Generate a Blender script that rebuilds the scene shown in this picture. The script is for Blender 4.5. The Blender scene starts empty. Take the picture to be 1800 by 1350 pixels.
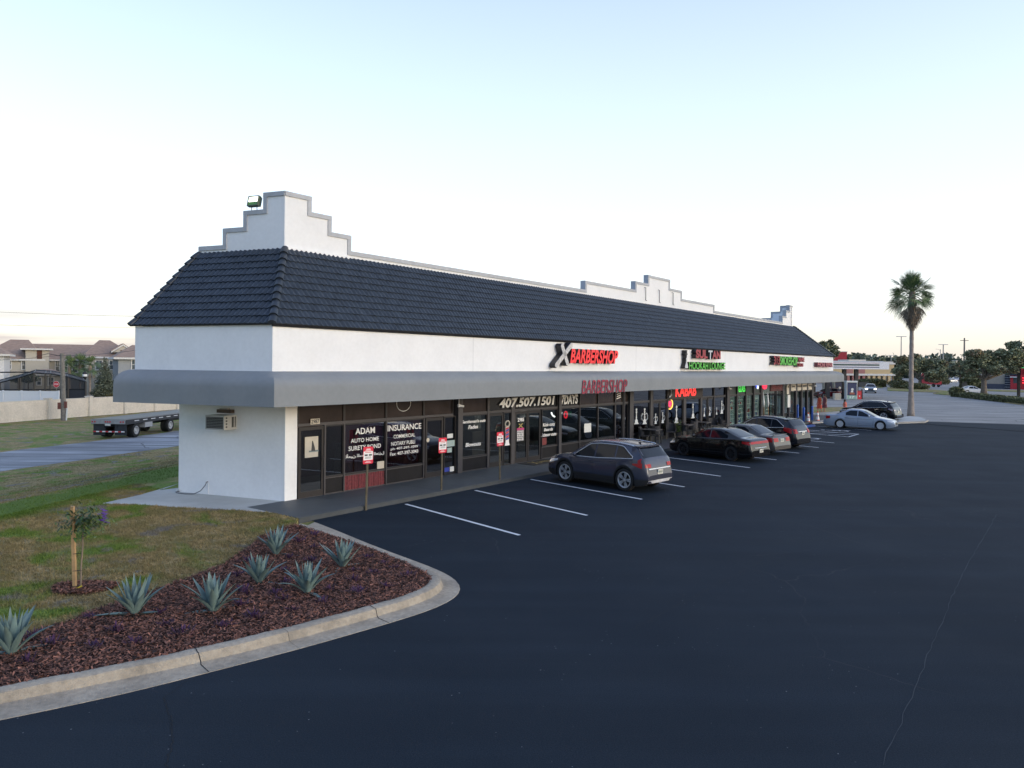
import bpy, math, random
import numpy as np
from mathutils import Vector, Matrix
random.seed(7); rng = np.random.default_rng(11)
sc = bpy.context.scene; COL = sc.collection
PI = math.pi; rad = math.radians

# ---------------------------------------------------------------- camera
FPX, TILT, CAMH, PX0, PY0 = 1300.0, 0.0093, 4.0, 900.0, 642.7
cd = bpy.data.cameras.new("camera"); cam = bpy.data.objects.new("camera", cd); COL.objects.link(cam)
cd.sensor_width = 36.0; cd.sensor_fit = 'HORIZONTAL'; cd.lens = 36.0*FPX/1800
cd.shift_y = -(675-PY0)/1800.0; cd.clip_start = 0.1; cd.clip_end = 6000
cam.location = (0, 0, CAMH); cam.rotation_euler = (rad(90), -TILT, 0)
sc.camera = cam

# ---------------------------------------------------------------- sky, sun, exposure
SUN_EL, SUN_AZ = rad(12.0), rad(118.0)          # azimuth clockwise from the view direction (+Y)
w = bpy.data.worlds.new("World"); sc.world = w; w.use_nodes = True
nt = w.node_tree; nt.nodes.clear()
def N(t, tree=None, **k):
    n = (tree or nt).nodes.new(t)
    for a, b in k.items(): setattr(n, a, b)
    return n
out = N('ShaderNodeOutputWorld'); bg = N('ShaderNodeBackground')
sky = N('ShaderNodeTexSky'); sky.sky_type = 'NISHITA'; sky.sun_disc = False
sky.sun_elevation = SUN_EL; sky.sun_rotation = SUN_AZ; sky.air_density = 1.0; sky.dust_density = 2.0; sky.ozone_density = 2.0
SKY_STRENGTH = 0.15
tc = N('ShaderNodeTexCoord'); sep = N('ShaderNodeSeparateXYZ'); nt.links.new(tc.outputs['Generated'], sep.inputs[0])
# thin high veil of cloud that brightens the lower sky, with streaks near the horizon
mp = N('ShaderNodeMapping'); mp.inputs['Scale'].default_value = (1.2, 1.2, 14); nt.links.new(tc.outputs['Generated'], mp.inputs[0])
cn = N('ShaderNodeTexNoise'); cn.inputs['Scale'].default_value = 3.0; cn.inputs['Detail'].default_value = 5; nt.links.new(mp.outputs[0], cn.inputs[0])
rr = N('ShaderNodeMapRange'); rr.inputs[1].default_value = 0.0; rr.inputs[2].default_value = 0.62; rr.inputs[3].default_value = 1.0; rr.inputs[4].default_value = 0.0
rr.interpolation_type = 'SMOOTHSTEP'; nt.links.new(sep.outputs[2], rr.inputs[0])
veil = N('ShaderNodeMixRGB', blend_type='ADD'); nt.links.new(sky.outputs[0], veil.inputs[1])
vcol = N('ShaderNodeValToRGB')
vcol.color_ramp.elements[0].position = 0.0; vcol.color_ramp.elements[0].color = (5.0, 4.55, 4.25, 1)
vcol.color_ramp.elements[1].position = 1.0; vcol.color_ramp.elements[1].color = (1.45, 1.8, 3.0, 1)
e_ = vcol.color_ramp.elements.new(0.10); e_.color = (5.4, 5.2, 5.1, 1)
e_ = vcol.color_ramp.elements.new(0.28); e_.color = (4.5, 5.0, 5.7, 1)
e_ = vcol.color_ramp.elements.new(0.50); e_.color = (2.8, 3.4, 4.9, 1)
nt.links.new(sep.outputs[2], vcol.inputs[0])
# the sky away from the afterglow is dimmer and bluer
dt_ = N('ShaderNodeVectorMath', operation='DOT_PRODUCT'); nt.links.new(tc.outputs['Generated'], dt_.inputs[0]); dt_.inputs[1].default_value = (math.sin(rad(215)), math.cos(rad(215)), 0)
dm_ = N('ShaderNodeMapRange'); dm_.inputs[1].default_value = -.1; dm_.inputs[2].default_value = .8; nt.links.new(dt_.outputs['Value'], dm_.inputs[0])
tn_ = N('ShaderNodeMixRGB', blend_type='MULTIPLY'); tn_.inputs[2].default_value = (.40, .53, .72, 1); nt.links.new(dm_.outputs[0], tn_.inputs[0]); nt.links.new(vcol.outputs[0], tn_.inputs[1])
nt.links.new(tn_.outputs[0], veil.inputs[2]); veil.inputs[0].default_value = 1.0
# low pinkish-grey cloud streaks
cr = N('ShaderNodeMapRange'); cr.inputs[1].default_value = 0.42; cr.inputs[2].default_value = 0.58; nt.links.new(cn.outputs[0], cr.inputs[0])
lowm = N('ShaderNodeMapRange'); lowm.inputs[1].default_value = 0.015; lowm.inputs[2].default_value = 0.12; lowm.inputs[3].default_value = 1; lowm.inputs[4].default_value = 0; nt.links.new(sep.outputs[2], lowm.inputs[0])
side = N('ShaderNodeMapRange'); side.inputs[1].default_value = 0.1; side.inputs[2].default_value = -0.45; side.inputs[3].default_value = 0.0; side.inputs[4].default_value = 1.0; nt.links.new(sep.outputs[0], side.inputs[0])
m1 = N('ShaderNodeMath', operation='MULTIPLY'); nt.links.new(cr.outputs[0], m1.inputs[0]); nt.links.new(lowm.outputs[0], m1.inputs[1])
m2 = N('ShaderNodeMath', operation='MULTIPLY'); nt.links.new(m1.outputs[0], m2.inputs[0]); nt.links.new(side.outputs[0], m2.inputs[1])
cl = N('ShaderNodeMixRGB', blend_type='MULTIPLY'); cl.inputs[2].default_value = (0.66, 0.62, 0.70, 1)
nt.links.new(m2.outputs[0], cl.inputs[0]); nt.links.new(veil.outputs[0], cl.inputs[1])
nt.links.new(cl.outputs[0], bg.inputs[0]); bg.inputs[1].default_value = SKY_STRENGTH
nt.links.new(bg.outputs[0], out.inputs[0])
sd = bpy.data.lights.new("sun", 'SUN'); so_ = bpy.data.objects.new("sun", sd); COL.objects.link(so_)
sd.energy = 0.58; sd.angle = rad(25); sd.color = (1.0, 0.985, 0.97)
dv = Vector((math.sin(SUN_AZ)*math.cos(SUN_EL), math.cos(SUN_AZ)*math.cos(SUN_EL), math.sin(SUN_EL)))
so_.rotation_euler = dv.to_track_quat('Z', 'Y').to_euler(); so_.location = (60, -40, 60)
sc.view_settings.view_transform = 'Standard'; sc.view_settings.look = 'None'
sc.view_settings.exposure = 0.07; sc.view_settings.gamma = 1.0; sc.view_settings.use_curve_mapping = False
sc.cycles.max_bounces = 6; sc.cycles.transparent_max_bounces = 12
sc.cycles.use_denoising = True

# ---------------------------------------------------------------- survey: measured photo points -> metres on the ground / on a facade
def ray(px, py):
    a = (px-PX0)/FPX; b = -(py-PY0)/FPX
    return (a*math.cos(TILT)-b*math.sin(TILT), 1.0, a*math.sin(TILT)+b*math.cos(TILT))
def G(px, py, z=0.0):
    r = ray(px, py); k = (z-CAMH)/r[2]; return Vector((r[0]*k, k, z))
def ZT(px, py, Y):                     # height seen at a pixel at distance Y
    r = ray(px, py); return CAMH+r[2]*Y
def XT(px, py, Y):
    return ray(px, py)[0]*Y
AZ = math.atan2(998, 1300)
U = Vector((math.sin(AZ), math.cos(AZ), 0)); NO = Vector((math.cos(AZ), -math.sin(AZ), 0))   # along the shop front, outward
OB = G(500, 881, .12); OB.z = 0
BROT = PI/2-AZ
def FL(s, o, z=0.0): return OB+U*s+NO*o+Vector((0, 0, z))
def F(px, py, off=0.0):                # pixel -> (s,z) on the plane parallel to the shop front, off metres outward
    r = Vector(ray(px, py)); k = (OB.dot(NO)+off)/r.dot(NO)
    return ((r*k-OB).dot(U), CAMH+r.z*k)
def FS(px, off=0.0): return F(px, 690, off)[0]

# ---------------------------------------------------------------- materials
MATS = {}
def principled(name):
    m = bpy.data.materials.new(name); m.use_nodes = True
    return m, m.node_tree, m.node_tree.nodes['Principled BSDF']
def mat(name, col, rough=0.7, metal=0.0, var=0.12, scale=6.0, bump=0.0, bscale=60.0, coat=0.0, island=0.0, spec=0.5, dirt=0.0):
    """noise-varied surface colour: fine mottling, optional broad dirt, optional per-piece variation"""
    if name in MATS: return MATS[name]
    m, t, p = principled(name)
    L = t.links.new
    geo = N('ShaderNodeNewGeometry', t)
    n1 = N('ShaderNodeTexNoise', t); n1.inputs['Scale'].default_value = scale; n1.inputs['Detail'].default_value = 6
    L(geo.outputs['Position'], n1.inputs[0])
    mr = N('ShaderNodeMapRange', t); mr.inputs[1].default_value = .3; mr.inputs[2].default_value = .7
    mr.inputs[3].default_value = 1-var; mr.inputs[4].default_value = 1+var; L(n1.outputs[0], mr.inputs[0])
    src = mr.outputs[0]
    if island:
        mi = N('ShaderNodeMapRange', t); mi.inputs[3].default_value = 1-island; mi.inputs[4].default_value = 1+island
        L(geo.outputs['Random Per Island'], mi.inputs[0])
        mm = N('ShaderNodeMath', t, operation='MULTIPLY'); L(src, mm.inputs[0]); L(mi.outputs[0], mm.inputs[1]); src = mm.outputs[0]
    if dirt:
        n2 = N('ShaderNodeTexNoise', t); n2.inputs['Scale'].default_value = scale*.13; n2.inputs['Detail'].default_value = 4; L(geo.outputs['Position'], n2.inputs[0])
        m3 = N('ShaderNodeMapRange', t); m3.inputs[1].default_value = .4; m3.inputs[2].default_value = .7; m3.inputs[3].default_value = 1; m3.inputs[4].default_value = 1-dirt; L(n2.outputs[0], m3.inputs[0])
        mm = N('ShaderNodeMath', t, operation='MULTIPLY'); L(src, mm.inputs[0]); L(m3.outputs[0], mm.inputs[1]); src = mm.outputs[0]
    vm = N('ShaderNodeVectorMath', t, operation='SCALE'); vm.inputs[0].default_value = col[:3]; L(src, vm.inputs['Scale'])
    L(vm.outputs[0], p.inputs['Base Color'])
    p.inputs['Roughness'].default_value = rough; p.inputs['Metallic'].default_value = metal
    p.inputs['Coat Weight'].default_value = coat; p.inputs['Coat Roughness'].default_value = .03
    p.inputs['Specular IOR Level'].default_value = spec
    if bump:
        nb = N('ShaderNodeTexNoise', t); nb.inputs['Scale'].default_value = bscale; nb.inputs['Detail'].default_value = 4; L(geo.outputs['Position'], nb.inputs[0])
        bp = N('ShaderNodeBump', t); bp.inputs['Strength'].default_value = bump; bp.inputs['Distance'].default_value = .02; L(nb.outputs[0], bp.inputs['Height']); L(bp.outputs[0], p.inputs['Normal'])
    MATS[name] = m; return m
def emit(name, col, strength):
    if name in MATS: return MATS[name]
    m, t, p = principled(name)
    p.inputs['Base Color'].default_value = (*[min(1, c*.6) for c in col], 1); p.inputs['Emission Color'].default_value = (*col, 1); p.inputs['Emission Strength'].default_value = strength
    p.inputs['Roughness'].default_value = .4
    MATS[name] = m; return m
def glass(name, tint=(.35, .38, .38), boost=1.5, rough=0.0):
    if name in MATS: return MATS[name]
    m = bpy.data.materials.new(name); m.use_nodes = True; t = m.node_tree; t.nodes.clear()
    o = N('ShaderNodeOutputMaterial', t); mx = N('ShaderNodeMixShader', t); tr = N('ShaderNodeBsdfTransparent', t); gl = N('ShaderNodeBsdfGlossy', t)
    tr.inputs[0].default_value = (*tint, 1); gl.inputs['Roughness'].default_value = rough; gl.inputs[0].default_value = (.95, .97, 1, 1)
    fr = N('ShaderNodeFresnel', t); fr.inputs[0].default_value = boost
    ge = N('ShaderNodeNewGeometry', t); iv = N('ShaderNodeMath', t, operation='SUBTRACT'); iv.inputs[0].default_value = 1.0; t.links.new(ge.outputs['Backfacing'], iv.inputs[1])
    ml = N('ShaderNodeMath', t, operation='MULTIPLY'); t.links.new(fr.outputs[0], ml.inputs[0]); t.links.new(iv.outputs[0], ml.inputs[1])
    t.links.new(ml.outputs[0], mx.inputs[0]); t.links.new(tr.outputs[0], mx.inputs[1]); t.links.new(gl.outputs[0], mx.inputs[2]); t.links.new(mx.outputs[0], o.inputs[0])
    MATS[name] = m; return m

M_WHITE = mat('white_stucco', (.785, .80, .81), .85, var=.025, scale=9, bump=.25, bscale=90, dirt=.05)
M_TILE = mat('charcoal_roof_tile', (.024, .033, .046), .42, var=.30, scale=4, bump=.15, bscale=120, spec=.45)
M_COPING = mat('grey_coping_metal', (.42, .44, .47), .6, var=.08, scale=5, dirt=.1)
M_AWN = mat('grey_awning_canvas', (.215, .235, .25), .8, var=.035, scale=7, bump=.12, bscale=25, dirt=.06)
M_FRAME = mat('bronze_window_frame', (.022, .020, .022), .45, metal=.3, var=.1)
M_FRAMEL = mat('worn_frame_metal', (.060, .057, .062), .5, metal=.3, var=.1)
M_BLACK = mat('black_plastic', (.012, .012, .013), .55, var=.1)
M_DARK = mat('dark_interior', (.020, .017, .016), .9, var=.2, scale=2)
M_WALK = mat('painted_walkway', (.060, .072, .080), .6, var=.08, scale=4, dirt=.2)
M_KERBP = mat('painted_kerb_face', (.05, .06, .068), .65, var=.1, scale=4, dirt=.2)
M_CONC = mat('concrete', (.34, .33, .31), .9, var=.08, scale=7, bump=.2, bscale=70, dirt=.22)
M_SLAB = mat('pale_concrete', (.44, .45, .44), .85, var=.05, scale=3, bump=.1, dirt=.25)
M_LINE = mat('white_line_paint', (.62, .65, .68), .7, var=.10, scale=30)
M_GALV = mat('galvanised_steel', (.18, .17, .14), .6, metal=.5, var=.15)
M_CHROME = mat('chrome', (.75, .76, .78), .16, metal=1, var=.02)
M_RUB = mat('tyre_rubber', (.012, .012, .012), .8, var=.15)
M_CGLASS = mat('car_glass', (.008, .011, .016), .05, var=.0, spec=.35)
M_RED = mat('red_paint', (.50, .025, .035), .5)
M_TXT = mat('white_vinyl', (.75, .75, .74), .6, var=.03)
M_TXTG = mat('silver_vinyl', (.42, .43, .42), .5, var=.05)
M_WOOD = mat('raw_wood', (.42, .27, .13), .8, var=.15, scale=12)
M_BARK = mat('grey_bark', (.16, .13, .105), .95, var=.25, scale=8, bump=.6, bscale=14)
G_STORE = glass('storefront_glass', (.55, .58, .58), 2.5)
G_TINT = mat('bronze_transom_film', (.040, .031, .028), .12, var=.25, scale=1.5)

# ---------------------------------------------------------------- objects
def link(o, parent=None):
    COL.objects.link(o)
    if parent is not None: o.parent = parent
    return o
def tag(o, label=None, cat=None, group=None, kind=None):
    if label: o['label'] = label
    if cat: o['category'] = cat
    if group: o['group'] = group
    if kind: o['kind'] = kind
    return o
def thing(name, label, cat, loc=(0, 0, 0), rz=0.0, group=None):
    o = bpy.data.objects.new(name, None); link(o); o.location = loc; o.rotation_euler = (0, 0, rz); o.empty_display_size = .2
    return tag(o, label, cat, group)
def copy_tree(o, parent=None):
    c = o.copy(); COL.objects.link(c)
    if parent is not None: c.parent = parent
    for ch in list(o.children): copy_tree(ch, c)
    return c
class MB:
    """collects shapes, then links them as ONE mesh object"""
    def __init__(s): s.v = []; s.f = []; s.m = []; s.mats = []
    def mi(s, m):
        if m not in s.mats: s.mats.append(m)
        return s.mats.index(m)
    def add(s, vs, fs, m, M=None):
        b = len(s.v)
        if M is not None: vs = [tuple(M @ Vector(v)) for v in vs]
        s.v.extend(tuple(v) for v in vs); k = s.mi(m)
        s.f.extend(tuple(b+i for i in f) for f in fs); s.m.extend([k]*len(fs)); return s
    def box(s, x0, x1, y0, y1, z0, z1, m, M=None):
        vs = [(x, y, z) for z in (z0, z1) for y in (y0, y1) for x in (x0, x1)]
        return s.add(vs, [(0, 2, 3, 1), (4, 5, 7, 6), (0, 1, 5, 4), (2, 6, 7, 3), (0, 4, 6, 2), (1, 3, 7, 5)], m, M)
    def quad(s, a, b, c, d, m): return s.add([a, b, c, d], [(0, 1, 2, 3)], m)
    def tube(s, pts, r, m, n=8, caps=True, M=None):
        pts = [Vector(p) for p in pts]; R = r if isinstance(r, (list, tuple)) else [r]*len(pts)
        vs = []; fs = []
        ref = None
        for i, p in enumerate(pts):
            d = (pts[min(i+1, len(pts)-1)]-pts[max(i-1, 0)]).normalized()
            if ref is None: ref = Vector((0, 0, 1)) if abs(d.z) < .9 else Vector((1, 0, 0))
            a = d.cross(ref)
            if a.length < 1e-4: a = d.cross(Vector((0, 1, 0)))
            a.normalize(); b = d.cross(a).normalized(); ref = -b if False else ref
            for k in range(n):
                t = 2*PI*k/n; vs.append(p+(a*math.cos(t)+b*math.sin(t))*R[i])
        for i in range(len(pts)-1):
            for k in range(n):
                fs.append((i*n+k, i*n+(k+1) % n, (i+1)*n+(k+1) % n, (i+1)*n+k))
        if caps: fs.append(tuple(range(n-1, -1, -1))); fs.append(tuple((len(pts)-1)*n+k for k in range(n)))
        return s.add(vs, fs, m, M)
    def lathe(s, prof, m, n=20, M=None, axis='z'):
        vs = []; fs = []
        for (r, z) in prof:
            for k in range(n):
                t = 2*PI*k/n
                c, d = r*math.cos(t), r*math.sin(t)
                vs.append((c, d, z) if axis == 'z' else (c, z, d))
        for i in range(len(prof)-1):
            for k in range(n):
                q = (i*n+k, i*n+(k+1) % n, (i+1)*n+(k+1) % n, (i+1)*n+k)
                fs.append(q if axis == 'z' else q[::-1])
        return s.add(vs, fs, m, M)
    def prism(s, poly, h0, h1, m, M=None):
        """poly in xy, extruded in z"""
        n = len(poly); vs = [(x, y, h0) for x, y in poly]+[(x, y, h1) for x, y in poly]
        fs = [tuple(range(n-1, -1, -1)), tuple(range(n, 2*n))]+[(i, (i+1) % n, n+(i+1) % n, n+i) for i in range(n)]
        return s.add(vs, fs, m, M)
    def build(s, name, parent=None, smooth=False, angle=None, loc=None, rz=None):
        me = bpy.data.meshes.new(name); me.from_pydata(s.v, [], s.f)
        for m in s.mats: me.materials.append(m)
        me.polygons.foreach_set('material_index', s.m)
        if smooth: me.polygons.foreach_set('use_smooth', [True]*len(me.polygons))
        me.update()
        if angle is not None: me.set_sharp_from_angle(angle=rad(angle))
        o = bpy.data.objects.new(name, me); link(o, parent)
        if loc is not None: o.location = loc
        if rz is not None: o.rotation_euler = (0, 0, rz)
        return o
def np_mesh(name, V, Fq, m, parent=None, smooth=False, nper=4):
    """fast mesh of many equal faces from numpy arrays"""
    me = bpy.data.meshes.new(name); nf = len(Fq)
    me.vertices.add(len(V)); me.vertices.foreach_set('co', np.asarray(V, np.float32).ravel())
    me.loops.add(nf*nper); me.loops.foreach_set('vertex_index', np.asarray(Fq, np.int32).ravel())
    me.polygons.add(nf); me.polygons.foreach_set('loop_start', np.arange(0, nf*nper, nper, dtype=np.int32))
    me.polygons.foreach_set('loop_total', np.full(nf, nper, np.int32))
    if smooth: me.polygons.foreach_set('use_smooth', np.ones(nf, bool))
    me.update(calc_edges=True); me.validate()
    me.materials.append(m); o = bpy.data.objects.new(name, me); link(o, parent); return o
# lettering -> mesh data fitted to a box
def text_geo(s, shear=0.0, bold=0.0, ext=0.0):
    cu = bpy.data.curves.new('t', 'FONT'); cu.body = s; cu.shear = shear; cu.offset = bold; cu.extrude = ext; cu.resolution_u = 3
    o = bpy.data.objects.new('t', cu); COL.objects.link(o)
    dg = bpy.context.evaluated_depsgraph_get(); me = bpy.data.meshes.new_from_object(o.evaluated_get(dg))
    V = [tuple(v.co) for v in me.vertices]; Fc = [tuple(p.vertices) for p in me.polygons]
    bpy.data.objects.remove(o); bpy.data.curves.remove(cu); bpy.data.meshes.remove(me)
    return V, Fc
def text_box(mb, s, x0, z0, x1, z1, y, m, shear=0.0, bold=0.0, depth=0.0, side=None):
    """letters filling x0..x1 by z0..z1, standing at local y facing -y (outward); depth>0 gives boxed letters"""
    V, Fc = text_geo(s, shear, bold, .5 if depth else 0)
    if not V: return
    xs = [v[0] for v in V]; ys = [v[1] for v in V]
    ax, bx, ay, by = min(xs), max(xs), min(ys), max(ys)
    def tr(v): return (x0+(v[0]-ax)/(bx-ax)*(x1-x0), y-(v[2]+.5)*depth if depth else y, z0+(v[1]-ay)/(by-ay)*(z1-z0))
    W = [tr(v) for v in V]
    if depth and side is not None:
        ff = [f for f in Fc if all(V[i][2] > .49 for i in f)]; fs = [f for f in Fc if not all(V[i][2] > .49 for i in f)]
        mb.add(W, ff, m); mb.add(W, fs, side)
    else: mb.add(W, Fc, m)
# ================================================================ GROUND
A0 = G(0, 915); A1 = G(310, 838)
LD = (A1-A0).normalized(); LN = Vector((-LD.y, LD.x, 0))      # LN points left, away from the building
LOW = -1.3
def lowd(x, y): return (x-A0.x)*LN.x+(y-A0.y)*LN.y
def sstep(a, b, v):
    t = np.clip((v-a)/(b-a), 0, 1); return t*t*(3-2*t)
def gh(x, y):
    d = lowd(np.asarray(x, float), np.asarray(y, float))
    return LOW*sstep(0, 11, d)  - .02
def ground_mat(name, kind):
    """grass / dirt sheet: broad patches of dry, green and bare soil"""
    m, t, p = principled(name); L = t.links.new
    geo = N('ShaderNodeNewGeometry', t); P = geo.outputs['Position']
    def noise(sc_, det=5, dist=0.0):
        n = N('ShaderNodeTexNoise', t); n.inputs['Scale'].default_value = sc_; n.inputs['Detail'].default_value = det; n.inputs['Distortion'].default_value = dist; L(P, n.inputs[0]); return n.outputs[0]
    def rng_(src, a, b, c=0.0, d=1.0):
        r = N('ShaderNodeMapRange', t); r.inputs[1].default_value = a; r.inputs[2].default_value = b; r.inputs[3].default_value = c; r.inputs[4].default_value = d; L(src, r.inputs[0]); return r.outputs[0]
    def mix(f, a, b):
        x = N('ShaderNodeMixRGB', t); L(f, x.inputs[0])
        for i, c in ((1, a), (2, b)):
            if isinstance(c, tuple): x.inputs[i].default_value = (*c, 1)
            else: L(c, x.inputs[i])
        return x.outputs[0]
    # dry thatch with strong small-scale variation
    base = mix(rng_(noise(9, 8), .35, .65), (.185, .142, .064), (.42, .325, .165))
    base = mix(rng_(noise(1.7, 6, .4), .42, .62), base, (.22, .185, .08))
    gm = rng_(noise(.55, 6, 1.0), .50, .60)
    base = mix(gm, base, mix(rng_(noise(14, 5), .3, .7), (.085, .140, .024), (.20, .27, .06)))
    dm = rng_(noise(.75, 7, 1.2), .60, .67)
    base = mix(dm, base, mix(rng_(noise(20, 5), .3, .7), (.17, .155, .13), (.24, .22, .19)))
    # mown strips that stay green along the swale
    dt = N('ShaderNodeVectorMath', t, operation='DOT_PRODUCT'); L(P, dt.inputs[0]); dt.inputs[1].default_value = LN
    sb = N('ShaderNodeMath', t, operation='SUBTRACT'); L(dt.outputs['Value'], sb.inputs[0]); sb.inputs[1].default_value = A0.dot(LN)
    wob = rng_(noise(.5, 4), 0, 1, -1.4, 1.4)
    ad = N('ShaderNodeMath', t, operation='ADD'); L(sb.outputs[0], ad.inputs[0]); L(wob, ad.inputs[1])
    g1 = rng_(ad.outputs[0], -.9, .1); g2 = rng_(ad.outputs[0], 1.4, 2.2, 1, 0)
    gg = N('ShaderNodeMath', t, operation='MULTIPLY'); L(g1, gg.inputs[0]); L(g2, gg.inputs[1])
    base = mix(gg.outputs[0], base, mix(rng_(noise(16, 5), .3, .7), (.060, .105, .016), (.125, .20, .035)))
    d1 = rng_(ad.outputs[0], 2.6, 3.2); d2 = rng_(ad.outputs[0], 4.6, 5.4, 1, 0)
    dd = N('ShaderNodeMath', t, operation='MULTIPLY'); L(d1, dd.inputs[0]); L(d2, dd.inputs[1])
    dn = N('ShaderNodeMath', t, operation='MULTIPLY'); L(dd.outputs[0], dn.inputs[0]); L(rng_(noise(.9, 5, .8), .50, .60), dn.inputs[1])
    base = mix(dn.outputs[0], base, mix(rng_(noise(12, 5), .3, .7), (.15, .135, .12), (.23, .215, .20)))
    L(base, p.inputs['Base Color']); p.inputs['Roughness'].default_value = .95; p.inputs['Specular IOR Level'].default_value = .15
    bp = N('ShaderNodeBump', t); bp.inputs['Strength'].default_value = .7; bp.inputs['Distance'].default_value = .05; L(noise(22, 6), bp.inputs['Height']); L(bp.outputs[0], p.inputs['Normal'])
    MATS[name] = m; return m
M_GND = ground_mat('dry_lawn_ground', 0)
# one terrain sheet to the horizon
xs = np.concatenate([-np.geomspace(3000, 62, 14), np.arange(-60, 61, 1.5), np.geomspace(62, 3000, 14)])
ys = np.concatenate([-np.geomspace(400, 22, 8), np.arange(-20, 121, 1.5), np.geomspace(123, 3500, 14)])
X, Y = np.meshgrid(xs, ys); Z = gh(X, Y)
V = np.stack([X, Y, Z], -1).reshape(-1, 3); nx = len(xs)
ii, jj = np.meshgrid(np.arange(nx-1), np.arange(len(ys)-1)); b = (jj*nx+ii).ravel()
o = np_mesh('ground', V, np.stack([b, b+1, b+nx+1, b+nx], -1), M_GND, smooth=True); tag(o, kind='structure')

def asphalt_mat(name, ca, cb, speck, crack, ccol, rough=.75, streak=.25):
    m, t, p = principled(name); L = t.links.new
    geo = N('ShaderNodeNewGeometry', t); P = geo.outputs['Position']
    def noise(s, d=5, v=P):
        n = N('ShaderNodeTexNoise', t); n.inputs['Scale'].default_value = s; n.inputs['Detail'].default_value = d; L(v, n.inputs[0]); return n.outputs[0]
    def mr(src, a, b_, c=0.0, d=1.0):
        r = N('ShaderNodeMapRange', t); r.inputs[1].default_value = a; r.inputs[2].default_value = b_; r.inputs[3].default_value = c; r.inputs[4].default_value = d; L(src, r.inputs[0]); return r.outputs[0]
    x = N('ShaderNodeMixRGB', t); x.inputs[1].default_value = (*ca, 1); x.inputs[2].default_value = (*cb, 1); L(mr(noise(.30, 6), .35, .68), x.inputs[0])
    # tyre-polished streaks along the driving lane
    rot = N('ShaderNodeMapping', t); rot.inputs['Rotation'].default_value = (0, 0, -(PI/2-AZ)); rot.inputs['Scale'].default_value = (.10, 1.3, 1); L(P, rot.inputs[0])
    st = mr(noise(1.0, 4, rot.outputs[0]), .40, .66, 1-streak, 1+streak)
    v1 = N('ShaderNodeVectorMath', t, operation='SCALE'); L(x.outputs[0], v1.inputs[0]); L(st, v1.inputs['Scale'])
    v2 = N('ShaderNodeVectorMath', t, operation='SCALE'); L(v1.outputs[0], v2.inputs[0]); L(mr(noise(55, 3), .3, .7, .78, 1.22), v2.inputs['Scale'])
    # pale grit
    vo = N('ShaderNodeTexVoronoi', t); vo.inputs['Scale'].default_value = 7.0; L(P, vo.inputs[0])
    ms = N('ShaderNodeMath', t, operation='LESS_THAN'); L(vo.outputs['Distance'], ms.inputs[0]); ms.inputs[1].default_value = .06
    mk = N('ShaderNodeMath', t, operation='MULTIPLY'); L(ms.outputs[0], mk.inputs[0]); L(mr(noise(.8, 3), .52, .60), mk.inputs[1])
    x2 = N('ShaderNodeMixRGB', t); L(mk.outputs[0], x2.inputs[0]); L(v2.outputs[0], x2.inputs[1]); x2.inputs[2].default_value = (*speck, 1)
    # hairline cracks
    ds = N('ShaderNodeMixRGB', t, blend_type='LINEAR_LIGHT'); ds.inputs[0].default_value = .35; L(P, ds.inputs[1])
    nc = N('ShaderNodeTexNoise', t); nc.inputs['Scale'].default_value = .9; nc.inputs['Detail'].default_value = 6; L(P, nc.inputs[0]); L(nc.outputs['Color'], ds.inputs[2])
    vc = N('ShaderNodeTexVoronoi', t, feature='DISTANCE_TO_EDGE'); vc.inputs['Scale'].default_value = .17; L(ds.outputs[0], vc.inputs[0])
    lt = N('ShaderNodeMath', t, operation='LESS_THAN'); L(vc.outputs['Distance'], lt.inputs[0]); lt.inputs[1].default_value = crack
    lm = N('ShaderNodeMath', t, operation='MULTIPLY'); L(lt.outputs[0], lm.inputs[0]); L(mr(noise(.23, 3), .50, .58), lm.inputs[1])
    x3 = N('ShaderNodeMixRGB', t); L(lm.outputs[0], x3.inputs[0]); L(x2.outputs[0], x3.inputs[1]); x3.inputs[2].default_value = (*ccol, 1)
    L(x3.outputs[0], p.inputs['Base Color']); L(mr(noise(.5, 5), .3, .7, rough-.04, rough+.04), p.inputs['Roughness'])
    p.inputs['Specular IOR Level'].default_value = .10
    bp = N('ShaderNodeBump', t); bp.inputs['Strength'].default_value = .35; bp.inputs['Distance'].default_value = .008; L(noise(70, 4), bp.inputs['Height']); L(bp.outputs[0], p.inputs['Normal'])
    MATS[name] = m; return m
M_NEW = asphalt_mat('fresh_asphalt', (.0140, .0215, .0310), (.0175, .0260, .0365), (.16, .17, .18), .0016, (.032, .036, .044), .80, .08)
M_OLD = asphalt_mat('weathered_asphalt', (.27, .262, .25), (.33, .318, .30), (.26, .26, .26), .004, (.07, .07, .075), .85, .22)
M_STREET = asphalt_mat('pale_street', (.25, .26, .275), (.36, .37, .385), (.4, .4, .4), .004, (.12, .12, .13), .9, .35)

def sheet(name, pts, z, m, label=None):
    mb = MB(); mb.add([(p[0], p[1], z if z is not None else p[2]) for p in pts], [tuple(range(len(pts)))], m); o = mb.build(name)
    tag(o, kind='structure'); return o

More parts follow.
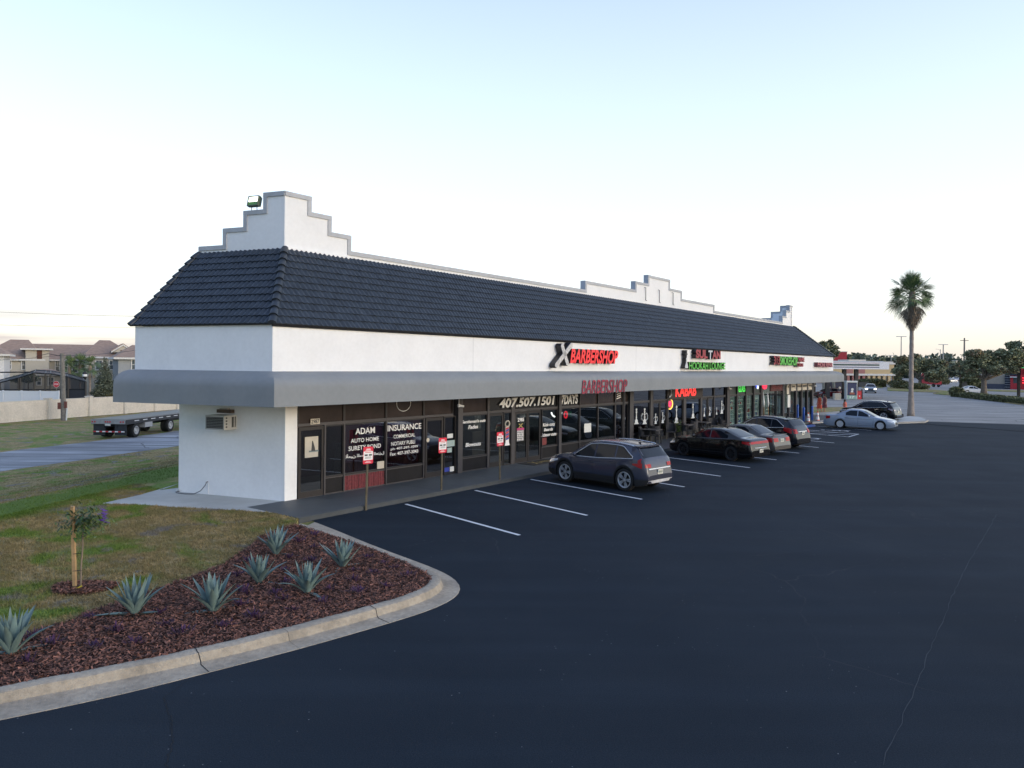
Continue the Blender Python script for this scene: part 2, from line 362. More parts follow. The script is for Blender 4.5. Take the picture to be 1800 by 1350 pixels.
# ---------------------------------------------------------------- kerb line round the planting island (mulch edge / asphalt edge)
IN = [G(*p, .15) for p in [(0, 1207), (159, 1178), (334, 1142), (500, 1105), (655, 1063), (715, 1047)]]
INa = [G(*p, .15) for p in [(752, 1033), (766, 1023), (768, 1015), (757, 1006)]]
INb = [G(*p, .15) for p in [(681, 974), (630, 955), (560, 933), (524, 922)]]
OU = [G(*p) for p in [(0, 1266), (223, 1220), (344, 1188), (520, 1143), (676, 1098), (750, 1076)]]
OUa = [G(*p) for p in [(800, 1057), (822, 1041), (814, 1025), (790, 1009)]]
OUb = [G(*p) for p in [(701, 976), (655, 959), (585, 930), (553, 918)]]
def ext_first(L_, d):
    v = (L_[0]-L_[1]).normalized(); return [L_[0]+v*d]+L_
IN = ext_first(IN, 9); OU = ext_first(OU, 9)
def resample(P, n):
    d = [0]
    for a, b in zip(P, P[1:]): d.append(d[-1]+(b-a).length)
    out_ = []
    for k in range(n):
        s = d[-1]*k/(n-1); i = 0
        while i < len(P)-2 and d[i+1] < s: i += 1
        out_.append(P[i].lerp(P[i+1], (s-d[i])/max(1e-9, d[i+1]-d[i])))
    return out_
def smoothed(P, it=6):
    P = [p.copy() for p in P]
    for _ in range(it): P = [P[0]]+[(P[i-1]+P[i]*2+P[i+1])/4 for i in range(1, len(P)-1)]+[P[-1]]
    return P
inn = smoothed(resample(IN+INa+INb, 90)); oun = []
# pair each inner sample with the outer line piece by piece
oun = resample(OU, 3*20)+resample([OU[-1]]+OUa+[OUb[0]], 16)[1:-1]+resample(OUb, 18)
inn = resample(IN, 3*20)+resample([IN[-1]]+INa+[INb[0]], 16)[1:-1]+resample(INb, 18)
oun = smoothed(oun, 8); inn = smoothed(inn, 8)
mb = MB(); rows = []
for k, (a, b) in enumerate(zip(inn, oun)):
    a = a.copy(); b = b.copy(); a.z = 0; b.z = 0; D = b-a; Wd = D.length; d = D/Wd
    top = min(.17, Wd*.45); face = top+.045
    jz = .004*math.sin(k*1.7)+.003*math.sin(k*.53)
    pr = [(-.02, .02), (-.02, .148+jz), (top*.2, .155+jz), (top*.8, .150+jz), (top, .138+jz), (face, .03+jz*.5), (min(face+.06, Wd*.9), .016), (Wd, .006), (Wd+.02, -.02)]
    rows.append([a+d*r+Vector((0, 0, z)) for r, z in pr])
gaps = {26, 49}
for k in range(len(rows)-1):
    if k in gaps: # expansion joint: a narrow slot
        A = rows[k]; B = [p.lerp(q, .955) for p, q in zip(rows[k], rows[k+1])]
        C_ = [p-Vector((0, 0, .02)) for p in B]; D_ = [p.lerp(q, .97)-Vector((0, 0, .02)) for p, q in zip(rows[k], rows[k+1])]
        E_ = [p.lerp(q, .985) for p, q in zip(rows[k], rows[k+1])]
        segs = [(A, B), (B, C_), (C_, D_), (D_, E_), (E_, rows[k+1])]
    else: segs = [(rows[k], rows[k+1])]
    for A, B in segs:
        n = len(A); mb.add(A+B, [(i, n+i, n+i+1, i+1) for i in range(n-1)], M_CONC)
M_KERB = mat('weathered_kerb', (.36, .315, .25), .9, var=.16, scale=14, bump=.5, bscale=40, dirt=.30)
mb.mats = [M_KERB]
tag(mb.build('kerb', smooth=True, angle=35), kind='structure')
def ribbon(name, pts, w_, z, m, wob=.03, seed=1):
    r = random.Random(seed); P_ = resample([Vector((p.x, p.y, 0)) for p in pts], 60); mbx = MB(); vs = []
    for k, p in enumerate(P_):
        d = (P_[min(k+1, 59)]-P_[max(k-1, 0)]).normalized(); n_ = Vector((-d.y, d.x, 0)); p = p+n_*r.uniform(-wob, wob); w2_ = w_*r.uniform(.4, 1.2)
        vs += [(*(p+n_*w2_)[:2], z), (*(p-n_*w2_)[:2], z)]
    mbx.add(vs, [(2*i, 2*i+1, 2*i+3, 2*i+2) for i in range(59)], m); return tag(mbx.build(name), kind='structure')
M_CRK = mat('crack_dark', (.006, .008, .011), .9); M_CRL = mat('seam_pale', (.027, .036, .047), .9)
for kk_, tgt in enumerate((G(334, 1142, .15), G(655, 1063, .15))):    # the two joints in the kerb
    i_ = min(range(len(rows)), key=lambda i: (rows[i][1]-tgt).length); mj = MB(); rj = rows[i_]
    vs = []; dj = (rows[i_+1][4]-rows[i_][4]).normalized()
    for q, p in enumerate(rj[1:-1]): p = p+Vector((0, 0, .004))+dj*.012*math.sin(q*2+kk_); vs += [tuple(p-dj*.006), tuple(p+dj*.006)]
    mj.add(vs, [(2*i, 2*i+1, 2*i+3, 2*i+2) for i in range(len(rj)-3)], M_CRK); tag(mj.build('kerb_joint'), kind='structure')
ribbon('asphalt_crack', [G(288, 1228), G(300, 1262), G(303, 1300), G(292, 1350)], .006, .0042, M_CRK, .02, 1)
ribbon('asphalt_crack', [G(330, 1195), G(288, 1228)], .004, .0042, M_CRK, .02, 2)
ribbon('asphalt_seam', [G(1752, 905), G(1690, 1010), G(1620, 1180), G(1552, 1345)], .006, .0042, M_CRL, .02, 3)
ribbon('asphalt_seam', [G(1105, 1110), G(1215, 1052), G(1340, 985)], .004, .0042, M_CRK, .02, 4)

# ---------------------------------------------------------------- fresh asphalt lot
wk = [FL(-1.2, 2.22), FL(52.2, 2.22)]
farE = [G(1430, 747.5), G(1520, 745), G(1600, 741), G(1650, 741.5), G(1800, 746)]
dr = (farE[-1]-farE[-2]).normalized()
lot = [p for p in oun]+[FL(-.75, 2.30), FL(-.75, 2.0), FL(51.5, 2.0), FL(51.5, 1.0)]+farE[2:]+[farE[-1]+dr*45, Vector((80, -30, 0)), Vector((-30, -30, 0)), Vector((oun[0].x-6, oun[0].y-1.3, 0))]
o = sheet('parking_lot', lot, .0, M_NEW)
# older, paler paving beyond, the side street and the roads
far_pts = [FL(50, -.6), FL(50, -14), FL(85, -30), Vector((60, 150, 0)), Vector((60, 400, 0)), Vector((330, 400, 0)), Vector((330, 40, 0)), Vector((60, 40, 0)), FL(52, 12)]
o = sheet('old_parking_paving', far_pts, -.006, M_OLD)
# the street behind the shops, down beyond the swale
SN = [G(0, 829, LOW), G(315, 783, LOW)]; SF = [G(0, 795, LOW), G(315, 757, LOW)]
d1 = (SN[1]-SN[0]).normalized(); d2 = (SF[1]-SF[0]).normalized()
st = [SN[0]-d1*30, SN[1]+d1*90, SF[1]+d2*90, SF[0]-d2*30]
mb = MB(); n = 60
rA = [st[0].lerp(st[1], k/n) for k in range(n+1)]; rB = [st[3].lerp(st[2], k/n) for k in range(n+1)]
for a in (rA, rB):
    for k, p in enumerate(a): p.z = LOW-.012; p.x += .10*math.sin(k*2.1)+.08*math.sin(k*5.3)
mb.add(rA+rB, [(i, i+1, n+1+i+1, n+1+i) for i in range(n)], M_STREET)
tag(mb.build('street'), kind='structure')

# ---------------------------------------------------------------- walkway along the shops (painted) and the pale slab round the side
mb = MB()
SC = math.cos(rad(106.5)); SS = math.sin(rad(106.5)); DW = (SC, SS)      # side-wall direction in building plan (s, inward)
def DL(w_, s0=0.0, y0=0.0, out_=0.0):                                     # point along the side wall (local x,y)
    return (s0+DW[0]*w_-.959*out_, y0+DW[1]*w_-.284*out_)
Bm = Matrix.Translation(OB) @ Matrix.Rotation(BROT, 4, 'Z')               # building-local (x along shops, y inward) -> world
def kx(x): return Bm @ Vector(x)
mb.box(-1.15, 52.2, -2.18, 0.05, .0, .120, M_WALK)
mb.box(-1.15, 52.2, -2.22, -2.182, -.02, .112, M_KERBP)
for s_ in np.arange(1.1, 52, 3.05): mb.box(s_, s_+.012, -2.17, -.02, .120, .1215, M_KERBP)
o = mb.build('walkway', loc=OB, rz=BROT); tag(o, kind='structure')
# slab: from photo corners
mb = MB()
c = [G(178, 886, .10), G(320, 893, .10), G(480, 902, .10)]
sl = [kx((-.25, -2.15, 0)), c[2], G(400, 897, .10), c[1], G(250, 888, .10), c[0], G(245, 871, .10), G(314, 851, .10), kx((*DL(4.6), 0)), kx((1.5, 4.2, 0)), kx((1.0, .1, 0))]
sl = [Vector((p.x, p.y, 0)) for p in sl]
mb.prism([(p.x, p.y) for p in sl][::-1], -.05, .1165, M_SLAB)
o = mb.build('side_slab'); tag(o, kind='structure')

# ---------------------------------------------------------------- lawn and mulch bed inside the kerb
bord = [G(*p, .14) for p in [(0, 1142), (48, 1115), (143, 1080), (271, 1038), (382, 997), (430, 965), (455, 946), (484, 930), (520, 921)]]
bord = smoothed(resample(ext_first(bord, 9), 60), 3)
rb = np.random.default_rng(4)
bord = [p+Vector((rb.normal(0, .035), rb.normal(0, .035), 0)) for p in bord]
bed_poly = [(p.x, p.y) for p in inn]+[(p.x, p.y) for p in bord[::-1]]
M_MULB = mat('mulch_bed', (.052, .022, .017), .95, var=.45, scale=28, bump=1.0, bscale=45)
mb = MB(); mb.prism(bed_poly, 0, .128, M_MULB); tag(mb.build('mulch_bed'), kind='structure')
edge = [A0-LD*16, A0, A0.lerp(A1, .5), A1, A1+LD*3]
lawn_poly = [(p.x, p.y) for p in bord]+[(p.x, p.y) for p in (FL(-1.15, 2.2), kx((-.25, -2.1, 0)), kx((1.2, 4.0, 0)))]+[(p.x, p.y) for p in edge[::-1]]
mb = MB(); mb.prism(lawn_poly, -.05, .108, M_GND); 
sk = [A0+LD*(-16+26*k/40) for k in range(41)]
vs = [(p.x, p.y, .108) for p in sk]+[(*(p+LN*1.6)[:2], .03) for p in sk]+[(*(p+LN*3.6)[:2], float(gh((p+LN*3.6).x, (p+LN*3.6).y))-.05) for p in sk]
mb.add(vs, [(r*41+i, r*41+i+1, (r+1)*41+i+1, (r+1)*41+i) for r in range(2) for i in range(40)], M_GND)
tag(mb.build('lawn'), kind='structure')
def inside(poly, x, y):
    c_ = np.zeros(len(x), bool); n_ = len(poly)
    for i in range(n_):
        x1, y1 = poly[i]; x2, y2 = poly[(i+1) % n_]
        cond = ((y1 > y) != (y2 > y))
        with np.errstate(divide='ignore', invalid='ignore'):
            xx = (x2-x1)*(y-y1)/(y2-y1 if y2 != y1 else 1e-9)+x1
        c_ ^= cond & (x < xx)
    return c_
def scatter(poly, n, bb=None):
    P = np.array(poly); x0, y0 = P.min(0); x1, y1 = P.max(0)
    if bb: x0, x1, y0, y1 = max(x0, bb[0]), min(x1, bb[1]), max(y0, bb[2]), min(y1, bb[3])
    out_x = []; out_y = []; tot = 0
    while tot < n:
        x = rng.uniform(x0, x1, n); y = rng.uniform(y0, y1, n); k = inside(poly, x, y); out_x.append(x[k]); out_y.append(y[k]); tot += k.sum()
    return np.concatenate(out_x)[:n], np.concatenate(out_y)[:n]
# mulch chips
def chips(name, x, y, z, m, L0=.05, W0=.015):
    n = len(x); a = rng.uniform(0, 2*PI, n); ln = rng.uniform(.4, 1.6, n)*L0; wd = rng.uniform(.5, 1.5, n)*W0
    tl = rng.normal(0, .35, n); rl = rng.normal(0, .5, n)
    dx, dy = np.cos(a), np.sin(a); V = np.zeros((n, 4, 3))
    for k, (i, j) in enumerate(((-1, -1), (1, -1), (1, 1), (-1, 1))):
        V[:, k, 0] = x+dx*ln*i-dy*wd*j; V[:, k, 1] = y+dy*ln*i+dx*wd*j; V[:, k, 2] = z+ln*i*np.sin(tl)+wd*j*np.sin(rl)
    V[:, :, 2] = np.maximum(V[:, :, 2], z[:, None]-.012)
    return np_mesh(name, V.reshape(-1, 3), np.arange(n*4).reshape(-1, 4), m)
M_CHIP = mat('mulch_chip', (.165, .072, .048), .9, var=.3, scale=9, island=1.0)
x, y = scatter(bed_poly, 60000, (-9, 2, 5, 22)); z = .135+rng.uniform(0, .035, len(x))
tag(chips('mulch_chips', x, y, z, M_CHIP, .025, .0070), kind='stuff')
# tree ring of mulch
TREE = G(135, 1037, .12)
th = np.linspace(0, 2*PI, 17)[:-1]; ring = [(TREE.x+.05+math.cos(t)*(.50+.08*math.sin(3*t)), TREE.y+.08+math.sin(t)*(.42+.06*math.cos(2*t))) for t in th]
mb = MB(); mb.prism(ring, .1, .128, M_MULB); tag(mb.build('mulch_ring_base'), kind='structure')
x, y = scatter(ring, 3200); tag(chips('mulch_ring_chips', x, y, .135+rng.uniform(0, .03, len(x)), M_CHIP, .030, .0085), kind='stuff')
# grass blades
def blades(name, x, y, z, h, m, wd=.006):
    n = len(x); a = rng.uniform(0, 2*PI, n); hh = rng.uniform(.5, 1.4, n)*h; ln = rng.uniform(.1, 1.0, n)*hh
    dx, dy = np.cos(a), np.sin(a); V = np.zeros((n, 3, 3)); b_ = rng.uniform(0, 2*PI, n)
    V[:, 0] = np.stack([x-dy*wd, y+dx*wd, z], -1); V[:, 1] = np.stack([x+dy*wd, y-dx*wd, z], -1)
    V[:, 2] = np.stack([x+np.cos(b_)*ln, y+np.sin(b_)*ln, z+hh], -1)
    return np_mesh(name, V.reshape(-1, 3), np.arange(n*3).reshape(-1, 3), m, nper=3)
lx, ly = scatter(lawn_poly, 340000, (-14, -3, 5.5, 27))
kk = ~inside([(px_*1.0, py_*1.0) for px_, py_ in ring], lx, ly)
sp = [(p.x, p.y) for p in sl]; kk &= ~inside(sp, lx, ly); lx = lx[kk]; ly = ly[kk]
# clumpy: thin out by a cheap pattern
loc_ = (lx-OB.x)*U.x+(ly-OB.y)*U.y; q_ = ~((loc_ > -1.2) & ((lx-OB.x)*NO.x+(ly-OB.y)*NO.y < 2.25)); lx, ly = lx[q_], ly[q_]
pat = np.sin(lx*5.1+np.sin(ly*3.7)*2)*np.sin(ly*6.3+np.sin(lx*2.9)*2); keep = rng.uniform(-1.6, 1, len(lx)) < pat
lx, ly = lx[keep], ly[keep]
tag(blades('grass', lx, ly, np.full(len(lx), .104), .050, M_GND, .008), kind='stuff')
# tufts past the edge of the lawn down the swale
n = 120000; sx = rng.uniform(-30, -8, n); sy = rng.uniform(12, 44, n); d = lowd(sx, sy); k = (d > -.5) & (d < 13); sx, sy = sx[k], sy[k]
tag(blades('rough_grass', sx, sy, np.maximum(gh(sx, sy), np.interp(lowd(sx, sy), [0, 1.6, 3.6, 4], [.105, .03, -.4, -2]))-.005, .045, M_GND, .010), kind='stuff')

# ---------------------------------------------------------------- painted lines
def stripe(a, b, w_=.10, z=.004):
    a = Vector((a.x, a.y, 0)); b = Vector((b.x, b.y, 0)); d = (b-a).normalized(); q = Vector((-d.y, d.x, 0))*w_/2; n_ = max(2, int((b-a).length/.22)); mbx = MB()
    vs = []
    for k in range(n_+1):
        p = a.lerp(b, k/n_); j = .006*math.sin(k*2.3+a.x); vs += [(*(p+q*(1+j*6))[:2], z), (*(p-q*(1-j*6))[:2], z)]
    mbx.add(vs, [(2*i, 2*i+1, 2*i+3, 2*i+2) for i in range(n_)], M_LINE); return mbx
starts = [2.34, 5.41, 8.43, 11.5, 14.65, 17.7, 20.95, 24.25, 27.5, 30.7]
ends = [1.32, 4.34, 7.47, 10.49, 13.64, 16.66, 19.95, 23.24, 26.49, 29.5]
for a, b in zip(starts, ends):
    o = stripe(FL(a, 2.45), FL(b, 7.3)).build('stall_line'); tag(o, kind='structure')
for a, b in ((34.9, 33.84), (37.4, 36.3), (41.2, 39.83), (44.4, 43.2)):
    tag(stripe(FL(a, 2.6), FL(b, 7.02)).build('stall_line'), kind='structure')
tag(stripe(FL(33.84, 7.02), FL(36.3, 7.02)).build('stall_line'), kind='structure')
for t0, t1 in ((.15, .45), (.45, .72), (.72, .98)):
    tag(stripe(FL(34.9-1.06*t0, 2.6+4.4*t0), FL(37.4-1.1*t1, 2.6+4.4*t1), .09).build('access_hatching'), kind='structure')
# accessible-parking symbol: wheel, body, head
def hc_symbol(s, o_):
    mbx = MB(); C0 = FL(s, o_); U2 = (FL(0, 1)-FL(0, 0)); V2 = U
    def P2(a, b, z=.0045): q = C0+V2*a*.9-U2*b*1.15; return (q.x, q.y, z)
    R = .42; n_ = 20
    for k in range(n_):
        t0 = rad(-190+300*k/n_); t1 = rad(-190+300*(k+1)/n_)
        mbx.add([P2(R*math.cos(t0), R*math.sin(t0)), P2(R*math.cos(t1), R*math.sin(t1)), P2((R-.1)*math.cos(t1), (R-.1)*math.sin(t1)), P2((R-.1)*math.cos(t0), (R-.1)*math.sin(t0))], [(0, 1, 2, 3)], M_LINE)
    for (a, b, c_, d_, w_) in ((-.05, .05, -.1, .75, .12), (-.05, .1, .35, .1, .12), (.35, .1, .5, -.4, .12), (-.08, .45, .25, .45, .1)):
        v = Vector((c_-a, d_-b)).normalized(); q = Vector((-v.y, v.x))*w_/2
        mbx.add([P2(a+q.x, b+q.y, .0048), P2(c_+q.x, d_+q.y, .0048), P2(c_-q.x, d_-q.y, .0048), P2(a-q.x, b-q.y, .0048)], [(0, 1, 2, 3)], M_LINE)
    mbx.add([P2(-.1+.13*math.cos(t), .95+.13*math.sin(t), .005) for t in np.linspace(0, 2*PI, 13)[:-1]], [tuple(range(12))], M_LINE)
    return mbx
for s, o_ in ((31.2, 5.6), (38.0, 5.6)): tag(hc_symbol(s, o_).build('wheelchair_symbol'), kind='structure')
# ================================================================ THE SHOPPING PLAZA
B = thing('shopping_plaza', 'long white single-storey shopping plaza with charcoal tiled mansard roof and stepped parapets', 'building', OB, BROT)
FO, FS0, FS1 = .60, -.85, 55.95          # fascia plane: outward offset, ends
LEN = 52.0                               # storefront length
EZ, RZ, PZ = 5.06, 7.42, 7.65            # eave, roof top, low parapet top
PO = -1.0; PS0, PS1 = .63, 49.5          # parapet plane
def W3(mb_, w0, w1, base, out0, out1, z0, z1, m):
    """box lying along the side wall: w0..w1 along it, out0..out1 outward from it"""
    P = [DL(w0, *base, out0), DL(w1, *base, out0), DL(w1, *base, out1), DL(w0, *base, out1)]
    mb_.prism(P, z0, z1, m)
# lower walls: side wall, pier, back, far end
mb = MB()
c0, c1 = DL(0), DL(3.87)
far_y = c1[1]
mb.prism([c0, (.41, 0), (.41, .25), (.2, .25), (c1[0]+.35, far_y-.25), (LEN-.3, far_y-.25), (LEN-.3, .3), (LEN, .3), (LEN, far_y), c1][::1], -1.2, 3.25, M_WHITE)
mb.build('lower_wall', B)
# fascia band (hollow ring drawn as boxes) and soffit
FB = (FS0, -FO)
mb = MB()
e1 = DL(4.9, *FB)
mb.prism([(FS0, -FO), (FS1, -FO), (FS1, e1[1]), (e1[0], e1[1])], 3.0, EZ-.02, M_WHITE)
mb.build('fascia_wall', B)
for s_ in (7.4, 19.6, 31.0, 43.2): mb = MB(); mb.box(s_, s_+.012, -FO-.002, -FO+.02, 3.78, EZ-.04, M_COPING); mb.build('control_joint', B)
# parapet: front wall with steps; side wall with steps
FST = [(PS0, 1.55, 9.12), (1.55, 2.32, 8.65), (2.32, 3.11, 8.15), (3.11, 17.45, PZ), (17.45, 22.45, 8.08), (22.45, 23.9, 8.54), (23.9, 26.58, 9.02), (26.58, 28.2, 8.52), (28.2, 33.12, 8.04), (33.12, 46.9, PZ), (46.9, 47.8, 8.15), (47.8, 48.7, 8.65), (48.7, PS1, 9.12)]
def stepped(mbw, mbc, steps, place, th=.22):
    """place(a, out, z): a along, out outward. wall solids + coping strips (front band on tops and risers)"""
    def bx(m_, a0, a1, o0, o1, z0, z1, mt):
        pts = [place(a, o_) for a, o_ in ((a0, o0), (a1, o0), (a1, o1), (a0, o1))]
        m_.prism(pts, z0, z1, mt)
    for a0, a1, z in steps: bx(mbw, a0, a1, 0, -th, RZ-1.2, z-.02, M_WHITE)
    n_ = len(steps)
    for i, (a0, a1, z) in enumerate(steps):
        zl = steps[i-1][2] if i else None; zr = steps[i+1][2] if i < n_-1 else None
        x0 = a0-(.03 if (zl is not None and zl < z) else 0); x1 = a1+(.03 if (zr is not None and zr < z) else 0)
        bx(mbc, x0, x1, .035, -th-.03, z-.13, z, M_COPING)
        bx(mbc, x0, x1, -.0, -th-.05, z, z+.012, M_COPING)
        if zl is not None and zl < z: bx(mbc, a0-.03, a0+.11, .032, -th-.03, zl+.013, z-.131, M_COPING); 
        if zr is not None and zr < z: bx(mbc, a1-.11, a1+.03, .032, -th-.03, zr+.013, z-.131, M_COPING)
        if zl is not None and zl < z: bx(mbc, a0-.027, a0+.11, .031, .001, zl-.13, zl+.012, M_COPING)
        if zr is not None and zr < z: bx(mbc, a1-.11, a1+.027, .031, .001, zr-.13, zr+.012, M_COPING)
mw, mc = MB(), MB()
stepped(mw, mc, FST, lambda a, o_: (a, -PO-o_))
mw.build('parapet', B); mc.build('parapet_coping', B)
mw, mc = MB(), MB()
SST = [(.0, .74, 9.12), (.74, 1.48, 8.62), (1.48, 2.26, 8.13), (2.26, 3.24, 7.62)]
stepped(mw, mc, SST, lambda a, o_: DL(a, PS0+.0, -PO, o_))
mw.build('parapet', B); mc.build('parapet_coping', B)
# far end return parapet, stepping up towards the corner
mw, mc = MB(), MB()
stepped(mw, mc, [(1.0, 1.85, 9.12), (1.85, 2.6, 8.65), (2.6, 3.4, 8.15)], lambda a, o_: (PS1-.1+o_-.05, a))
mw.build('parapet', B); mc.build('parapet_coping', B)
# weep pipes on the middle crest
for s_ in (23.55, 25.2, 26.95): mb = MB(); mb.tube([(s_-.14, 1-.05, 8.3), (s_, 1-.06, 8.3), (s_, 1-.06, 7.62), (s_+.14, 1-.05, 7.60)], .018, M_FRAMEL, 5); mb.build('conduit', B)
# white base flashing under the corner crest
mb = MB(); mb.box(PS0-.01, 3.11, 1-.05, 1.0, RZ-.03, RZ+.05, M_WHITE); mb.build('flashing', B)
# flat roof deck
mb = MB(); mb.prism([(1, 1.2), (PS1-.3, 1.2), (PS1-.3, 4.0), (.2, 4.0)], RZ-.25, RZ-.2, M_COPING); mb.build('roof_deck', B)

# ---- tiled mansard slopes
def tiled(mbx, lo0, lo1, hi0, hi1, ncourse=11, pitch=.172, amp=.017, lift=.036):
    lo0, lo1, hi0, hi1 = map(Vector, (lo0, lo1, hi0, hi1)); e = (lo1-lo0).normalized()
    upv = hi0-lo0; upv = upv-e*upv.dot(e); Ls = upv.length; up = upv/Ls; nrm = e.cross(up); 
    if nrm.z < 0: nrm = -nrm
    sub = 6
    for k in range(ncourse):
        t0 = k/ncourse; t1 = min(1, (k+1.12)/ncourse); tm = (k+.5)/ncourse
        sL = (hi0-lo0).dot(e)*tm; sR = (lo1-lo0).dot(e)+((hi1-lo1).dot(e))*tm
        nn = int((sR-sL)/(pitch/sub)); S = sL+np.arange(nn+1)*(pitch/sub)
        off = (k % 2)*0.0
        ph = ((S+off)/pitch) % 1.0
        prof = np.where(ph < .62, np.sin(ph/.62*PI)**.8*amp*1.6, -amp*.25*np.sin((ph-.62)/.38*PI))
        rowsN = [(t0, lift-.04), (t0, lift), (t0*.6+t1*.4, lift*.62), (t1, .004)]
        jit = np.repeat(rng.normal(0, .0022, nn//sub+2), sub)[:nn+1]
        vs = []
        for r_, (t, l_) in enumerate(rowsN):
            c_ = np.array(lo0)+np.outer(S, np.array(e))+np.array(up)*Ls*t+np.outer((prof if r_ else prof*.0)+l_+(jit if r_ else 0), np.array(nrm))
            vs.append(c_)
        b_ = len(mbx.v); mbx.v.extend(map(tuple, np.concatenate(vs))); m_ = nn+1; ki = mbx.mi(M_TILE)
        for r_ in range(3):
            for i in range(nn): mbx.f.append((b_+r_*m_+i, b_+r_*m_+i+1, b_+(r_+1)*m_+i+1, b_+(r_+1)*m_+i)); mbx.m.append(ki)
ex = .07
H0 = (FS0-ex*.9, -FO-ex, EZ); H1 = (PS0, -PO-.02, RZ)          # near hip
KF0 = (FS1+ex, -FO-ex, EZ); KF1 = (PS1+.35, -PO-.02, RZ)       # far hip
mb = MB(); tiled(mb, H0, KF0, H1, KF1); o = mb.build('roof_slope', B, smooth=True, angle=50)
eb = DL(4.9, *FB, ex); S1 = (eb[0]-.02, eb[1]+.12, EZ); pb = DL(3.24, PS0, -PO); S0 = (pb[0], pb[1], RZ)
mb = MB(); tiled(mb, S1, H0, S0, H1); o = mb.build('roof_slope', B, smooth=True, angle=50)
# hidden back and far slopes, plain tile-coloured planes with thickness
mb = MB()
bk = [S1, S0, (PS1+.35, 4.1, RZ), (FS1+ex, e1[1]+.1, EZ)]
mb.add(bk, [(0, 1, 2, 3)], M_TILE); mb.add([KF0, (FS1+ex, e1[1]+.1, EZ), (PS1+.35, 4.1, RZ), KF1], [(0, 1, 2, 3)], M_TILE)
mb.build('back_slope', B)
# hip caps
def hipcaps(mbx, a, b, n_=10, r=.105):
    a = Vector(a); b = Vector(b); d = (b-a)/n_
    for k in range(n_):
        p = a+d*k; q = a+d*(k+1.10); dn = d.normalized(); sx_ = dn.cross(Vector((0, 0, 1))).normalized(); uz = sx_.cross(dn).normalized()
        vs = []; m_ = 9
        for t, rr_, lf in ((0, r*.80, .012), (0, r*1.12, .05), (.5, r*1.04, .035), (1, r*.93, .012)):
            c_ = p.lerp(q, t)
            for j in range(m_):
                an = PI*j/(m_-1); vs.append(c_+sx_*math.cos(an)*rr_+uz*(math.sin(an)*rr_*.95+lf-.03))
        mbx.add(vs, [(r_*m_+j, r_*m_+j+1, (r_+1)*m_+j+1, (r_+1)*m_+j) for r_ in range(3) for j in range(m_-1)], M_TILE)
        mbx.add(vs[:m_], [tuple(range(m_))], M_TILE)
for a_, b_, n_, r_ in ((H0, H1, 11, .105), (S1, S0, 11, .09), (KF0, KF1, 20, .105)): mb = MB(); hipcaps(mb, a_, b_, n_, r_); mb.build('hip_tiles', B, smooth=True, angle=55)
# eave drip and top flashing strip
mb = MB(); mb.tube([S1, H0, KF0], .022, M_BLACK, 5)
mb.tube([(H0[0]+.02, H0[1]+.03, EZ-.035), (KF0[0], H0[1]+.03, EZ-.035)], .03, M_BLACK, 5)
a_, b_ = Vector(S0), Vector(H1); mb.add([a_, b_, b_+Vector((-.16, -.12, -.24)), a_+Vector((-.16, .02, -.24))], [(0, 1, 2, 3)], M_TILE); mb.build('eave_trim', B)

# ---- awning, swept round the corner
AWP = []
for k in range(9):
    t = k/8*PI/2; AWP.append((.66*math.sin(t), 3.79-.42*(1-math.cos(t))))
AWP += [(.662, 3.2), (.664, 3.0), (.666, 2.865), (.64, 2.865), (.64, 3.3)]
mb = MB()
# stations: side from back to corner, then front
st_ = []
cfr = (FS0, -FO)
back_w = 4.98
nS = 22
AD = (-.38, -.65)                       # awning corner offset for full projection .65
for k in range(nS+1):
    f_ = k/nS; wv = back_w*(1-f_)
    b0 = DL(wv, *cfr); ov = (AD[0]+.0, AD[1])
    sdir = (-.959*.66, -.284*.66)
    if k == 0: o_ = sdir
    # blend along wall: outer edge line runs from back point to mitred corner
    A_ = (DL(back_w, *cfr)[0]+sdir[0], DL(back_w, *cfr)[1]+sdir[1]); C_ = (cfr[0]+AD[0], cfr[1]+AD[1])
    ox = A_[0]*(1-f_)+C_[0]*f_; oy = A_[1]*(1-f_)+C_[1]*f_
    st_.append((b0, (ox-b0[0], oy-b0[1]), f_*nS/nS*back_w))
nF = 190; FA1 = 57.1
for k in range(1, nF+1):
    f_ = k/nF; s_ = FS0+(FS1-FS0)*f_; ox = (cfr[0]+AD[0])*(1-f_)+FA1*f_
    st_.append(((s_, -FO), (ox-s_, -.65), back_w+f_*56.8))
vs = []; m_ = len(AWP)
for b0, ov, L_ in st_:
    ph = (L_ % 1.18)/1.18; sag = .030*math.sin(ph*PI)
    for (r_, z) in AWP:
        g = r_/.66; curve = math.sin(min(1, g)*PI)
        vs.append((b0[0]+ov[0]*g*(1-sag*.9), b0[1]+ov[1]*g*(1-sag*.9), z-sag*.9*(1 if z > 3.3 else 0)*curve-.002))
n_ = len(st_)
mb.add(vs, [(i*m_+j, i*m_+j+1, (i+1)*m_+j+1, (i+1)*m_+j) for i in range(n_-1) for j in range(m_-1)], M_AWN)
mb.add(vs[:m_]+[(st_[0][0][0], st_[0][0][1], 2.865)], [tuple(range(m_-2))+(m_,)], M_AWN)
mb.add(vs[-m_:]+[(st_[-1][0][0], st_[-1][0][1], 2.865)], [tuple(range(m_-2))+(m_,)], M_AWN)
for k in range(len(vs)): pass
mb.build('awning', B, smooth=True, angle=40)
mb = MB()
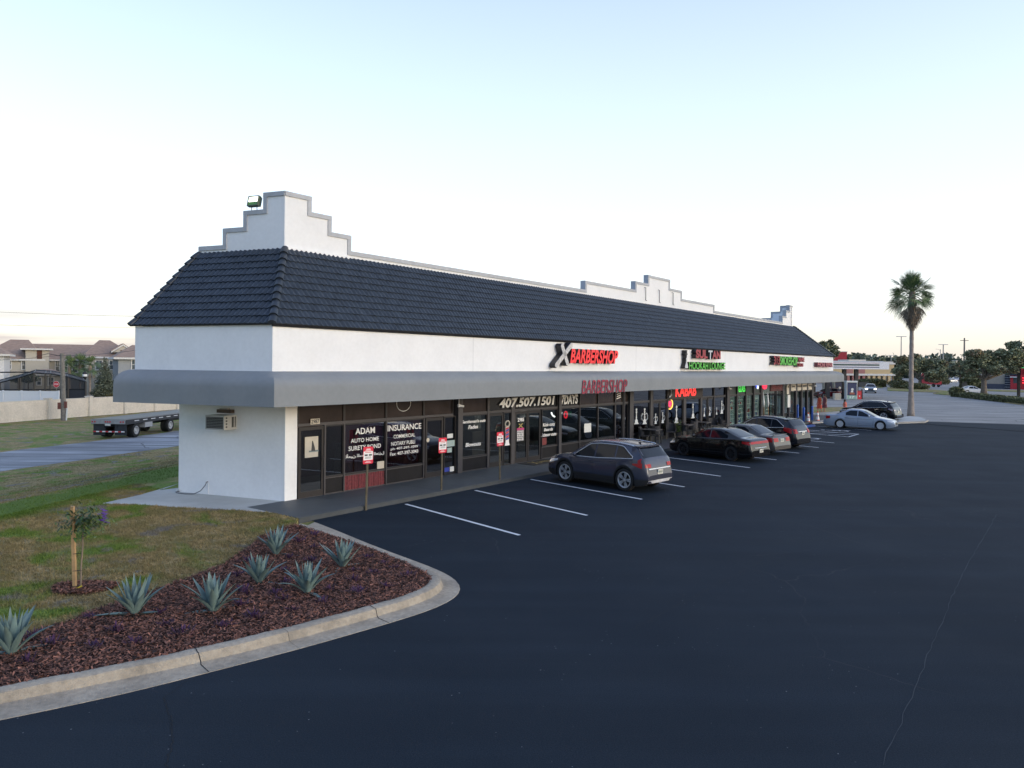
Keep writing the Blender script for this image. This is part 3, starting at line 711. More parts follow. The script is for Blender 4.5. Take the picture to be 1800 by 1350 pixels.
for k, (b0, ov, L_) in enumerate(st_):
    if k % 4 == 0: # slim ribs inside the awning
        mb.tube([(b0[0]+ov[0]*.02, b0[1]+ov[1]*.02, 3.70), (b0[0]+ov[0]*.60, b0[1]+ov[1]*.60, 3.56), (b0[0]+ov[0]*.95, b0[1]+ov[1]*.95, 3.2), (b0[0]+ov[0]*.95, b0[1]+ov[1]*.95, 2.9), (b0[0], b0[1], 2.93)], .012, M_GALV, 4)
mb.build('awning_frame', B)
# red outline lettering on the awning front
s0, z1 = F(1023, 668, 1.27); s1, z0 = F(1103, 690, 1.27)
mb = MB(); M_RTXT = mat('red_awning_letter', (.30, .022, .05), .6, var=.1); M_RDK = mat('dark_awning_letter', (.05, .04, .05), .7)
text_box(mb, 'BARBERSHOP', s0+.025, z0+.012, s1, z1-.02, -1.272, M_RDK, shear=.18, bold=0)
text_box(mb, 'BARBERSHOP', s0, z0+.03, s1-.05, z1, -1.276, M_RTXT, shear=.18, bold=0)
mb.build('awning_lettering', B)

M_CURT = mat('red_curtain', (.13, .022, .028), .8, var=.3, scale=14)
# ---- storefront: bays measured along the front
TZ0, TZ1, SILL, BASE = 2.19, 3.12, .62, .12
HF = .035
def frame_rect(mbx, x0, x1, z0, z1, t=.05, y0=-.03, y1=.06, m=M_FRAME):
    mbx.box(x0, x0+t, y0, y1, z0, z1, m); mbx.box(x1-t, x1, y0, y1, z0, z1, m)
    mbx.box(x0+t, x1-t, y0, y1, z0, z0+t, m); mbx.box(x0+t, x1-t, y0, y1, z1-t, z1, m)
def window(x0, x1, z0=SILL, z1=TZ0, g=None, label=None, fm=M_FRAME, t=.045):
    mb_ = MB(); mb_.box(x0+t*.7, x1-t*.7, .010, .018, z0+t*.7, z1-t*.7, g or G_STORE); wn = mb_.build('window', B)
    if label: wn['label'] = label
    mf = MB(); frame_rect(mf, x0+.002, x1-.002, z0+.001, z1-.001, t, m=fm); mf.build('frame', wn)
    return wn
def transom(x0, x1, g=None, label=None):
    mb_ = MB(); mb_.box(x0+.03, x1-.03, .010, .018, TZ0+.06, TZ1, g or G_TINT); wn = mb_.build('transom_window', B)
    mf = MB(); mf.box(x0+.002, x1-.002, -.035, .06, TZ0+.001, TZ0+.08, M_FRAMEL); mf.box(x0+.002, x0+.04, -.03, .06, TZ0+.081, TZ1, M_FRAME); mf.box(x1-.04, x1-.002, -.03, .06, TZ0+.081, TZ1, M_FRAME); mf.build('frame', wn)
    if label: wn['label'] = label
    return wn
def base_panel(x0, x1, m=None, label=None):
    mb_ = MB(); mb_.box(x0+.02, x1-.02, .0, .02, BASE+.03, SILL-.03, m or M_BASE); mb_.box(x0, x1, -.03, .055, SILL-.03, SILL, M_FRAMEL); mb_.box(x0, x1, -.03, .05, BASE, BASE+.03, M_FRAMEL)
    mb_.box(x0, x0+.03, -.028, .052, BASE+.03, SILL-.03, M_FRAMEL)
    o_ = mb_.build('base_panel', B)
    if label: o_['label'] = label
    return o_
M_BASE = mat('dark_base_panel', (.010, .010, .012), .6, var=.2, scale=3, spec=.2)
def mullion(x, w_=.05, z0=BASE, z1=TZ1, m=M_FRAMEL):
    mb_ = MB(); mb_.box(x-w_/2, x+w_/2, -.05, .07, z0, z1, m); return mb_.build('mullion', B)
def door(x0, x1, z1=TZ0, handle='r', ajar=0.0, g=None, fm=M_FRAME, label=None):
    """glazed door: frame is the door itself; glass, handle below it"""
    w_ = x1-x0; M = None
    mb_ = MB(); st = .085
    mb_.box(0, st, -.02, .03, 0, z1-BASE-.03, fm); mb_.box(w_-st, w_, -.02, .03, 0, z1-BASE-.03, fm)
    mb_.box(st, w_-st, -.02, .03, 0, .17, fm); mb_.box(st, w_-st, -.02, .03, z1-BASE-.13, z1-BASE-.03, fm)
    d_ = mb_.build('door', B); d_.location = (x0, 0, BASE+.01); d_.rotation_euler = (0, 0, ajar)
    if label: d_['label'] = label
    mg = MB(); mg.box(st, w_-st, .0, .008, .17, z1-BASE-.13, g or G_STORE); mg.build('glass', d_)
    hx = w_-.05 if handle == 'r' else .05
    mh = MB(); mh.tube([(hx, -.02, .80), (hx, -.075, .82), (hx, -.075, 1.12), (hx, -.02, 1.14)], .012, M_FRAMEL, 6); mh.build('handle', d_)
    mt = MB(); mt.box(x0, x1, -.02, .05, BASE, BASE+.012, M_FRAMEL); mt.build('threshold', B)
    return d_
def lettering(parent, items, y=-.012, name='lettering', m=None, local=0.0):
    """items: (text, px0, py_top, px1, py_bottom, shear, bold) measured in the photo at the glass plane"""
    mb_ = MB()
    for it in items:
        tx, a, b_, c_, d_ = it[:5]; sh = it[5] if len(it) > 5 else 0; bo = it[6] if len(it) > 6 else 0; mm = it[7] if len(it) > 7 else (m or M_TXT)
        xa, za = F(a, b_, -y); xb, _ = F(c_, d_, -y); zb = F(a, d_, -y)[1]     # top and bottom both read at the left end of the line
        text_box(mb_, tx, xa-local, zb, xb-local, za, y, mm, sh, bo)
    return mb_.build(name, parent)

def PX(p): return FS(p, 0.0)
M_PURP = mat('purple_window_film', (.16, .045, .095), .35, var=.1)
M_CURT = mat('red_curtain', (.13, .022, .028), .8, var=.3, scale=14)
# interior shells so that the glass has depth behind it: one darker room per shop
M_CARD0 = mat('wall_poster', (.40, .42, .40), .7, var=.3, scale=9)
rooms = [(.45, 7.1, (.20, .12, .10)), (7.35, 18.9, (.16, .19, .20)), (19.1, 33.4, (.12, .07, .09)), (33.6, 43.2, (.5, .6, .6)), (43.4, 51.7, (.3, .34, .34))]
for i, (x0, x1, c_) in enumerate(rooms):
    m_ = mat('room_wall_%s' % 'abcde'[i], c_, .9, var=.15, scale=1.2)
    mb_ = MB(); y1 = 3.35
    mb_.quad((x0, y1, .1), (x1, y1, .1), (x1, y1, 3.2), (x0, y1, 3.2), m_); mb_.quad((x0, .1, .1), (x0, y1, .1), (x0, y1, 3.2), (x0, .1, 3.2), m_)
    mb_.quad((x1, y1, .1), (x1, .1, .1), (x1, .1, 3.2), (x1, y1, 3.2), m_); mb_.quad((x0, .1, .115), (x1, .1, .115), (x1, y1, .115), (x0, y1, .115), mat('shop_floor', (.12, .11, .10), .5)); mb_.quad((x0, .1, 2.975), (x1, .1, 2.975), (x1, y1, 2.975), (x0, y1, 2.975), M_DARK)
    mb_.build('shop_interior', B)
    e_ = (5, 9, 5, 13, 10)[i]
    for k in range(max(1, int((x1-x0)/3.2))):        # glowing ceiling panels added to brighten the dark shop interiors
        xc = x0+1.4+k*3.2; ml = MB(); ml.box(xc-.55, xc+.55, 1.2, 1.5, 2.90, 2.935, emit('shop_fill_light_%s' % 'abcde'[i], (1.0, .96, .88), e_)); ml.build('added_ceiling_light', B)
        mf = MB(); xx = x0+.6+k*3.2; mf.box(xx, xx+1.3, 2.6, 3.1, .12, .9+.3*(k % 2), mat('shop_counter', (.22, .20, .18), .6)); mf.box(xx+.1, xx+.5, 2.55, 2.59, 1.3, 2.1, M_CARD0); mf.box(xx+.8, xx+1.2, 2.3, 2.5, .5, 1.15, M_BLACK); mf.build('counter', B)
# soffit under the fascia, over the walkway
mb_ = MB(); mb_.box(-.4, LEN, -FO+.02, .0, 2.985, 2.998, M_FRAME); mb_.build('soffit', B)

# --- shop 1: insurance office
b = [.41]+[PX(p) for p in (570.5, 604.5, 678.5, 744.5)]
door(.44, b[1]-.02, label='bronze glass door with a ship poster')
transom(.41, b[2]); transom(b[2], b[3]); transom(b[3], b[4]); transom(b[4], PX(796))
mullion(b[1], .05, z1=TZ0); 
window(b[1], b[2], label='narrow sidelight window beside the first door'); base_panel(b[1], b[2])
wA = window(b[2], b[3], g=None, label='purple tinted window lettered ADAM AUTO HOME SURETY BOND'); bp_ = base_panel(b[2], b[3], M_BASE, 'red curtained base pane'); mf = MB(); nn = 70; mf.add([(b[2]+.04+(b[3]-b[2]-.08)*k/nn, -.012-.012*math.sin(k*1.5)-.004*math.sin(k*4.1), z) for z in (BASE+.03, SILL-.031) for k in range(nn+1)], [(k, k+1, nn+2+k, nn+1+k) for k in range(nn)], M_CURT); mf.build('curtain', bp_)
wB = window(b[3], b[4], label='purple tinted window lettered INSURANCE COMMERCIAL'); base_panel(b[3], b[4])
for x in (b[2], b[3], b[4]): mullion(x, .045, z1=TZ0)
# tinted film and curtain folds behind the two lettered panes
for x0, x1, wn in ((b[2], b[3], wA), (b[3], b[4], wB)):
    mf = MB(); mf.box(x0+.05, x1-.05, .10, .11, SILL+.35, TZ0-.03, M_PURP); mf.build('tint_film', wn)
    mf = MB(); nn = 60; P0 = [(x0+.05+(x1-x0-.1)*k/nn, .16+.03*math.sin(k*1.9)+.012*math.sin(k*4.7)) for k in range(nn+1)]
    mf.add([(x, y, .16) for x, y in P0]+[(x, y, SILL+.45) for x, y in P0], [(k, k+1, nn+2+k, nn+1+k) for k in range(nn)], M_CURT); mf.build('curtain', wn)
lettering(wA, [('ADAM', 625, 753, 659, 764, 0, .012), ('AUTO HOME', 617, 771.7, 666, 779, 0, .01), ('SURETY BOND', 613, 785, 669.5, 793, 0, .01), ('\uFE97\uFE84\uFEE3\uFEF4\uFEE6 \uFEDF\uFEE0\uFEB4\uFEF4\uFE8E\uFEAD\uFE95 \uFE8D\uFEDF\uFEE4\uFEE8\uFEB0\uFEDD', 607.5, 799, 675, 807.5, 0, .02)])
lettering(wB, [('INSURANCE', 681.5, 748, 740.5, 758.5, 0, .012), ('COMMERCIAL', 692, 764.5, 729.5, 771, 0, .008), ('NOTARY PUBLI', 688, 777.2, 729.5, 784, 0, .008), ('ph: 407-397-1099', 687, 787.3, 734.5, 793, 0, .012), ('Fax: 407-397-3043', 686, 795.6, 735, 801.5, 0, .012)])
# pale notice in the corner of the lettered window, ship poster on the door, number plate
def sticker(parent, px0, py0, px1, py1, m, y=-.014, name='sticker', dx=0.0, frame=None):
    xa, za = F(px0, py0, -y); xb, zb = F(px1, py1, -y); mb_ = MB(); mb_.box(xa-dx, xb-dx, y-.003, y+.001, zb, za, m)
    if frame: mb_.box(xa-dx+.03, xb-dx-.03, y-.005, y-.002, zb+.04, za-.04, frame)
    return mb_.build(name, parent)
M_CARD = mat('cream_paper', (.50, .46, .38), .8, var=.06); M_PAPER = mat('white_paper', (.62, .64, .62), .8, var=.05); M_MINT = mat('mint_paper', (.36, .46, .43), .8)
sticker(wA, 663, 811.5, 675, 824, M_CARD, name='notice')
pos = sticker(B, 536, 768.5, 559, 802.5, M_CARD, y=-.022, name='ship_poster')
mb_ = MB(); xa, za = F(545, 775, -.03); xb, zb = F(552, 792, -.03); M_INK = mat('dark_ink', (.05, .05, .05), .8)
mb_.add([(xa, -.030, zb), (xb, -.030, zb), (xb-.02, -.030, zb+.1), (xa+.06, -.030, za), (xa+.03, -.030, zb+.3)], [(0, 1, 2, 3, 4)], M_INK); mb_.box(xa-.08, xb+.12, -.029, -.0265, zb-.03, zb+.02, mat('poster_sea', (.16, .2, .2), .8)); mb_.build('ship_drawing', pos)
num = sticker(B, 546, 736.5, 562, 745, M_CARD, y=-.045, name='number_plate')
mb_ = MB(); xa, za = F(547, 737.5, .045); xb, zb = F(561, 744, .045); text_box(mb_, '2987', xa, zb, xb, za, -.051, M_INK, bold=.02); mb_.build('digits', num)
# circle logo on the upper glass
mb_ = MB(); xa, za = F(710, 712, .02)
mb_.tube([(xa+.32*math.cos(t), -.012, 2.72+.26*math.sin(t)) for t in np.linspace(0, 2*PI, 25)], .010, M_TXT, 4); mb_.build('ring_logo', B)

# --- shop 2 door (service entrance with papers) and the thick pier
dB0, dB1 = PX(748), PX(779)
dd = door(dB0, dB1, label='glass door with a round sticker'); 
mb_ = MB(); x_, z_ = F(752, 774, .02); mb_.lathe([(0, 0), (.075, 0), (.075, .004), (0, .004)], M_CARD, 20, Matrix.Translation((x_-dB0, -.025, z_-BASE)) @ Matrix.Rotation(PI/2, 4, 'X')); mb_.build('round_sticker', dd)
wn = window(PX(780), PX(801), BASE, TZ0, label='narrow pane with taped papers')
for q in ((786, 763, 796, 769.5, M_PAPER), (783, 775, 799, 784, M_MINT), (786, 787.5, 794, 795, M_MINT), (781, 822.5, 790, 828.5, mat('blue_sticker', (.02, .04, .30), .6)), (791, 820.5, 798, 828, M_PAPER)): sticker(wn, *q[:4], q[4])
def pier(px0, px1, o_=.10):
    mb_ = MB(); mb_.box(PX(px0), PX(px1), -o_, .1, BASE, TZ1, M_FRAMEL); return mb_.build('pier', B)
pier(801.5, 809.5, .13)
# --- barber shop
x0, x1 = PX(810), PX(856.5)
transom(x0, x1); wn = window(x0, x1, label='dark window lettered Gentleman\'s cuts, Fades, Blowouts'); base_panel(x0, x1)
lettering(wn, [("Gentleman's cuts", 811, 739.3, 853.5, 745, .2, .025), ('Fades', 823.3, 747.7, 840.4, 754.5, .2, .025), ('Blowouts', 818.3, 779, 845.3, 786, .2, .025)])
mullion(PX(857.5), .10)
dr_ = door(PX(859), PX(884.5), label='single glass door left of the barber pole')
wn = window(PX(885), PX(898.5), BASE, TZ0, label='narrow pane with barber pole decal')
# barber pole decal
mb_ = MB(); xa, za = F(888, 741, .02); xb, zb = F(896, 778, .02); M_BLU = mat('decal_blue', (.03, .06, .28), .5); xc = (xa+xb)/2; hw = (xb-xa)*.36
mb_.box(xc-hw, xc+hw, -.016, -.014, zb, za-.18, M_TXT)
for k in range(6):
    zz = zb+.10+k*(za-.25-zb-.1)/6; m_ = M_BLU if k % 2 == 0 else M_RED
    mb_.add([(xc-hw*.9, -.018, zz), (xc+hw*.9, -.018, zz+.05), (xc+hw*.9, -.018, zz+.13), (xc-hw*.9, -.018, zz+.08)], [(0, 1, 2, 3)], m_)
mb_.tube([(xc+.13*math.cos(t), -.016, za-.1+.12*math.sin(t)) for t in np.linspace(0, 2*PI, 17)], .03, M_CARD, 5)
mb_.add([(xc-hw*1.5, -.017, zb-.10), (xc+hw*1.5, -.017, zb-.10), (xc+hw, -.017, zb+.02), (xc-hw, -.017, zb+.02)], [(0, 1, 2, 3)], M_TXT); mb_.build('barber_pole_decal', wn)
mullion(PX(901), .22)
xd0, xd1, xd2 = PX(905), PX(927.5), PX(950)
dA = door(xd0, xd1-.01, handle='r', label='left leaf of the double door with hours sticker'); dC = door(xd1+.01, xd2, handle='l', label='right leaf of the double door')
mb_ = MB(); xa, za = F(911, 735.5, .03); xb, zb = F(922, 741, .03); text_box(mb_, '2985', xa-xd0, zb-BASE, xb-xd0, za-BASE, -.006, M_TXT, bold=.03)
xa, za = F(912, 745.5, .03); xb, zb = F(920.5, 752, .03); text_box(mb_, 'X', xa-xd0, zb-BASE, xb-xd0, za-BASE, -.006, mat('gold_vinyl', (.36, .29, .09), .5), bold=.03)
xa, za = F(909.5, 753.5, .03); xb, zb = F(922, 756, .03); mb_.box(xa-xd0, xb-xd0, -.008, -.004, zb-BASE, za-BASE, mat('magenta_vinyl', (.45, .03, .16), .5))
xa, za = F(909.5, 757, .03); xb, zb = F(921.5, 775, .03); mb_.box(xa-xd0, xb-xd0, -.006, -.004, zb-BASE, za-BASE, mat('grey_card', (.22, .22, .23), .7))
for k, tx in enumerate(('Hours', 'Mon Sat', '10-8', 'Sunday', '10-5')):
    zt = za-BASE-.02-k*(za-zb-.03)/5; text_box(mb_, tx, xa-xd0+.03, zt-.055, xb-xd0-.03, zt, -.009, M_TXT, bold=.02)
mb_.build('door_lettering', dA)
transom(PX(857.5), PX(950), g=mat('black_sign_film', (.010, .010, .012), .25)); 
xw0, xw1 = PX(952), PX(979.5)
wn = window(xw0, xw1, label='window lettered Kids cuts, Beards, Scissor cuts'); base_panel(xw0, xw1)
lettering(wn, [('Kids cuts', 954.4, 744.2, 975, 750, .2, .025), ('Beards', 956.4, 752.8, 972, 758.3, .2, .025), ('Scissor cuts', 951.2, 762.2, 978, 768.3, .2, .025)])
sticker(wn, 952.5, 770, 960.5, 781.5, mat('faded_red_notice', (.14, .02, .02), .6))
transom(PX(950), PX(979.5), g=MATS['black_sign_film'])
mb_ = MB()
for tx, a, b_, c_, d_ in (('407.507.1501', 877.5, 698.5, 974.5, 715.5), ('7DAYS', 986, 694, 1015.5, 709.5)):
    xa, za = F(a, b_, .045); xb, zb = F(c_, d_, .045); text_box(mb_, tx, xa, F(a, (717.7 if b_ > 696 else 711.5), .06)[1], xb, F(a, (700.5 if b_ > 696 else 694.5), .06)[1], -.062, mat('white_phone_vinyl', (.62, .63, .62), .5), shear=.18, bold=.035)
mb_.build('phone_lettering', B)
pier(980, 984.5, .10)
mb_ = MB(); xa, za = F(978.5, 729, -.7); mb_.tube([(xa+.42*math.cos(t), .7, za+.16+.26*math.sin(t)) for t in np.linspace(PI*1.05, PI*1.9, 9)], .035, emit('ring_lamp_white', (1, 1, .95), 5.0), 6); mb_.build('ring_lamp', B)
xs_ = [PX(p) for p in (985, 1018.5, 1050.5, 1080.5)]
for i in range(3):
    wn = window(xs_[i], xs_[i+1], label=['window with a lit red and green OPEN sign', 'window with a white notice and pot plants', 'window with striped barber decal'][i]); base_panel(xs_[i], xs_[i+1]); transom(xs_[i], xs_[i+1], g=MATS['black_sign_film'] if i == 0 else None)
    if i == 0:
        mo = MB(); xa, za = F(992, 725, -.08); xb, zb = F(997, 733, -.08)
        mo.tube([((xa+xb)/2+.11*math.cos(t), .08, (za+zb)/2+.14*math.sin(t)) for t in np.linspace(0, 2*PI, 17)], .03, emit('neon_red', (1, .03, .05), 2.2), 5)
        xa, za = F(998.5, 724, -.08); xb, zb = F(1005, 732, -.08); text_box(mo, 'PE', xa, zb, xb, za, .08, emit('neon_green_dim', (.05, .25, .12), .6)); mo.build('open_sign', wn)
    if i == 1: sticker(wn, 1027, 745, 1039, 759, M_PAPER)
mullion(xs_[1], .05); mullion(xs_[2], .05); mullion(xs_[3], .06)
# return bay and post
wn = window(PX(1081.5), PX(1094), BASE, TZ0, label='narrow pane with striped barber decal'); transom(PX(1081.5), PX(1094))
mb_ = MB(); x_, z_ = F(1083.5, 700, .03)
for k in range(5): mb_.add([(x_-.0, -.045, 2.42+k*.1), (x_+.42, -.045, 2.5+k*.1), (x_+.42, -.045, 2.55+k*.1), (x_, -.045, 2.47+k*.1)], [(0, 1, 2, 3)], M_TXT)
mb_.build('striped_decal', wn)
mullion(PX(1095.5), .07); wn = window(PX(1097), PX(1103.5), BASE, TZ0); transom(PX(1097), PX(1103.5)); pier(1104, 1110.5, .12)

# --- hookah lounge with white pipe decals
M_DEC = mat('frosted_decal', (.55, .58, .60), .6, var=.05)
def hookah(mbx, x, zb, h, y, kind=0):
    """water-pipe silhouette decal: flared base, stem, bowl, curled hose(s)"""
    s_ = h
    prof = [(.0, .16), (.03, .17), (.06, .13), (.16, .10), (.22, .12), (.30, .06), (.36, .035), (.44, .05), (.50, .03), (.66, .022), (.74, .05), (.78, .07), (.80, .03), (.86, .03), (.90, .06), (.96, .06), (1.0, .03)]
    pts = [(x-r*1.7*s_, y, zb+t*s_) for t, r in prof]+[(x+r*1.7*s_, y, zb+t*s_) for t, r in prof[::-1]]
    n_ = len(prof)
    mbx.add(pts, [(k, 2*n_-1-k, 2*n_-2-k, k+1) for k in range(n_-1)], M_DEC)
    sides = {0: (), 1: (1,), 2: (1, -1), 3: (-1,)}[kind]
    for sd_ in sides:
        mbx.tube([(x+sd_*.06*s_, y, zb+.60*s_), (x+sd_*.28*s_, y, zb+.68*s_), (x+sd_*.42*s_, y, zb+.52*s_), (x+sd_*.38*s_, y, zb+.32*s_), (x+sd_*.18*s_, y, zb+.22*s_)], .028*s_, M_DEC, 4)
def decals(parent, lst):
    mb_ = MB()
    for px, pyt, pyb, kd in lst:
        xa, za = F(px, pyt, .02); _, zb = F(px, pyb, .02); hookah(mb_, xa, zb, za-zb, -.016, kd)
    return mb_.build('hookah_decal', parent)
M_PLUM = glass('plum_glass', (.30, .20, .25), 2.4)
bays = [(1112, 1141.5, 'w', [(1119, 718, 745.5, 0), (1133.5, 717.5, 745.5, 2)]), (1147, 1159.5, 'd', [(1152.5, 727, 745, 2)]), (1160, 1171.5, 'd', [(1165, 724.5, 743.5, 1)]),
        (1174, 1200, 'w', [(1189.5, 713, 743.5, 0)]), (1205, 1230, 'w', [(1218.5, 709.5, 735, 0)]), (1233.5, 1243, 'd', [(1238, 717, 732, 0)]), (1244, 1253.5, 'd', [(1247.5, 715, 730.5, 1)]), (1255, 1275, 'w', [(1260, 716, 728.5, 0), (1269, 704, 727, 1)])]
for p0, p1, kd, dc in bays:
    x0, x1 = PX(p0), PX(p1)
    if kd == 'w': wn = window(x0, x1, g=M_PLUM); base_panel(x0, x1); decals(wn, dc)
    else:
        wn = door(x0, x1, g=M_PLUM, handle='l'); od = decals(wn, dc); od.location = (-x0, 0, -BASE-.01); od.location.y = -.01
for p0, p1 in ((1112, 1141.5), (1147, 1172), (1233.5, 1253.5), (1255, 1275)): transom(PX(p0), PX(p1), g=M_PLUM)
for p0, p1 in ((1142, 1146.5), (1172, 1173.8), (1200.3, 1204.7), (1230.3, 1233), (1253.8, 1254.8)): pier(p0, p1, .06)
# KABAB transom sign
x0, x1 = PX(1173.9), PX(1232.5); mb_ = MB(); mb_.box(x0, x1, -.10, .02, TZ0+.03, TZ1-.05, mat('brown_sign_board', (.022, .014, .012), .5)); kb = mb_.build('sign_board', B)
xa, za = F(1188, 683, .12); xb, zb = F(1224, 699, .12); mb_ = MB(); text_box(mb_, 'KABAB', xa, 2.36, xb, 3.0, -.11, emit('kabab_red', (1.0, .035, .03), 1.3), bold=.03); mb_.build('sign_lettering', kb)
mb_ = MB(); xa, za = F(1175, 686, .12); mb_.tube([(xa+.05, -.11, 2.95), (xa+.35, -.11, 2.8), (xa+.38, -.11, 2.5), (xa+.12, -.11, 2.35)], .035, M_DEC, 5); mb_.build('moon_logo', kb)
# round red and yellow neon
wn = None; mb_ = MB(); xa, za = F(1177.5, 710.5, .03)
tt = np.linspace(-1.9, 1.9, 15); mb_.tube([(xa+.34*math.cos(t), -.03, za+.27*math.sin(t)) for t in tt], .028, emit('neon_yellow', (1, .62, .12), 1.6), 5)
mb_.tube([(xa-.15, -.03, za+.02), (xa+.0, -.03, za+.14), (xa+.16, -.03, za+.0), (xa+.02, -.03, za-.12), (xa-.14, -.03, za-.03)], .06, emit('neon_pink', (1, .05, .16), 1.5), 5); mb_.build('round_neon', B)

# --- smoke shop with shelved windows
G_CLR = glass('clear_shop_glass', (.80, .86, .85), 1.7)
pier(1275.5, 1280.5, .12)
M_SHELF = mat('white_shelf', (.55, .62, .58), .5)
for p0, p1 in ((1281, 1294), (1296, 1309.5), (1311.5, 1323.5), (1325.5, 1336.5)):
    x0, x1 = PX(p0), PX(p1); wn = window(x0, x1, BASE+.05, TZ0, g=G_CLR, label='clear window backed by white display shelves'); mb_ = MB()
    for z in np.arange(.35, 2.1, .30): mb_.box(x0+.08, x1-.08, .12, .16, z, z+.045, M_SHELF)
    for x in np.linspace(x0+.1, x1-.14, 4): mb_.box(x, x+.05, .161, .19, .2, 2.1, M_SHELF)
    mb_.box(x0+.06, x1-.06, .60, .62, .15, 2.1, mat('pale_shelf_back', (.20, .27, .26), .8)); 
    for k in range(16):
        xx = random.uniform(x0+.2, x1-.2); zz = .395+.30*random.randint(0, 4); mb_.tube([(xx, .14, zz), (xx, .14, zz+random.uniform(.08, .2))], random.uniform(.03, .06), random.choice([M_PAPER, M_MINT, M_RED, M_CARD, M_BLU]), 6)
    mb_.build('display_shelf', wn)
for p0, p1 in ((1294.2, 1295.8), (1309.7, 1311.2), (1323.7, 1325.2), (1336.7, 1340)): pier(p0, p1, .07)
GR = mat('green_transom_film', (.020, .035, .026), .35)
transom(PX(1281), PX(1295), g=GR); transom(PX(1296), PX(1322.5), g=GR); transom(PX(1325), PX(1336), g=GR)
mb_ = MB(); xa, za = F(1298, 682, .06); xb, zb = F(1310, 692.5, .06); text_box(mb_, 'GLASS', xa, 2.40, xb, 2.85, -.06, emit('neon_green', (.08, .9, .10), .9), bold=.02)
mb_.build('glass_sign', B)
mb_ = MB(); xa, za = F(1330.5, 681, .08); mb_.lathe([(0, 0), (.28, 0), (.28, .05), (0, .05)], emit('blue_lamp', (.04, .12, 1), 1.2), 16, Matrix.Translation((xa, -.08, 2.88)) @ Matrix.Rotation(PI/2, 4, 'X'))
mb_.lathe([(0, 0), (.14, 0), (.14, .05), (0, .05)], emit('white_lamp', (.9, .95, 1), 1.2), 12, Matrix.Translation((xa+.02, -.10, 2.68)) @ Matrix.Rotation(PI/2, 4, 'X')); mb_.build('round_light_sign', B)
mb_ = MB(); xa, za = F(1343.5, 681, .08); mb_.lathe([(0, 0), (.48, 0), (.48, .05), (0, .05)], emit('red_lamp', (1, .03, .09), 1.1), 18, Matrix.Translation((xa, -.08, 2.75)) @ Matrix.Rotation(PI/2, 4, 'X') @ Matrix.Diagonal((1, .55, 1, 1))); mb_.build('round_light_sign', B)
# --- open doorways and racks further on
x0, x1 = PX(1340.5), PX(1352); dr_ = door(x0, x1, g=G_CLR, ajar=-1.1)
for p0, p1, lab in ((1353, 1363, 'window with a white rack behind'), (1365, 1374, 'window with brown drapes'), (1378, 1385, None), (1388, 1397, 'window with signs and stickers')):
    x0, x1 = PX(p0), PX(p1); wn = window(x0, x1, BASE+.4, TZ0, g=G_CLR, label=lab)
    mb_ = MB()
    for z in np.arange(.7, 2.1, .25): mb_.box(x0+.1, x1-.1, .3, .34, z, z+.05, M_SHELF if p0 != 1365 else mat('drape_brown', (.20, .12, .10), .8))
    if p0 == 1365:
        for k in range(7): mb_.box(x0+.15+k*(x1-x0-.3)/7, x0+.15+(k+.6)*(x1-x0-.3)/7, .35, .4, .55, 2.1, MATS['drape_brown'])
    mb_.build('display_rack', wn)
for p0, p1 in ((1363.3, 1364.8), (1374.5, 1377.5), (1385.5, 1387.5), (1397.5, 1400)): pier(p0, p1, .08)
mb_ = MB(); x0, x1 = PX(1352.5), PX(1374); mb_.box(x0, x1, -.08, 0, TZ0+.12, TZ1-.1, mat('maroon_board', (.08, .018, .02), .6)); bd = mb_.build('sign_board', B)
mb_ = MB(); text_box(mb_, 'VAPE SHOP', x0+.25, 2.45, x1-.25, 2.85, -.09, mat('dull_red', (.25, .03, .04), .5), bold=.02); mb_.build('sign_lettering', bd)
M_SGNW = mat('beige_sign', (.52, .49, .42), .6, var=.04)
for k, (p0, p1) in enumerate(((1381.5, 1386.5), (1389, 1397.5), (1399, 1418), (1419.5, 1427))):
    x0, x1 = PX(p0), PX(p1); mb_ = MB(); mb_.box(x0, x1, -.07, 0, TZ0+.05 if k else 2.0, TZ1-.05, M_SGNW); bd = mb_.build('sign_board', B)
    mb_ = MB(); nl = 2 if k == 2 else 1
    for c_ in range(nl):
        xa = x0+(x1-x0)*(c_/nl)+.2; xb = x0+(x1-x0)*((c_+1)/nl)-.2
        for r_ in range(2):
            for q in range(4): mb_.box(xa+(xb-xa)*q/4, xa+(xb-xa)*(q+.72)/4, -.074, -.071, 2.78-r_*.28, 2.92-r_*.28, M_INK)
    mb_.build('sign_lettering', bd)
for p0, p1 in ((1400.5, 1407), (1408.5, 1417), (1418.5, 1425.5)):
    window(PX(p0), PX(p1), BASE, TZ0, g=G_CLR)
for p0, p1 in ((1407, 1408.3), (1417, 1418.3), (1425.8, 1427.8)): pier(p0, p1, .10)
mb_ = MB(); mb_.box(PX(1382), PX(1386.5), -.12, -.06, 1.0, 1.95, M_PAPER); mb_.build('white_poster', B)

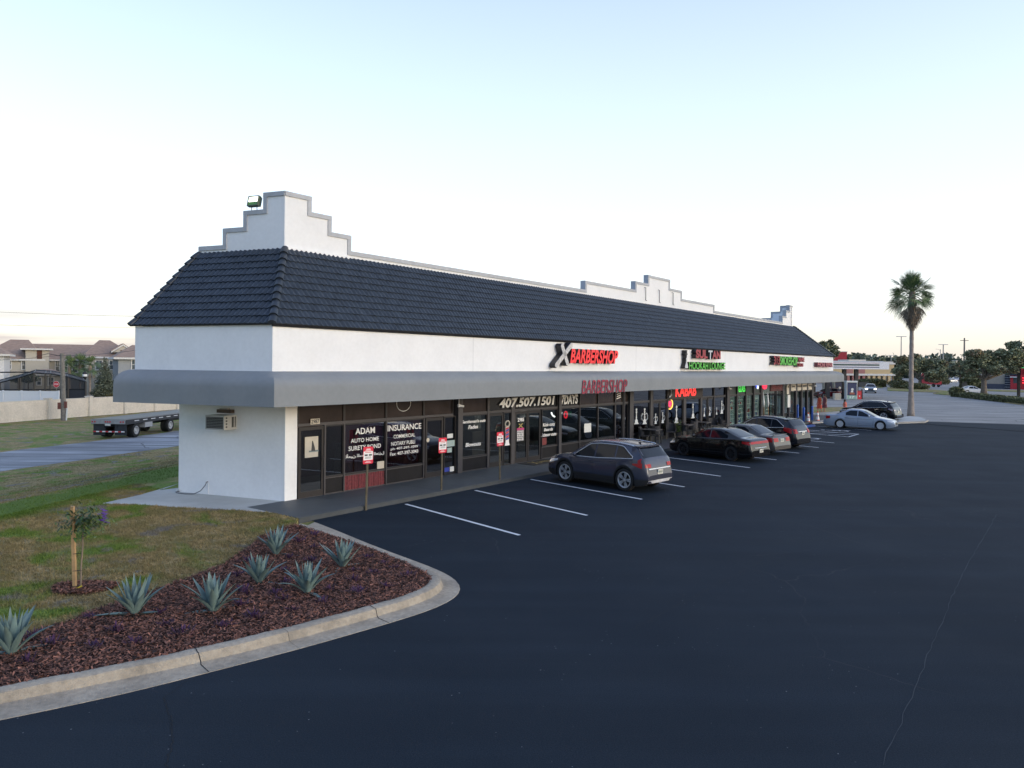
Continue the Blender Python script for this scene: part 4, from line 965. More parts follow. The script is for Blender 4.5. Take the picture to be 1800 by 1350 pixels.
# ================================================================ channel-letter signs on the fascia (each a thing)
def sign(name, label, px, py, build, cat='sign'):
    s_, z_ = F(px, py, FO+.2); o_ = thing(name, label, cat, FL(s_, FO, z_), BROT); build(o_, s_, z_); return o_
M_RACE = mat('raceway_silver', (.42, .44, .46), .5)
def fbox(mb_, tx, px0, py0, px1, py1, m, side, s_, z_, dep=.22, shear=0, bold=.02, y=-.04, zz=None):
    xa, za = F(px0, py0, FO+.22); xb, zb = F(px1, py1, FO+.22)
    if zz: zb, za = zz
    text_box(mb_, tx, xa-s_, zb-z_, xb-s_, za-z_, y, m, shear, bold, depth=dep, side=side)
def race(mb_, x0, x1, z0, z1): mb_.box(x0, x1, -.05, -.005, z0, z1, M_RACE)
M_SIDE = mat('black_return', (.012, .012, .015), .45)
def b1(o_, s_, z_):
    E = emit('red_face', (.95, .03, .035), .35)
    mb_ = MB(); fbox(mb_, 'BARBERSHOP', 1000.5, 613.5, 1084.5, 638, E, M_SIDE, s_, z_, .24, .26, .035, zz=(4.12, 4.74)); mb_.build('letters', o_)
    # big crossed X in silver with worn edges
    mb_ = MB(); xa, _ = F(972.5, 620, FO+.2); xb, _ = F(1003.5, 620, FO+.2); xa -= s_; xb -= s_; z0, z1 = 3.98-z_, 4.98-z_
    def bar(ax, az, bx, bz, wd, y0, y1, m_):
        d_ = Vector((bx-ax, 0, bz-az)).normalized(); q = Vector((-d_.z, 0, d_.x))*wd; nn = 7
        pts = []
        A = Vector((ax, 0, az)); Bq = Vector((bx, 0, bz))
        for k in range(nn): t = PI/2+PI*k/(nn-1); pts.append(A+d_*math.cos(t)*wd+q*math.sin(t))
        for k in range(nn): t = -PI/2+PI*k/(nn-1); pts.append(Bq+d_*math.cos(t)*wd+q*math.sin(t))
        pl = [(p.x, p.z) for p in pts]
        mb_.prism(pl, 0, 1, m_, Matrix(((1, 0, 0, 0), (0, 0, y1-y0, y0), (0, 1, 0, 0), (0, 0, 0, 1))))
    for (ax, az, bx, bz) in ((xa+.08, z0+.05, xb-.12, z1-.10), (xa+.50, z1-.16, xb-.42, z0+.14)):
        bar(ax, az, bx, bz, .115, -.04, -.30, M_SIDE); bar(ax, az, bx, bz, .10, -.30, -.315, mat('worn_silver_face', (.50, .50, .49), .4, var=.35, scale=16))
    mb_.build('cross_emblem', o_)
sign('channel_letter_sign', 'red BARBERSHOP letters with a silver X on the white fascia', 1040, 628, b1)
def b2(o_, s_, z_):
    E = mat('crimson_face', (.28, .012, .028), .35); W = mat('silver_face', (.50, .53, .56), .4); Gn = emit('green_face', (.10, .52, .06), .28)
    mb_ = MB(); race(mb_, F(1216, 620, FO)[0]-s_, F(1262, 620, FO)[0]-s_, 4.5-z_, 4.62-z_)
    fbox(mb_, 'SUL', 1221, 615, 1241.5, 633, E, M_SIDE, s_, z_, .26, 0, .055, zz=(4.50, 5.0)); fbox(mb_, 'AN', 1250, 616, 1264.5, 633, E, M_SIDE, s_, z_, .26, 0, .055, zz=(4.50, 4.98)); mb_.build('upper_letters', o_)
    mb_ = MB(); fbox(mb_, 'T', 1243, 617, 1250, 634, W, M_SIDE, s_, z_, .26, 0, .03, zz=(4.46, 4.98)); mb_.build('silver_letter', o_)
    mb_ = MB(); fbox(mb_, 'HOOKAH LOUNGE', 1210, 637, 1273.5, 650.5, Gn, M_SIDE, s_, z_, .24, 0, .02, zz=(3.88, 4.30)); mb_.build('lower_letters', o_)
    mb_ = MB(); xa, _ = F(1205, 630, FO+.2); x = xa-s_
    pf = [(0, .22), (.08, .24), (.2, .17), (.3, .08), (.42, .06), (.5, .10), (.56, .05), (.72, .06), (.78, .16), (.80, .16), (.82, .08), (1, .09)]
    pl = [(x-r, 3.93-z_+t*1.0) for t, r in pf]+[(x+r, 3.93-z_+t*1.0) for t, r in pf[::-1]]
    MM = Matrix(((1, 0, 0, 0), (0, 0, -.22, -.04), (0, 1, 0, 0), (0, 0, 0, 1))); mb_.prism(pl, 0, 1, M_SIDE, MM)
    pl2 = [(x-r*.8, 3.95-z_+t) for t, r in pf[:7]]+[(x+r*.8, 3.95-z_+t) for t, r in pf[:7][::-1]]; mb_.prism(pl2, 1.001, 1.05, W, MM); mb_.build('pipe_emblem', o_)
sign('channel_letter_sign', 'crimson SULTAN over green HOOKAH LOUNGE letters on the fascia', 1238, 633, b2)
def b3(o_, s_, z_):
    E = MATS['crimson_face']; Gn = MATS['green_face']; mb_ = MB()
    race(mb_, F(1353, 630, FO)[0]-s_, F(1357, 630, FO)[0]-s_+4, 4.35-z_, 4.75-z_)
    fbox(mb_, '313', 1357.5, 625.5, 1368, 643, E, M_SIDE, s_, z_, .3, 0, .03, zz=(4.22, 4.86)); mb_.build('red_letters', o_)
    mb_ = MB(); fbox(mb_, 'SMOKESHOP', 1368.5, 626, 1399, 643.5, Gn, M_SIDE, s_, z_, .3, 0, .03, zz=(4.20, 4.85)); mb_.build('green_letters', o_)
    mb_ = MB(); fbox(mb_, 'VAPE', 1400, 627, 1411.5, 636.5, E, M_SIDE, s_, z_, .3, 0, .05, zz=(4.49, 4.84)); fbox(mb_, 'CIGS', 1399, 639, 1409.5, 645.5, E, M_SIDE, s_, z_, .3, 0, .04, zz=(4.12, 4.38)); mb_.build('small_red_letters', o_)
sign('channel_letter_sign', 'green SMOKESHOP letters between small red words on the fascia', 1384, 635, b3)
def b4(o_, s_, z_):
    mb_ = MB(); race(mb_, F(1430, 640, FO)[0]-s_, F(1436, 640, FO)[0]-s_+3, 4.2-z_, 4.5-z_)
    fbox(mb_, 'PHONE REPAIR', 1435, 637, 1461.5, 645.5, mat('pink_face', (.36, .10, .12), .4), mat('maroon_return', (.12, .02, .03), .4), s_, z_, .3, 0, .03, zz=(4.12, 4.50)); mb_.build('letters', o_)
sign('channel_letter_sign', 'small maroon PHONE REPAIR letters nearest the far end', 1448, 641, b4)
# ================================================================ VEHICLES
def smooth_profile(keys, L_, wd=.05, n=400):
    xs_ = np.linspace(0, L_, n); kx_ = [k[0] for k in keys]; kz_ = [k[1] for k in keys]; z = np.interp(xs_, kx_, kz_)
    r = max(1, int(wd/L_*n)); ker = np.hanning(2*r+3)[1:-1]; ker /= ker.sum(); zp = np.pad(z, r, mode='edge'); zs = np.convolve(zp, ker, 'valid')
    def f(x): return float(np.interp(x, xs_, zs))
    return f
def paint(name, col, metal=.35, rough=.28, coat=.7): return mat(name, col, rough+.1, metal=metal*.5, var=.02, coat=coat, spec=.25)
M_TAIL = mat('tail_lamp_red', (.34, .004, .008), .3, coat=.25, spec=.2); M_LAMP = mat('lamp_lens', (.55, .57, .60), .08, coat=1); M_AMB = mat('lamp_inner', (.25, .22, .2), .1, coat=1)
M_CHROMEL = mat('bright_trim', (.62, .63, .65), .35, metal=.3)
M_PLATE = mat('licence_plate', (.55, .55, .50), .5); M_SEAM = mat('panel_gap', (.004, .004, .005), .8); M_RIM = mat('alloy_rim', (.50, .51, .53), .32, metal=.5); M_RIMD = mat('dark_rim', (.025, .025, .028), .35, metal=.5); M_UND = mat('underbody', (.006, .006, .007), .95)
def make_wheel(R, style, wd=.21):
    """wheel whose outer face looks along -y"""
    t = MB(); r0 = R*.70
    t.lathe([(r0, -wd*.42), (R*.86, -wd*.5), (R*.95, -wd*.46), (R, -wd*.34), (R, wd*.34), (R*.95, wd*.46), (r0, wd*.45)], M_RUB, 28, axis='y')
    m = M_RIMD if style == 'black' else (mat('hubcap', (.55, .56, .58), .4, metal=.2) if style == 'cover' else M_RIM)
    r = MB(); r.lathe([(r0+.006, -wd*.43), (r0-.010, -wd*.45), (r0-.03, -wd*.38), (r0-.035, wd*.3)], m, 28, axis='y'); r.lathe([(r0-.03, -.01), (.0, -.01)], M_RIMD if style != 'cover' else m, 24, axis='y')
    ns = {'alloy': 5, 'black': 7, 'cover': 8, 'five': 5}[style]
    for k in range(ns):
        for sp in ((-.16, .16) if style == 'alloy' else (0,)):
            a = 2*PI*k/ns; a2 = a+sp
            w0, w1 = (.030, .022) if style != 'cover' else (.045, .060)
            c, s = math.cos(a), math.sin(a); c2, s2 = math.cos(a2), math.sin(a2)
            p0 = Vector((c*.05, -wd*.40, s*.05)); p1 = Vector((c2*(r0-.02), -wd*.42, s2*(r0-.02))); q = Vector((-s, 0, c))
            vs = [p0-q*w0, p0+q*w0, p1+q*w1, p1-q*w1]; vb = [v+Vector((0, .035, 0)) for v in vs]
            r.add(vs+vb, [(3, 2, 1, 0), (0, 1, 5, 4), (1, 2, 6, 5), (2, 3, 7, 6), (3, 0, 4, 7)], m)
    r.lathe([(.062, -wd*.38), (.055, -wd*.44), (0, -wd*.45)], m, 14, axis='y')
    return t, r
def car(name, label, S, group=None):
    """S: dict of proportions. Local x runs from the nose (0) to the tail (L); the car is centred on its root"""
    L_, W_ = S['L'], S['W']; zr = smooth_profile(S['top'], L_, S.get('sm', .07)); bl = smooth_profile(S['belt'], L_, .12)
    wx, R = S['wheels'], S['R']; Ra = R+S.get('arch', .05); z0 = S.get('z0', .2); P = S['paint']; zm = S.get('zmid', .55)
    xc, xr, xb, xt = S['cowl'], S['roof0'], S['roof1'], S['tailglass']       # windshield base/top, rear glass top/base
    tum = S.get('tumble', .40); fr_, rr_ = S.get('nose', (.75, .20)), S.get('rear', (.5, .12))
    def hw(x):
        w_ = W_/2
        if x < fr_[0]: w_ *= 1-fr_[1]*(1-x/fr_[0])**2.4
        if L_-x < rr_[0]: w_ *= 1-rr_[1]*(1-(L_-x)/rr_[0])**2.4
        return w_
    def arch(x):
        z = 0
        for c_ in wx:
            d_ = abs(x-c_)
            if d_ < Ra: z = max(z, R*.98+math.sqrt(Ra*Ra-d_*d_)*.98)
        return z
    def sect(x):
        w_ = hw(x); T = zr(x); zb = min(bl(x), T-.03); lift = .10*max(0, 1-x/.5)**2+.12*max(0, 1-(L_-x)/.5)**2
        zl = z0+lift; a = max(zl, arch(x)); am = arch(x) > zl
        p = [(0, zl), (w_-.30, a), (w_-(.012 if am else .035), a), (w_, max(a+(.075 if S.get('clad') else .05), min(zm*.78, zb-.12))), (w_, max(a+.09, min(zm, zb-.06))), (w_-.014, max(a+.12, (zm+zb)/2+.02)), (w_-.04, zb-.015 if zb-.015 > a+.13 else a+.13)]
        zb2 = max(zb, p[-1][1]+.01); hh = max(0.012, T-zb2)
        g = min(1, hh/.32)
        z6 = zb2+hh*(.50+.36*g); y6 = p[-1][0]-.02-tum*(z6-zb2)-.05*(1-g)
        p += [(p[-1][0]-.02, zb2), (y6, z6), (y6-.07-.06*(1-g), z6+(T-z6)*.62), (y6*.55, z6+(T-z6)*.93), (0, T)]
        return p
    xs_ = sorted(set(list(np.round(np.linspace(0, L_, 74), 4))+[.012, .03, .055, L_-.012, L_-.03, L_-.055]+[round(c_+s_*Ra*f_, 4) for c_ in wx for s_ in (-1, 1) for f_ in (1.001, .985, .93, .8)]))
    root = thing(name, label, 'car', group=group)
    mb = MB(); cx_ = L_/2; rings = []
    for x in xs_:
        p = sect(x); q = [(-y, z) for y, z in p[::-1][1:]]+[]        # right half mirrored
        ring = [(x-cx_, y, z) for y, z in p]+[(x-cx_, -y, z) for y, z in p[::-1][1:-1]]
        rings.append(ring)
    n_ = len(rings[0]); flat = [v for r in rings for v in r]
    clad = S.get('clad'); bums = S.get('bumper')
    base = len(mb.v); mb.v.extend(flat); K = len(sect(1))
    for i in range(len(rings)-1):
        for j in range(n_):
            jj = j if j < K-1 else n_-1-j
            m_ = M_UND if jj <= 1 else (clad if (clad and jj == 2) else P)
            if clad and jj == 3 and arch((xs_[i]+xs_[i+1])/2) > z0+.12: m_ = clad
            mb.f.append((base+i*n_+j, base+i*n_+(j+1) % n_, base+(i+1)*n_+(j+1) % n_, base+(i+1)*n_+j)); mb.m.append(mb.mi(m_))
    mb.f.append(tuple(base+j for j in range(n_))); mb.m.append(mb.mi(P)); mb.f.append(tuple(base+(len(rings)-1)*n_+j for j in range(n_-1, -1, -1))); mb.m.append(mb.mi(P))
    body = mb.build('body', root, smooth=True, angle=38)
    # ---- surface helpers
    def side_y(x, z):
        p = sect(x)
        for (ya, za), (yb, zb_) in zip(p[2:], p[3:]):
            if za <= z <= zb_ and zb_ > za: return ya+(yb-ya)*(z-za)/(zb_-za)
        return p[6][0]
    def top_z(x, y):
        p = sect(x)[::-1]
        for (ya, za), (yb, zb_) in zip(p, p[1:]):
            if ya <= y <= yb and yb > ya: return za+(zb_-za)*(y-ya)/(yb-ya)
        return p[-1][1]
    def end_x(z, rear=True):
        xx = np.linspace(L_, L_*.6, 160) if rear else np.linspace(0, L_*.4, 160)
        for x in xx:
            if zr(x) >= z: return x
        return xx[0]
    def side_patch(nm, pts_fn, m, parent=root, off=.006, nx_=10, nz_=3, both=True):
        """pts_fn(u)->(x,zlo,zhi)"""
        out_ = []
        for sgn in ((1, -1) if both else (1,)):
            mbx = MB(); vs = []
            for i in range(nx_+1):
                x, a, b_ = pts_fn(i/nx_)
                for k in range(nz_+1):
                    z = a+(b_-a)*k/nz_; vs.append((x-cx_, sgn*(side_y(x, z)+off), z))
            mbx.add(vs, [(i*(nz_+1)+k, (i+1)*(nz_+1)+k, (i+1)*(nz_+1)+k+1, i*(nz_+1)+k+1) if sgn < 0 else (i*(nz_+1)+k, i*(nz_+1)+k+1, (i+1)*(nz_+1)+k+1, (i+1)*(nz_+1)+k) for i in range(nx_) for k in range(nz_)], m)
            o_ = mbx.build(nm, parent, smooth=True); out_.append(o_)
        return out_
    # glass
    gm = S.get('glass', M_CGLASS)
    for nm, xa, xb_ in (('windshield', xc+.05, xr-.03), ('rear_window', xb+.03, xt-.05)):
        mbx = MB(); vs = []; nx_, ny = 9, 10
        for i in range(nx_+1):
            x = xa+(xb_-xa)*i/nx_; p = sect(x); ym = p[8][0]-.015
            for k in range(ny+1):
                y = -ym+2*ym*k/ny; vs.append((x-cx_, y, top_z(x, abs(y))+.008))
        mbx.add(vs, [(i*(ny+1)+k, (i+1)*(ny+1)+k, (i+1)*(ny+1)+k+1, i*(ny+1)+k+1) for i in range(nx_) for k in range(ny)], gm); mbx.build(nm, root, smooth=True)
    panes = S['panes']; ft, bt = S['fwd'], S['aft']     # pane x ranges; forward / rear limit lines (x at belt, x at roof)
    def zhi(x):
        p = sect(x); return p[8][1]-.035
    for (a, b_) in panes:
        def fn(u, a=a, b_=b_):
            x = a+(b_-a)*u; lo = bl(x)+.035; hi = zhi(x)
            if x > bt[1]: hi = min(hi, lo+(zhi(bt[1])-lo)*max(0.02, (bt[0]-x)/(bt[0]-bt[1])))
            if x < ft[1]: hi = min(hi, lo+(zhi(ft[1])-lo)*max(0.02, (x-ft[0])/(ft[1]-ft[0])))
            return x, lo, max(hi, lo+.012)
        side_patch('side_window', fn, gm, off=.006, nx_=12)
    if S.get('trim'):
        for sgn in (1, -1):
            pts = []
            a, b_ = panes[0][0], panes[-1][1]
            lo_, hi_ = [], []
            for i in range(25):
                x = a+(b_-a)*i/24; lo = bl(x)+.022; hi = zhi(x)+.012
                if x > bt[1]: hi = min(hi, lo+(zhi(bt[1])+.012-lo)*max(0.0, (bt[0]-x)/(bt[0]-bt[1])))
                if x < ft[1]: hi = min(hi, lo+(zhi(ft[1])+.012-lo)*max(0.0, (x-ft[0])/(ft[1]-ft[0])))
                lo_.append((x-cx_, sgn*(side_y(x, lo)+.008), lo)); hi_.append((x-cx_, sgn*(side_y(x, hi)+.008), hi))
            mbx = MB(); mbx.tube(lo_+hi_[::-1]+[lo_[0]], .015, M_CHROMEL, 5, caps=False); mbx.build('window_trim', root, smooth=True)
    # door gaps
    mbx = MB()
    for x in S['gaps']:
        for sgn in (1, -1):
            zz = np.linspace(z0+.09, bl(x)+.01, 8); mbx.tube([(x-cx_-.04*math.sin((z-z0)*2.2), sgn*(side_y(x, z)+.001), z) for z in zz], .005, M_SEAM, 4)
    for sgn in (1, -1):
        xx = np.linspace(S['gaps'][0], S['gaps'][-1], 12); mbx.tube([(x-cx_, sgn*(side_y(x, z0+.10)+.001), z0+.10) for x in xx], .005, M_SEAM, 4)
        xx = np.linspace(S['gaps'][0]+.02, S['gaps'][-1]-.02, 12); mbx.tube([(x-cx_, sgn*(side_y(x, bl(x)-.16)+.0005), bl(x)-.16) for x in xx], .006, S.get('crease', P), 4)
    mbx.build('door_gap', root)
    for x in S['handles']:
        for sgn in (1, -1):
            z = bl(x)-.085; mbx = MB(); y = sgn*(side_y(x, z)+.012); mbx.tube([(x-cx_-.09, y, z), (x-cx_-.06, y+sgn*.018, z), (x-cx_+.06, y+sgn*.018, z+.004), (x-cx_+.09, y, z)], .014, S.get('hm', P), 6); mbx.build('door_handle', root, smooth=True)
    # mirrors
    for sgn in (1, -1):
        x = xc+.38; z = bl(x)+.09; y = side_y(x, bl(x))+.10
        mbx = MB(); Mx = Matrix.Translation((x-cx_, sgn*y, z)) @ Matrix.Diagonal((.075, .105, .075, 1))
        prof = [(math.sin(t), -math.cos(t)) for t in np.linspace(.05, PI-.05, 8)]; mbx.lathe(prof, S.get('mm', P), 12, Mx); mbx.box(-.02, .02, -.09*sgn if sgn > 0 else 0, 0 if sgn > 0 else .09, -.06, -.02, M_BLACK, Matrix.Translation((x-cx_, sgn*y, z))); mbx.build('mirror', root, smooth=True, angle=50)
    # wheels
    tyre, rim = make_wheel(R, S.get('rim', 'alloy')); first = None
    for c_ in wx:
        for sgn in (-1, 1):
            wr = bpy.data.objects.new('wheel', None); link(wr, root); wr.location = (c_-cx_, sgn*(W_/2-.125), R); wr.rotation_euler = (0, 0, 0 if sgn < 0 else PI)
            if first is None: a_ = tyre.build('tyre', wr, smooth=True, angle=40); b2_ = rim.build('rim', wr, smooth=True, angle=30); first = (a_, b2_)
            else:
                for s_ in first: q = s_.copy(); COL.objects.link(q); q.parent = wr
    # lamps
    hl = S['head']; tl = S['tail']       # (x0,x1,zlo0,zhi0,zlo1,zhi1)
    def lampfn(t):
        x0, x1, a0, b0, a1, b1_ = t
        return lambda u: (x0+(x1-x0)*u, a0+(a1-a0)*u, b0+(b1_-b0)*u)
    side_patch('headlight', lampfn(hl), S.get('hlm', M_LAMP), off=.010, nx_=6)
    side_patch('taillight', lampfn(tl), S.get('tlm', M_TAIL), off=.012, nx_=6)
    # rear-facing lamp halves, front grille, plates, bumper trims: patches on the end surfaces
    def end_patch(nm, rear, y0, y1, za, zb_, m_, off=.012, ny=5, nz=3, parent=root):
        mbx = MB(); vs = []
        for i in range(ny+1):
            y = y0+(y1-y0)*i/ny
            for k in range(nz+1):
                z = za+(zb_-za)*k/nz; x = end_x(z, rear)
                # walk inwards until the section is wide enough
                for _ in range(30):
                    if side_y(x, z) >= abs(y)-.002: break
                    x += -.012 if rear else .012
                vs.append((x-cx_+(off if rear else -off), y, z))
        fs = [(i*(nz+1)+k, (i+1)*(nz+1)+k, (i+1)*(nz+1)+k+1, i*(nz+1)+k+1) for i in range(ny) for k in range(nz)]
        if not rear: fs = [f[::-1] for f in fs]
        mbx.add(vs, fs, m_); return mbx.build(nm, parent, smooth=True)
    if S.get('tail2'): side_patch('taillight', lampfn(S['tail2']), S.get('tlm', M_TAIL), off=.012, nx_=4)
    for y0, y1, za, zb_ in S['rearlamp']:
        for sgn in (1, -1): end_patch('taillight', True, sgn*y0, sgn*y1, za, zb_, S.get('tlm', M_TAIL), .016)
    for y0, y1, za, zb_ in S.get('frontlamp', []):
        for sgn in (1, -1): end_patch('headlight', False, sgn*y0, sgn*y1, za, zb_, S.get('hlm', M_LAMP), .016)
    g = S['grille']; end_patch('grille', False, -g[0], g[0], g[1], g[2], M_BLACK, .014)
    if S.get('lower'): end_patch('rear_diffuser', True, -.62*W_/2*1.3, .62*W_/2*1.3, z0+.12, z0+.22, S['lower'], .014)
    pz = S['plate']; xx = end_x(pz, True)
    mbx = MB(); mbx.box(xx-cx_+.004, xx-cx_+.028, -.155, .155, pz-.08, pz+.08, M_PLATE); pl = mbx.build('licence_plate', root)
    mbx = MB(); mbx.box(xx-cx_+.029, xx-cx_+.031, -.11, .11, pz-.035, pz+.03, mat('plate_smudge', (.25, .27, .24), .6)); mbx.build('plate_marking', pl)
    if S.get('chromebar'):
        c0, c1, w_ = S['chromebar']; end_patch('chrome_bar', True, -w_, w_, c0, c1, M_CHROMEL, .018, ny=8, nz=1)
    if S.get('rails'):
        for sgn in (1, -1):
            pts = [(x-cx_, sgn*(sect(x)[8][0]-.02), sect(x)[8][1]+.05+.02*math.sin((x-xr)/(xb-xr)*PI)) for x in np.linspace(xr+.15, xb-.1, 10)]
            pts = [(pts[0][0]-.05, pts[0][1], pts[0][2]-.05)]+pts+[(pts[-1][0]+.05, pts[-1][1], pts[-1][2]-.05)]
            mbx = MB(); mbx.tube(pts, .017, M_CHROME if S['rails'] == 'chrome' else M_BLACK, 6); mbx.build('roof_rail', root, smooth=True)
    if S.get('spoiler'):
        mbx = MB(); x = xb+.02; ym = sect(xb)[8][0]; z = zr(xb); mbx.prism([(x-cx_-.12, -ym), (x-cx_+.16, -ym*.92), (x-cx_+.20, 0), (x-cx_+.16, ym*.92), (x-cx_-.12, ym)], z-.055, z-.015, P); mbx.build('spoiler', root)
    if S.get('deckspoiler'):
        x = L_-.16; z = zr(x); ym = hw(x)-.10; mbx = MB(); mbx.tube([(x-cx_-.10, -ym, z-.02), (x-cx_, -ym*.8, z+.05), (x-cx_+.03, 0, z+.065), (x-cx_, ym*.8, z+.05), (x-cx_-.10, ym, z-.02)], .022, P, 6); mbx.build('spoiler', root, smooth=True)
    if S.get('fin'):
        mbx = MB(); x = xb-.3; z = zr(x); mbx.prism([(x-cx_-.09, z-.01), (x-cx_+.07, z-.01), (x-cx_+.07, z+.055)], -.014, .014, M_BLACK, Matrix(((1, 0, 0, 0), (0, 0, 1, 0), (0, 1, 0, 0), (0, 0, 0, 1)))); mbx.build('antenna_fin', root)
    if S.get('dot'):     # small mark on the quarter window
        pass
    return root
def place(o, s, oo, ang=11.6, flip=False, z=0.0):
    """stall position: s along the shops, oo outward; nose towards the shops unless flipped"""
    p = FL(s, oo, z); d = (NO*math.cos(rad(ang))-U*math.sin(rad(ang)))    # tail direction, away from the shops
    if flip: d = -d
    o.location = p; o.rotation_euler = (0, 0, math.atan2(d.y, d.x)); o.scale = (.91, .91, .93)
SUV = dict(rear=(.62, .19), L=4.62, W=1.86, R=.395, wheels=(.96, 3.70), z0=.22, zmid=.60, cowl=1.12, roof0=1.98, roof1=4.02, tailglass=4.47,
    top=[(0, .50), (.02, .70), (.10, .86), (.22, .94), (.6, 1.03), (1.12, 1.10), (1.98, 1.60), (2.5, 1.665), (3.2, 1.66), (4.02, 1.58), (4.14, 1.545), (4.47, 1.13), (4.52, 1.02), (4.58, .86), (4.61, .62), (4.62, .50)],
    belt=[(0, .72), (.5, .90), (1.12, 1.0), (2.5, 1.03), (3.9, 1.12), (4.4, 1.16), (4.62, 1.0)],
    panes=[(1.42, 2.32), (2.38, 3.24), (3.29, 4.02)], fwd=(1.30, 2.05), aft=(4.12, 3.55), gaps=(1.32, 2.36, 3.36), handles=(2.18, 3.15),
    head=(.12, .62, .66, .80, .80, .86), tail=(4.12, 4.46, .98, 1.08, .86, 1.04), rearlamp=[(.50, .80, .87, .99)], grille=(.45, .45, .72), plate=.80, trim=True, fin=True)
SEDAN = dict(L=4.70, W=1.80, R=.325, wheels=(.92, 3.62), z0=.18, zmid=.50, cowl=1.28, roof0=2.05, roof1=3.15, tailglass=3.92, sm=.09,
    top=[(0, .42), (.02, .60), (.08, .70), (.3, .78), (.8, .87), (1.28, .93), (2.05, 1.36), (2.4, 1.43), (2.9, 1.425), (3.15, 1.39), (3.92, 1.01), (4.3, 1.0), (4.58, .96), (4.66, .80), (4.69, .55), (4.70, .42)],
    belt=[(0, .58), (.5, .75), (1.28, .87), (2.5, .90), (3.9, .95), (4.6, .90), (4.7, .8)],
    panes=[(1.58, 2.40), (2.46, 3.24)], fwd=(1.45, 2.18), aft=(3.62, 2.95), gaps=(1.42, 2.43, 3.30), handles=(2.28, 3.14), tumble=.46,
    head=(.10, .46, .56, .66, .62, .70), tail=(4.30, 4.60, .70, .88, .66, .88), rearlamp=[(.40, .74, .70, .86)], grille=(.40, .40, .56), plate=.74, rim='cover')
def D(base, **k): d = dict(base); d.update(k); return d
c = car('sport_utility_car', 'blue-grey sport utility car parked alone nearest the barber shop', D(SUV, paint=paint('blue_grey_paint', (.050, .054, .078), .5, .15), clad=M_BLACK, rails='chrome', spoiler=True, lower=M_CHROMEL, chromebar=(.80, .835, .66), plate=.70, hm=paint('blue_grey_paint', 0), tail=(4.05, 4.42, .95, .99, .84, 1.02), tail2=(4.26, 4.38, 1.02, 1.12, .99, 1.18)))
place(c, 9.35, 5.02, 7.0)
c = car('black_sedan', 'glossy black sedan with black wheels beside the potted shrub', D(SEDAN, L=4.67, W=1.83, R=.34, paint=paint('black_paint', (.003, .003, .0035), .1, .12), rim='black', top=[(0, .42), (.02, .62), (.10, .76), (.35, .86), (.85, .96), (1.22, 1.0), (2.0, 1.40), (2.4, 1.465), (2.9, 1.455), (3.2, 1.41), (4.05, 1.10), (4.35, 1.07), (4.52, 1.04), (4.62, .85), (4.66, .6), (4.67, .42)],
    cowl=1.22, roof0=2.02, roof1=3.15, tailglass=4.02, belt=[(0, .62), (.5, .82), (1.22, .93), (2.5, .97), (3.9, 1.03), (4.6, .96), (4.67, .8)], panes=[(1.52, 2.42), (2.48, 3.42)], aft=(3.72, 2.98), rearlamp=[(.0, .78, .84, .95)], plate=.52, tail=(4.20, 4.58, .86, .95, .80, .96), fin=True, chromebar=(.655, .675, .5)))
place(c, 19.15, 4.95, 11.0)
c = car('bronze_sedan', 'old bronze-grey sedan between the black sedan and black utility car', D(SEDAN, L=4.72, paint=paint('bronze_paint', (.085, .082, .078), .5, .35), deckspoiler=True, rearlamp=[(.38, .78, .68, .86)]))
place(c, 22.35, 4.85, 11.0)
c = car('black_utility_car', 'black sport utility car with chrome window line and red lamps', D(SUV, L=4.77, W=1.84, paint=paint('ink_paint', (.008, .010, .015), .4, .16), tailglass=4.55, tail=(4.05, 4.50, .98, 1.16, .84, 1.12), rearlamp=[(.55, .82, .86, 1.08)], top=[(0, .50), (.02, .72), (.10, .88), (.22, .96), (.6, 1.04), (1.12, 1.11), (1.98, 1.60), (2.5, 1.68), (3.2, 1.675), (4.12, 1.58), (4.26, 1.54), (4.58, 1.16), (4.66, .98), (4.73, .80), (4.76, .6), (4.77, .50)], rails='black', chromebar=(.93, .97, .45), wheels=(.96, 3.82), spoiler=True, plate=.84))
place(c, 25.55, 4.85, 11.0)
c = car('silver_sedan', 'silver sedan reversed into the stall beyond the access hatching', D(SEDAN, L=4.80, W=1.79, paint=paint('silver_paint', (.30, .35, .43), .55, .3), rim='cover', crease=M_SEAM, hlm=mat('clear_lamp', (.7, .72, .74), .1, coat=1), frontlamp=[(.42, .74, .58, .68)], top=[(0, .42), (.02, .56), (.08, .66), (.3, .73), (.8, .83), (1.22, .90), (2.05, 1.34), (2.4, 1.42), (2.95, 1.415), (3.2, 1.38), (3.95, 1.03), (4.3, 1.01), (4.66, .98), (4.76, .80), (4.79, .55), (4.80, .42)]))
place(c, 40.95, 6.10, -1.5, flip=True)
c = car('black_crossover', 'black crossover with pale tail lamps parked by the palm island', D(SUV, L=4.77, W=1.88, paint=paint('jet_paint', (.005, .006, .008), .3, .12), tlm=mat('pale_tail_lamp', (.38, .30, .34), .15, coat=1), spoiler=True, wheels=(.96, 3.74), panes=[(1.42, 2.32), (2.38, 3.28), (3.33, 4.0)]))
place(c, 50.7, 4.75, 9.0)
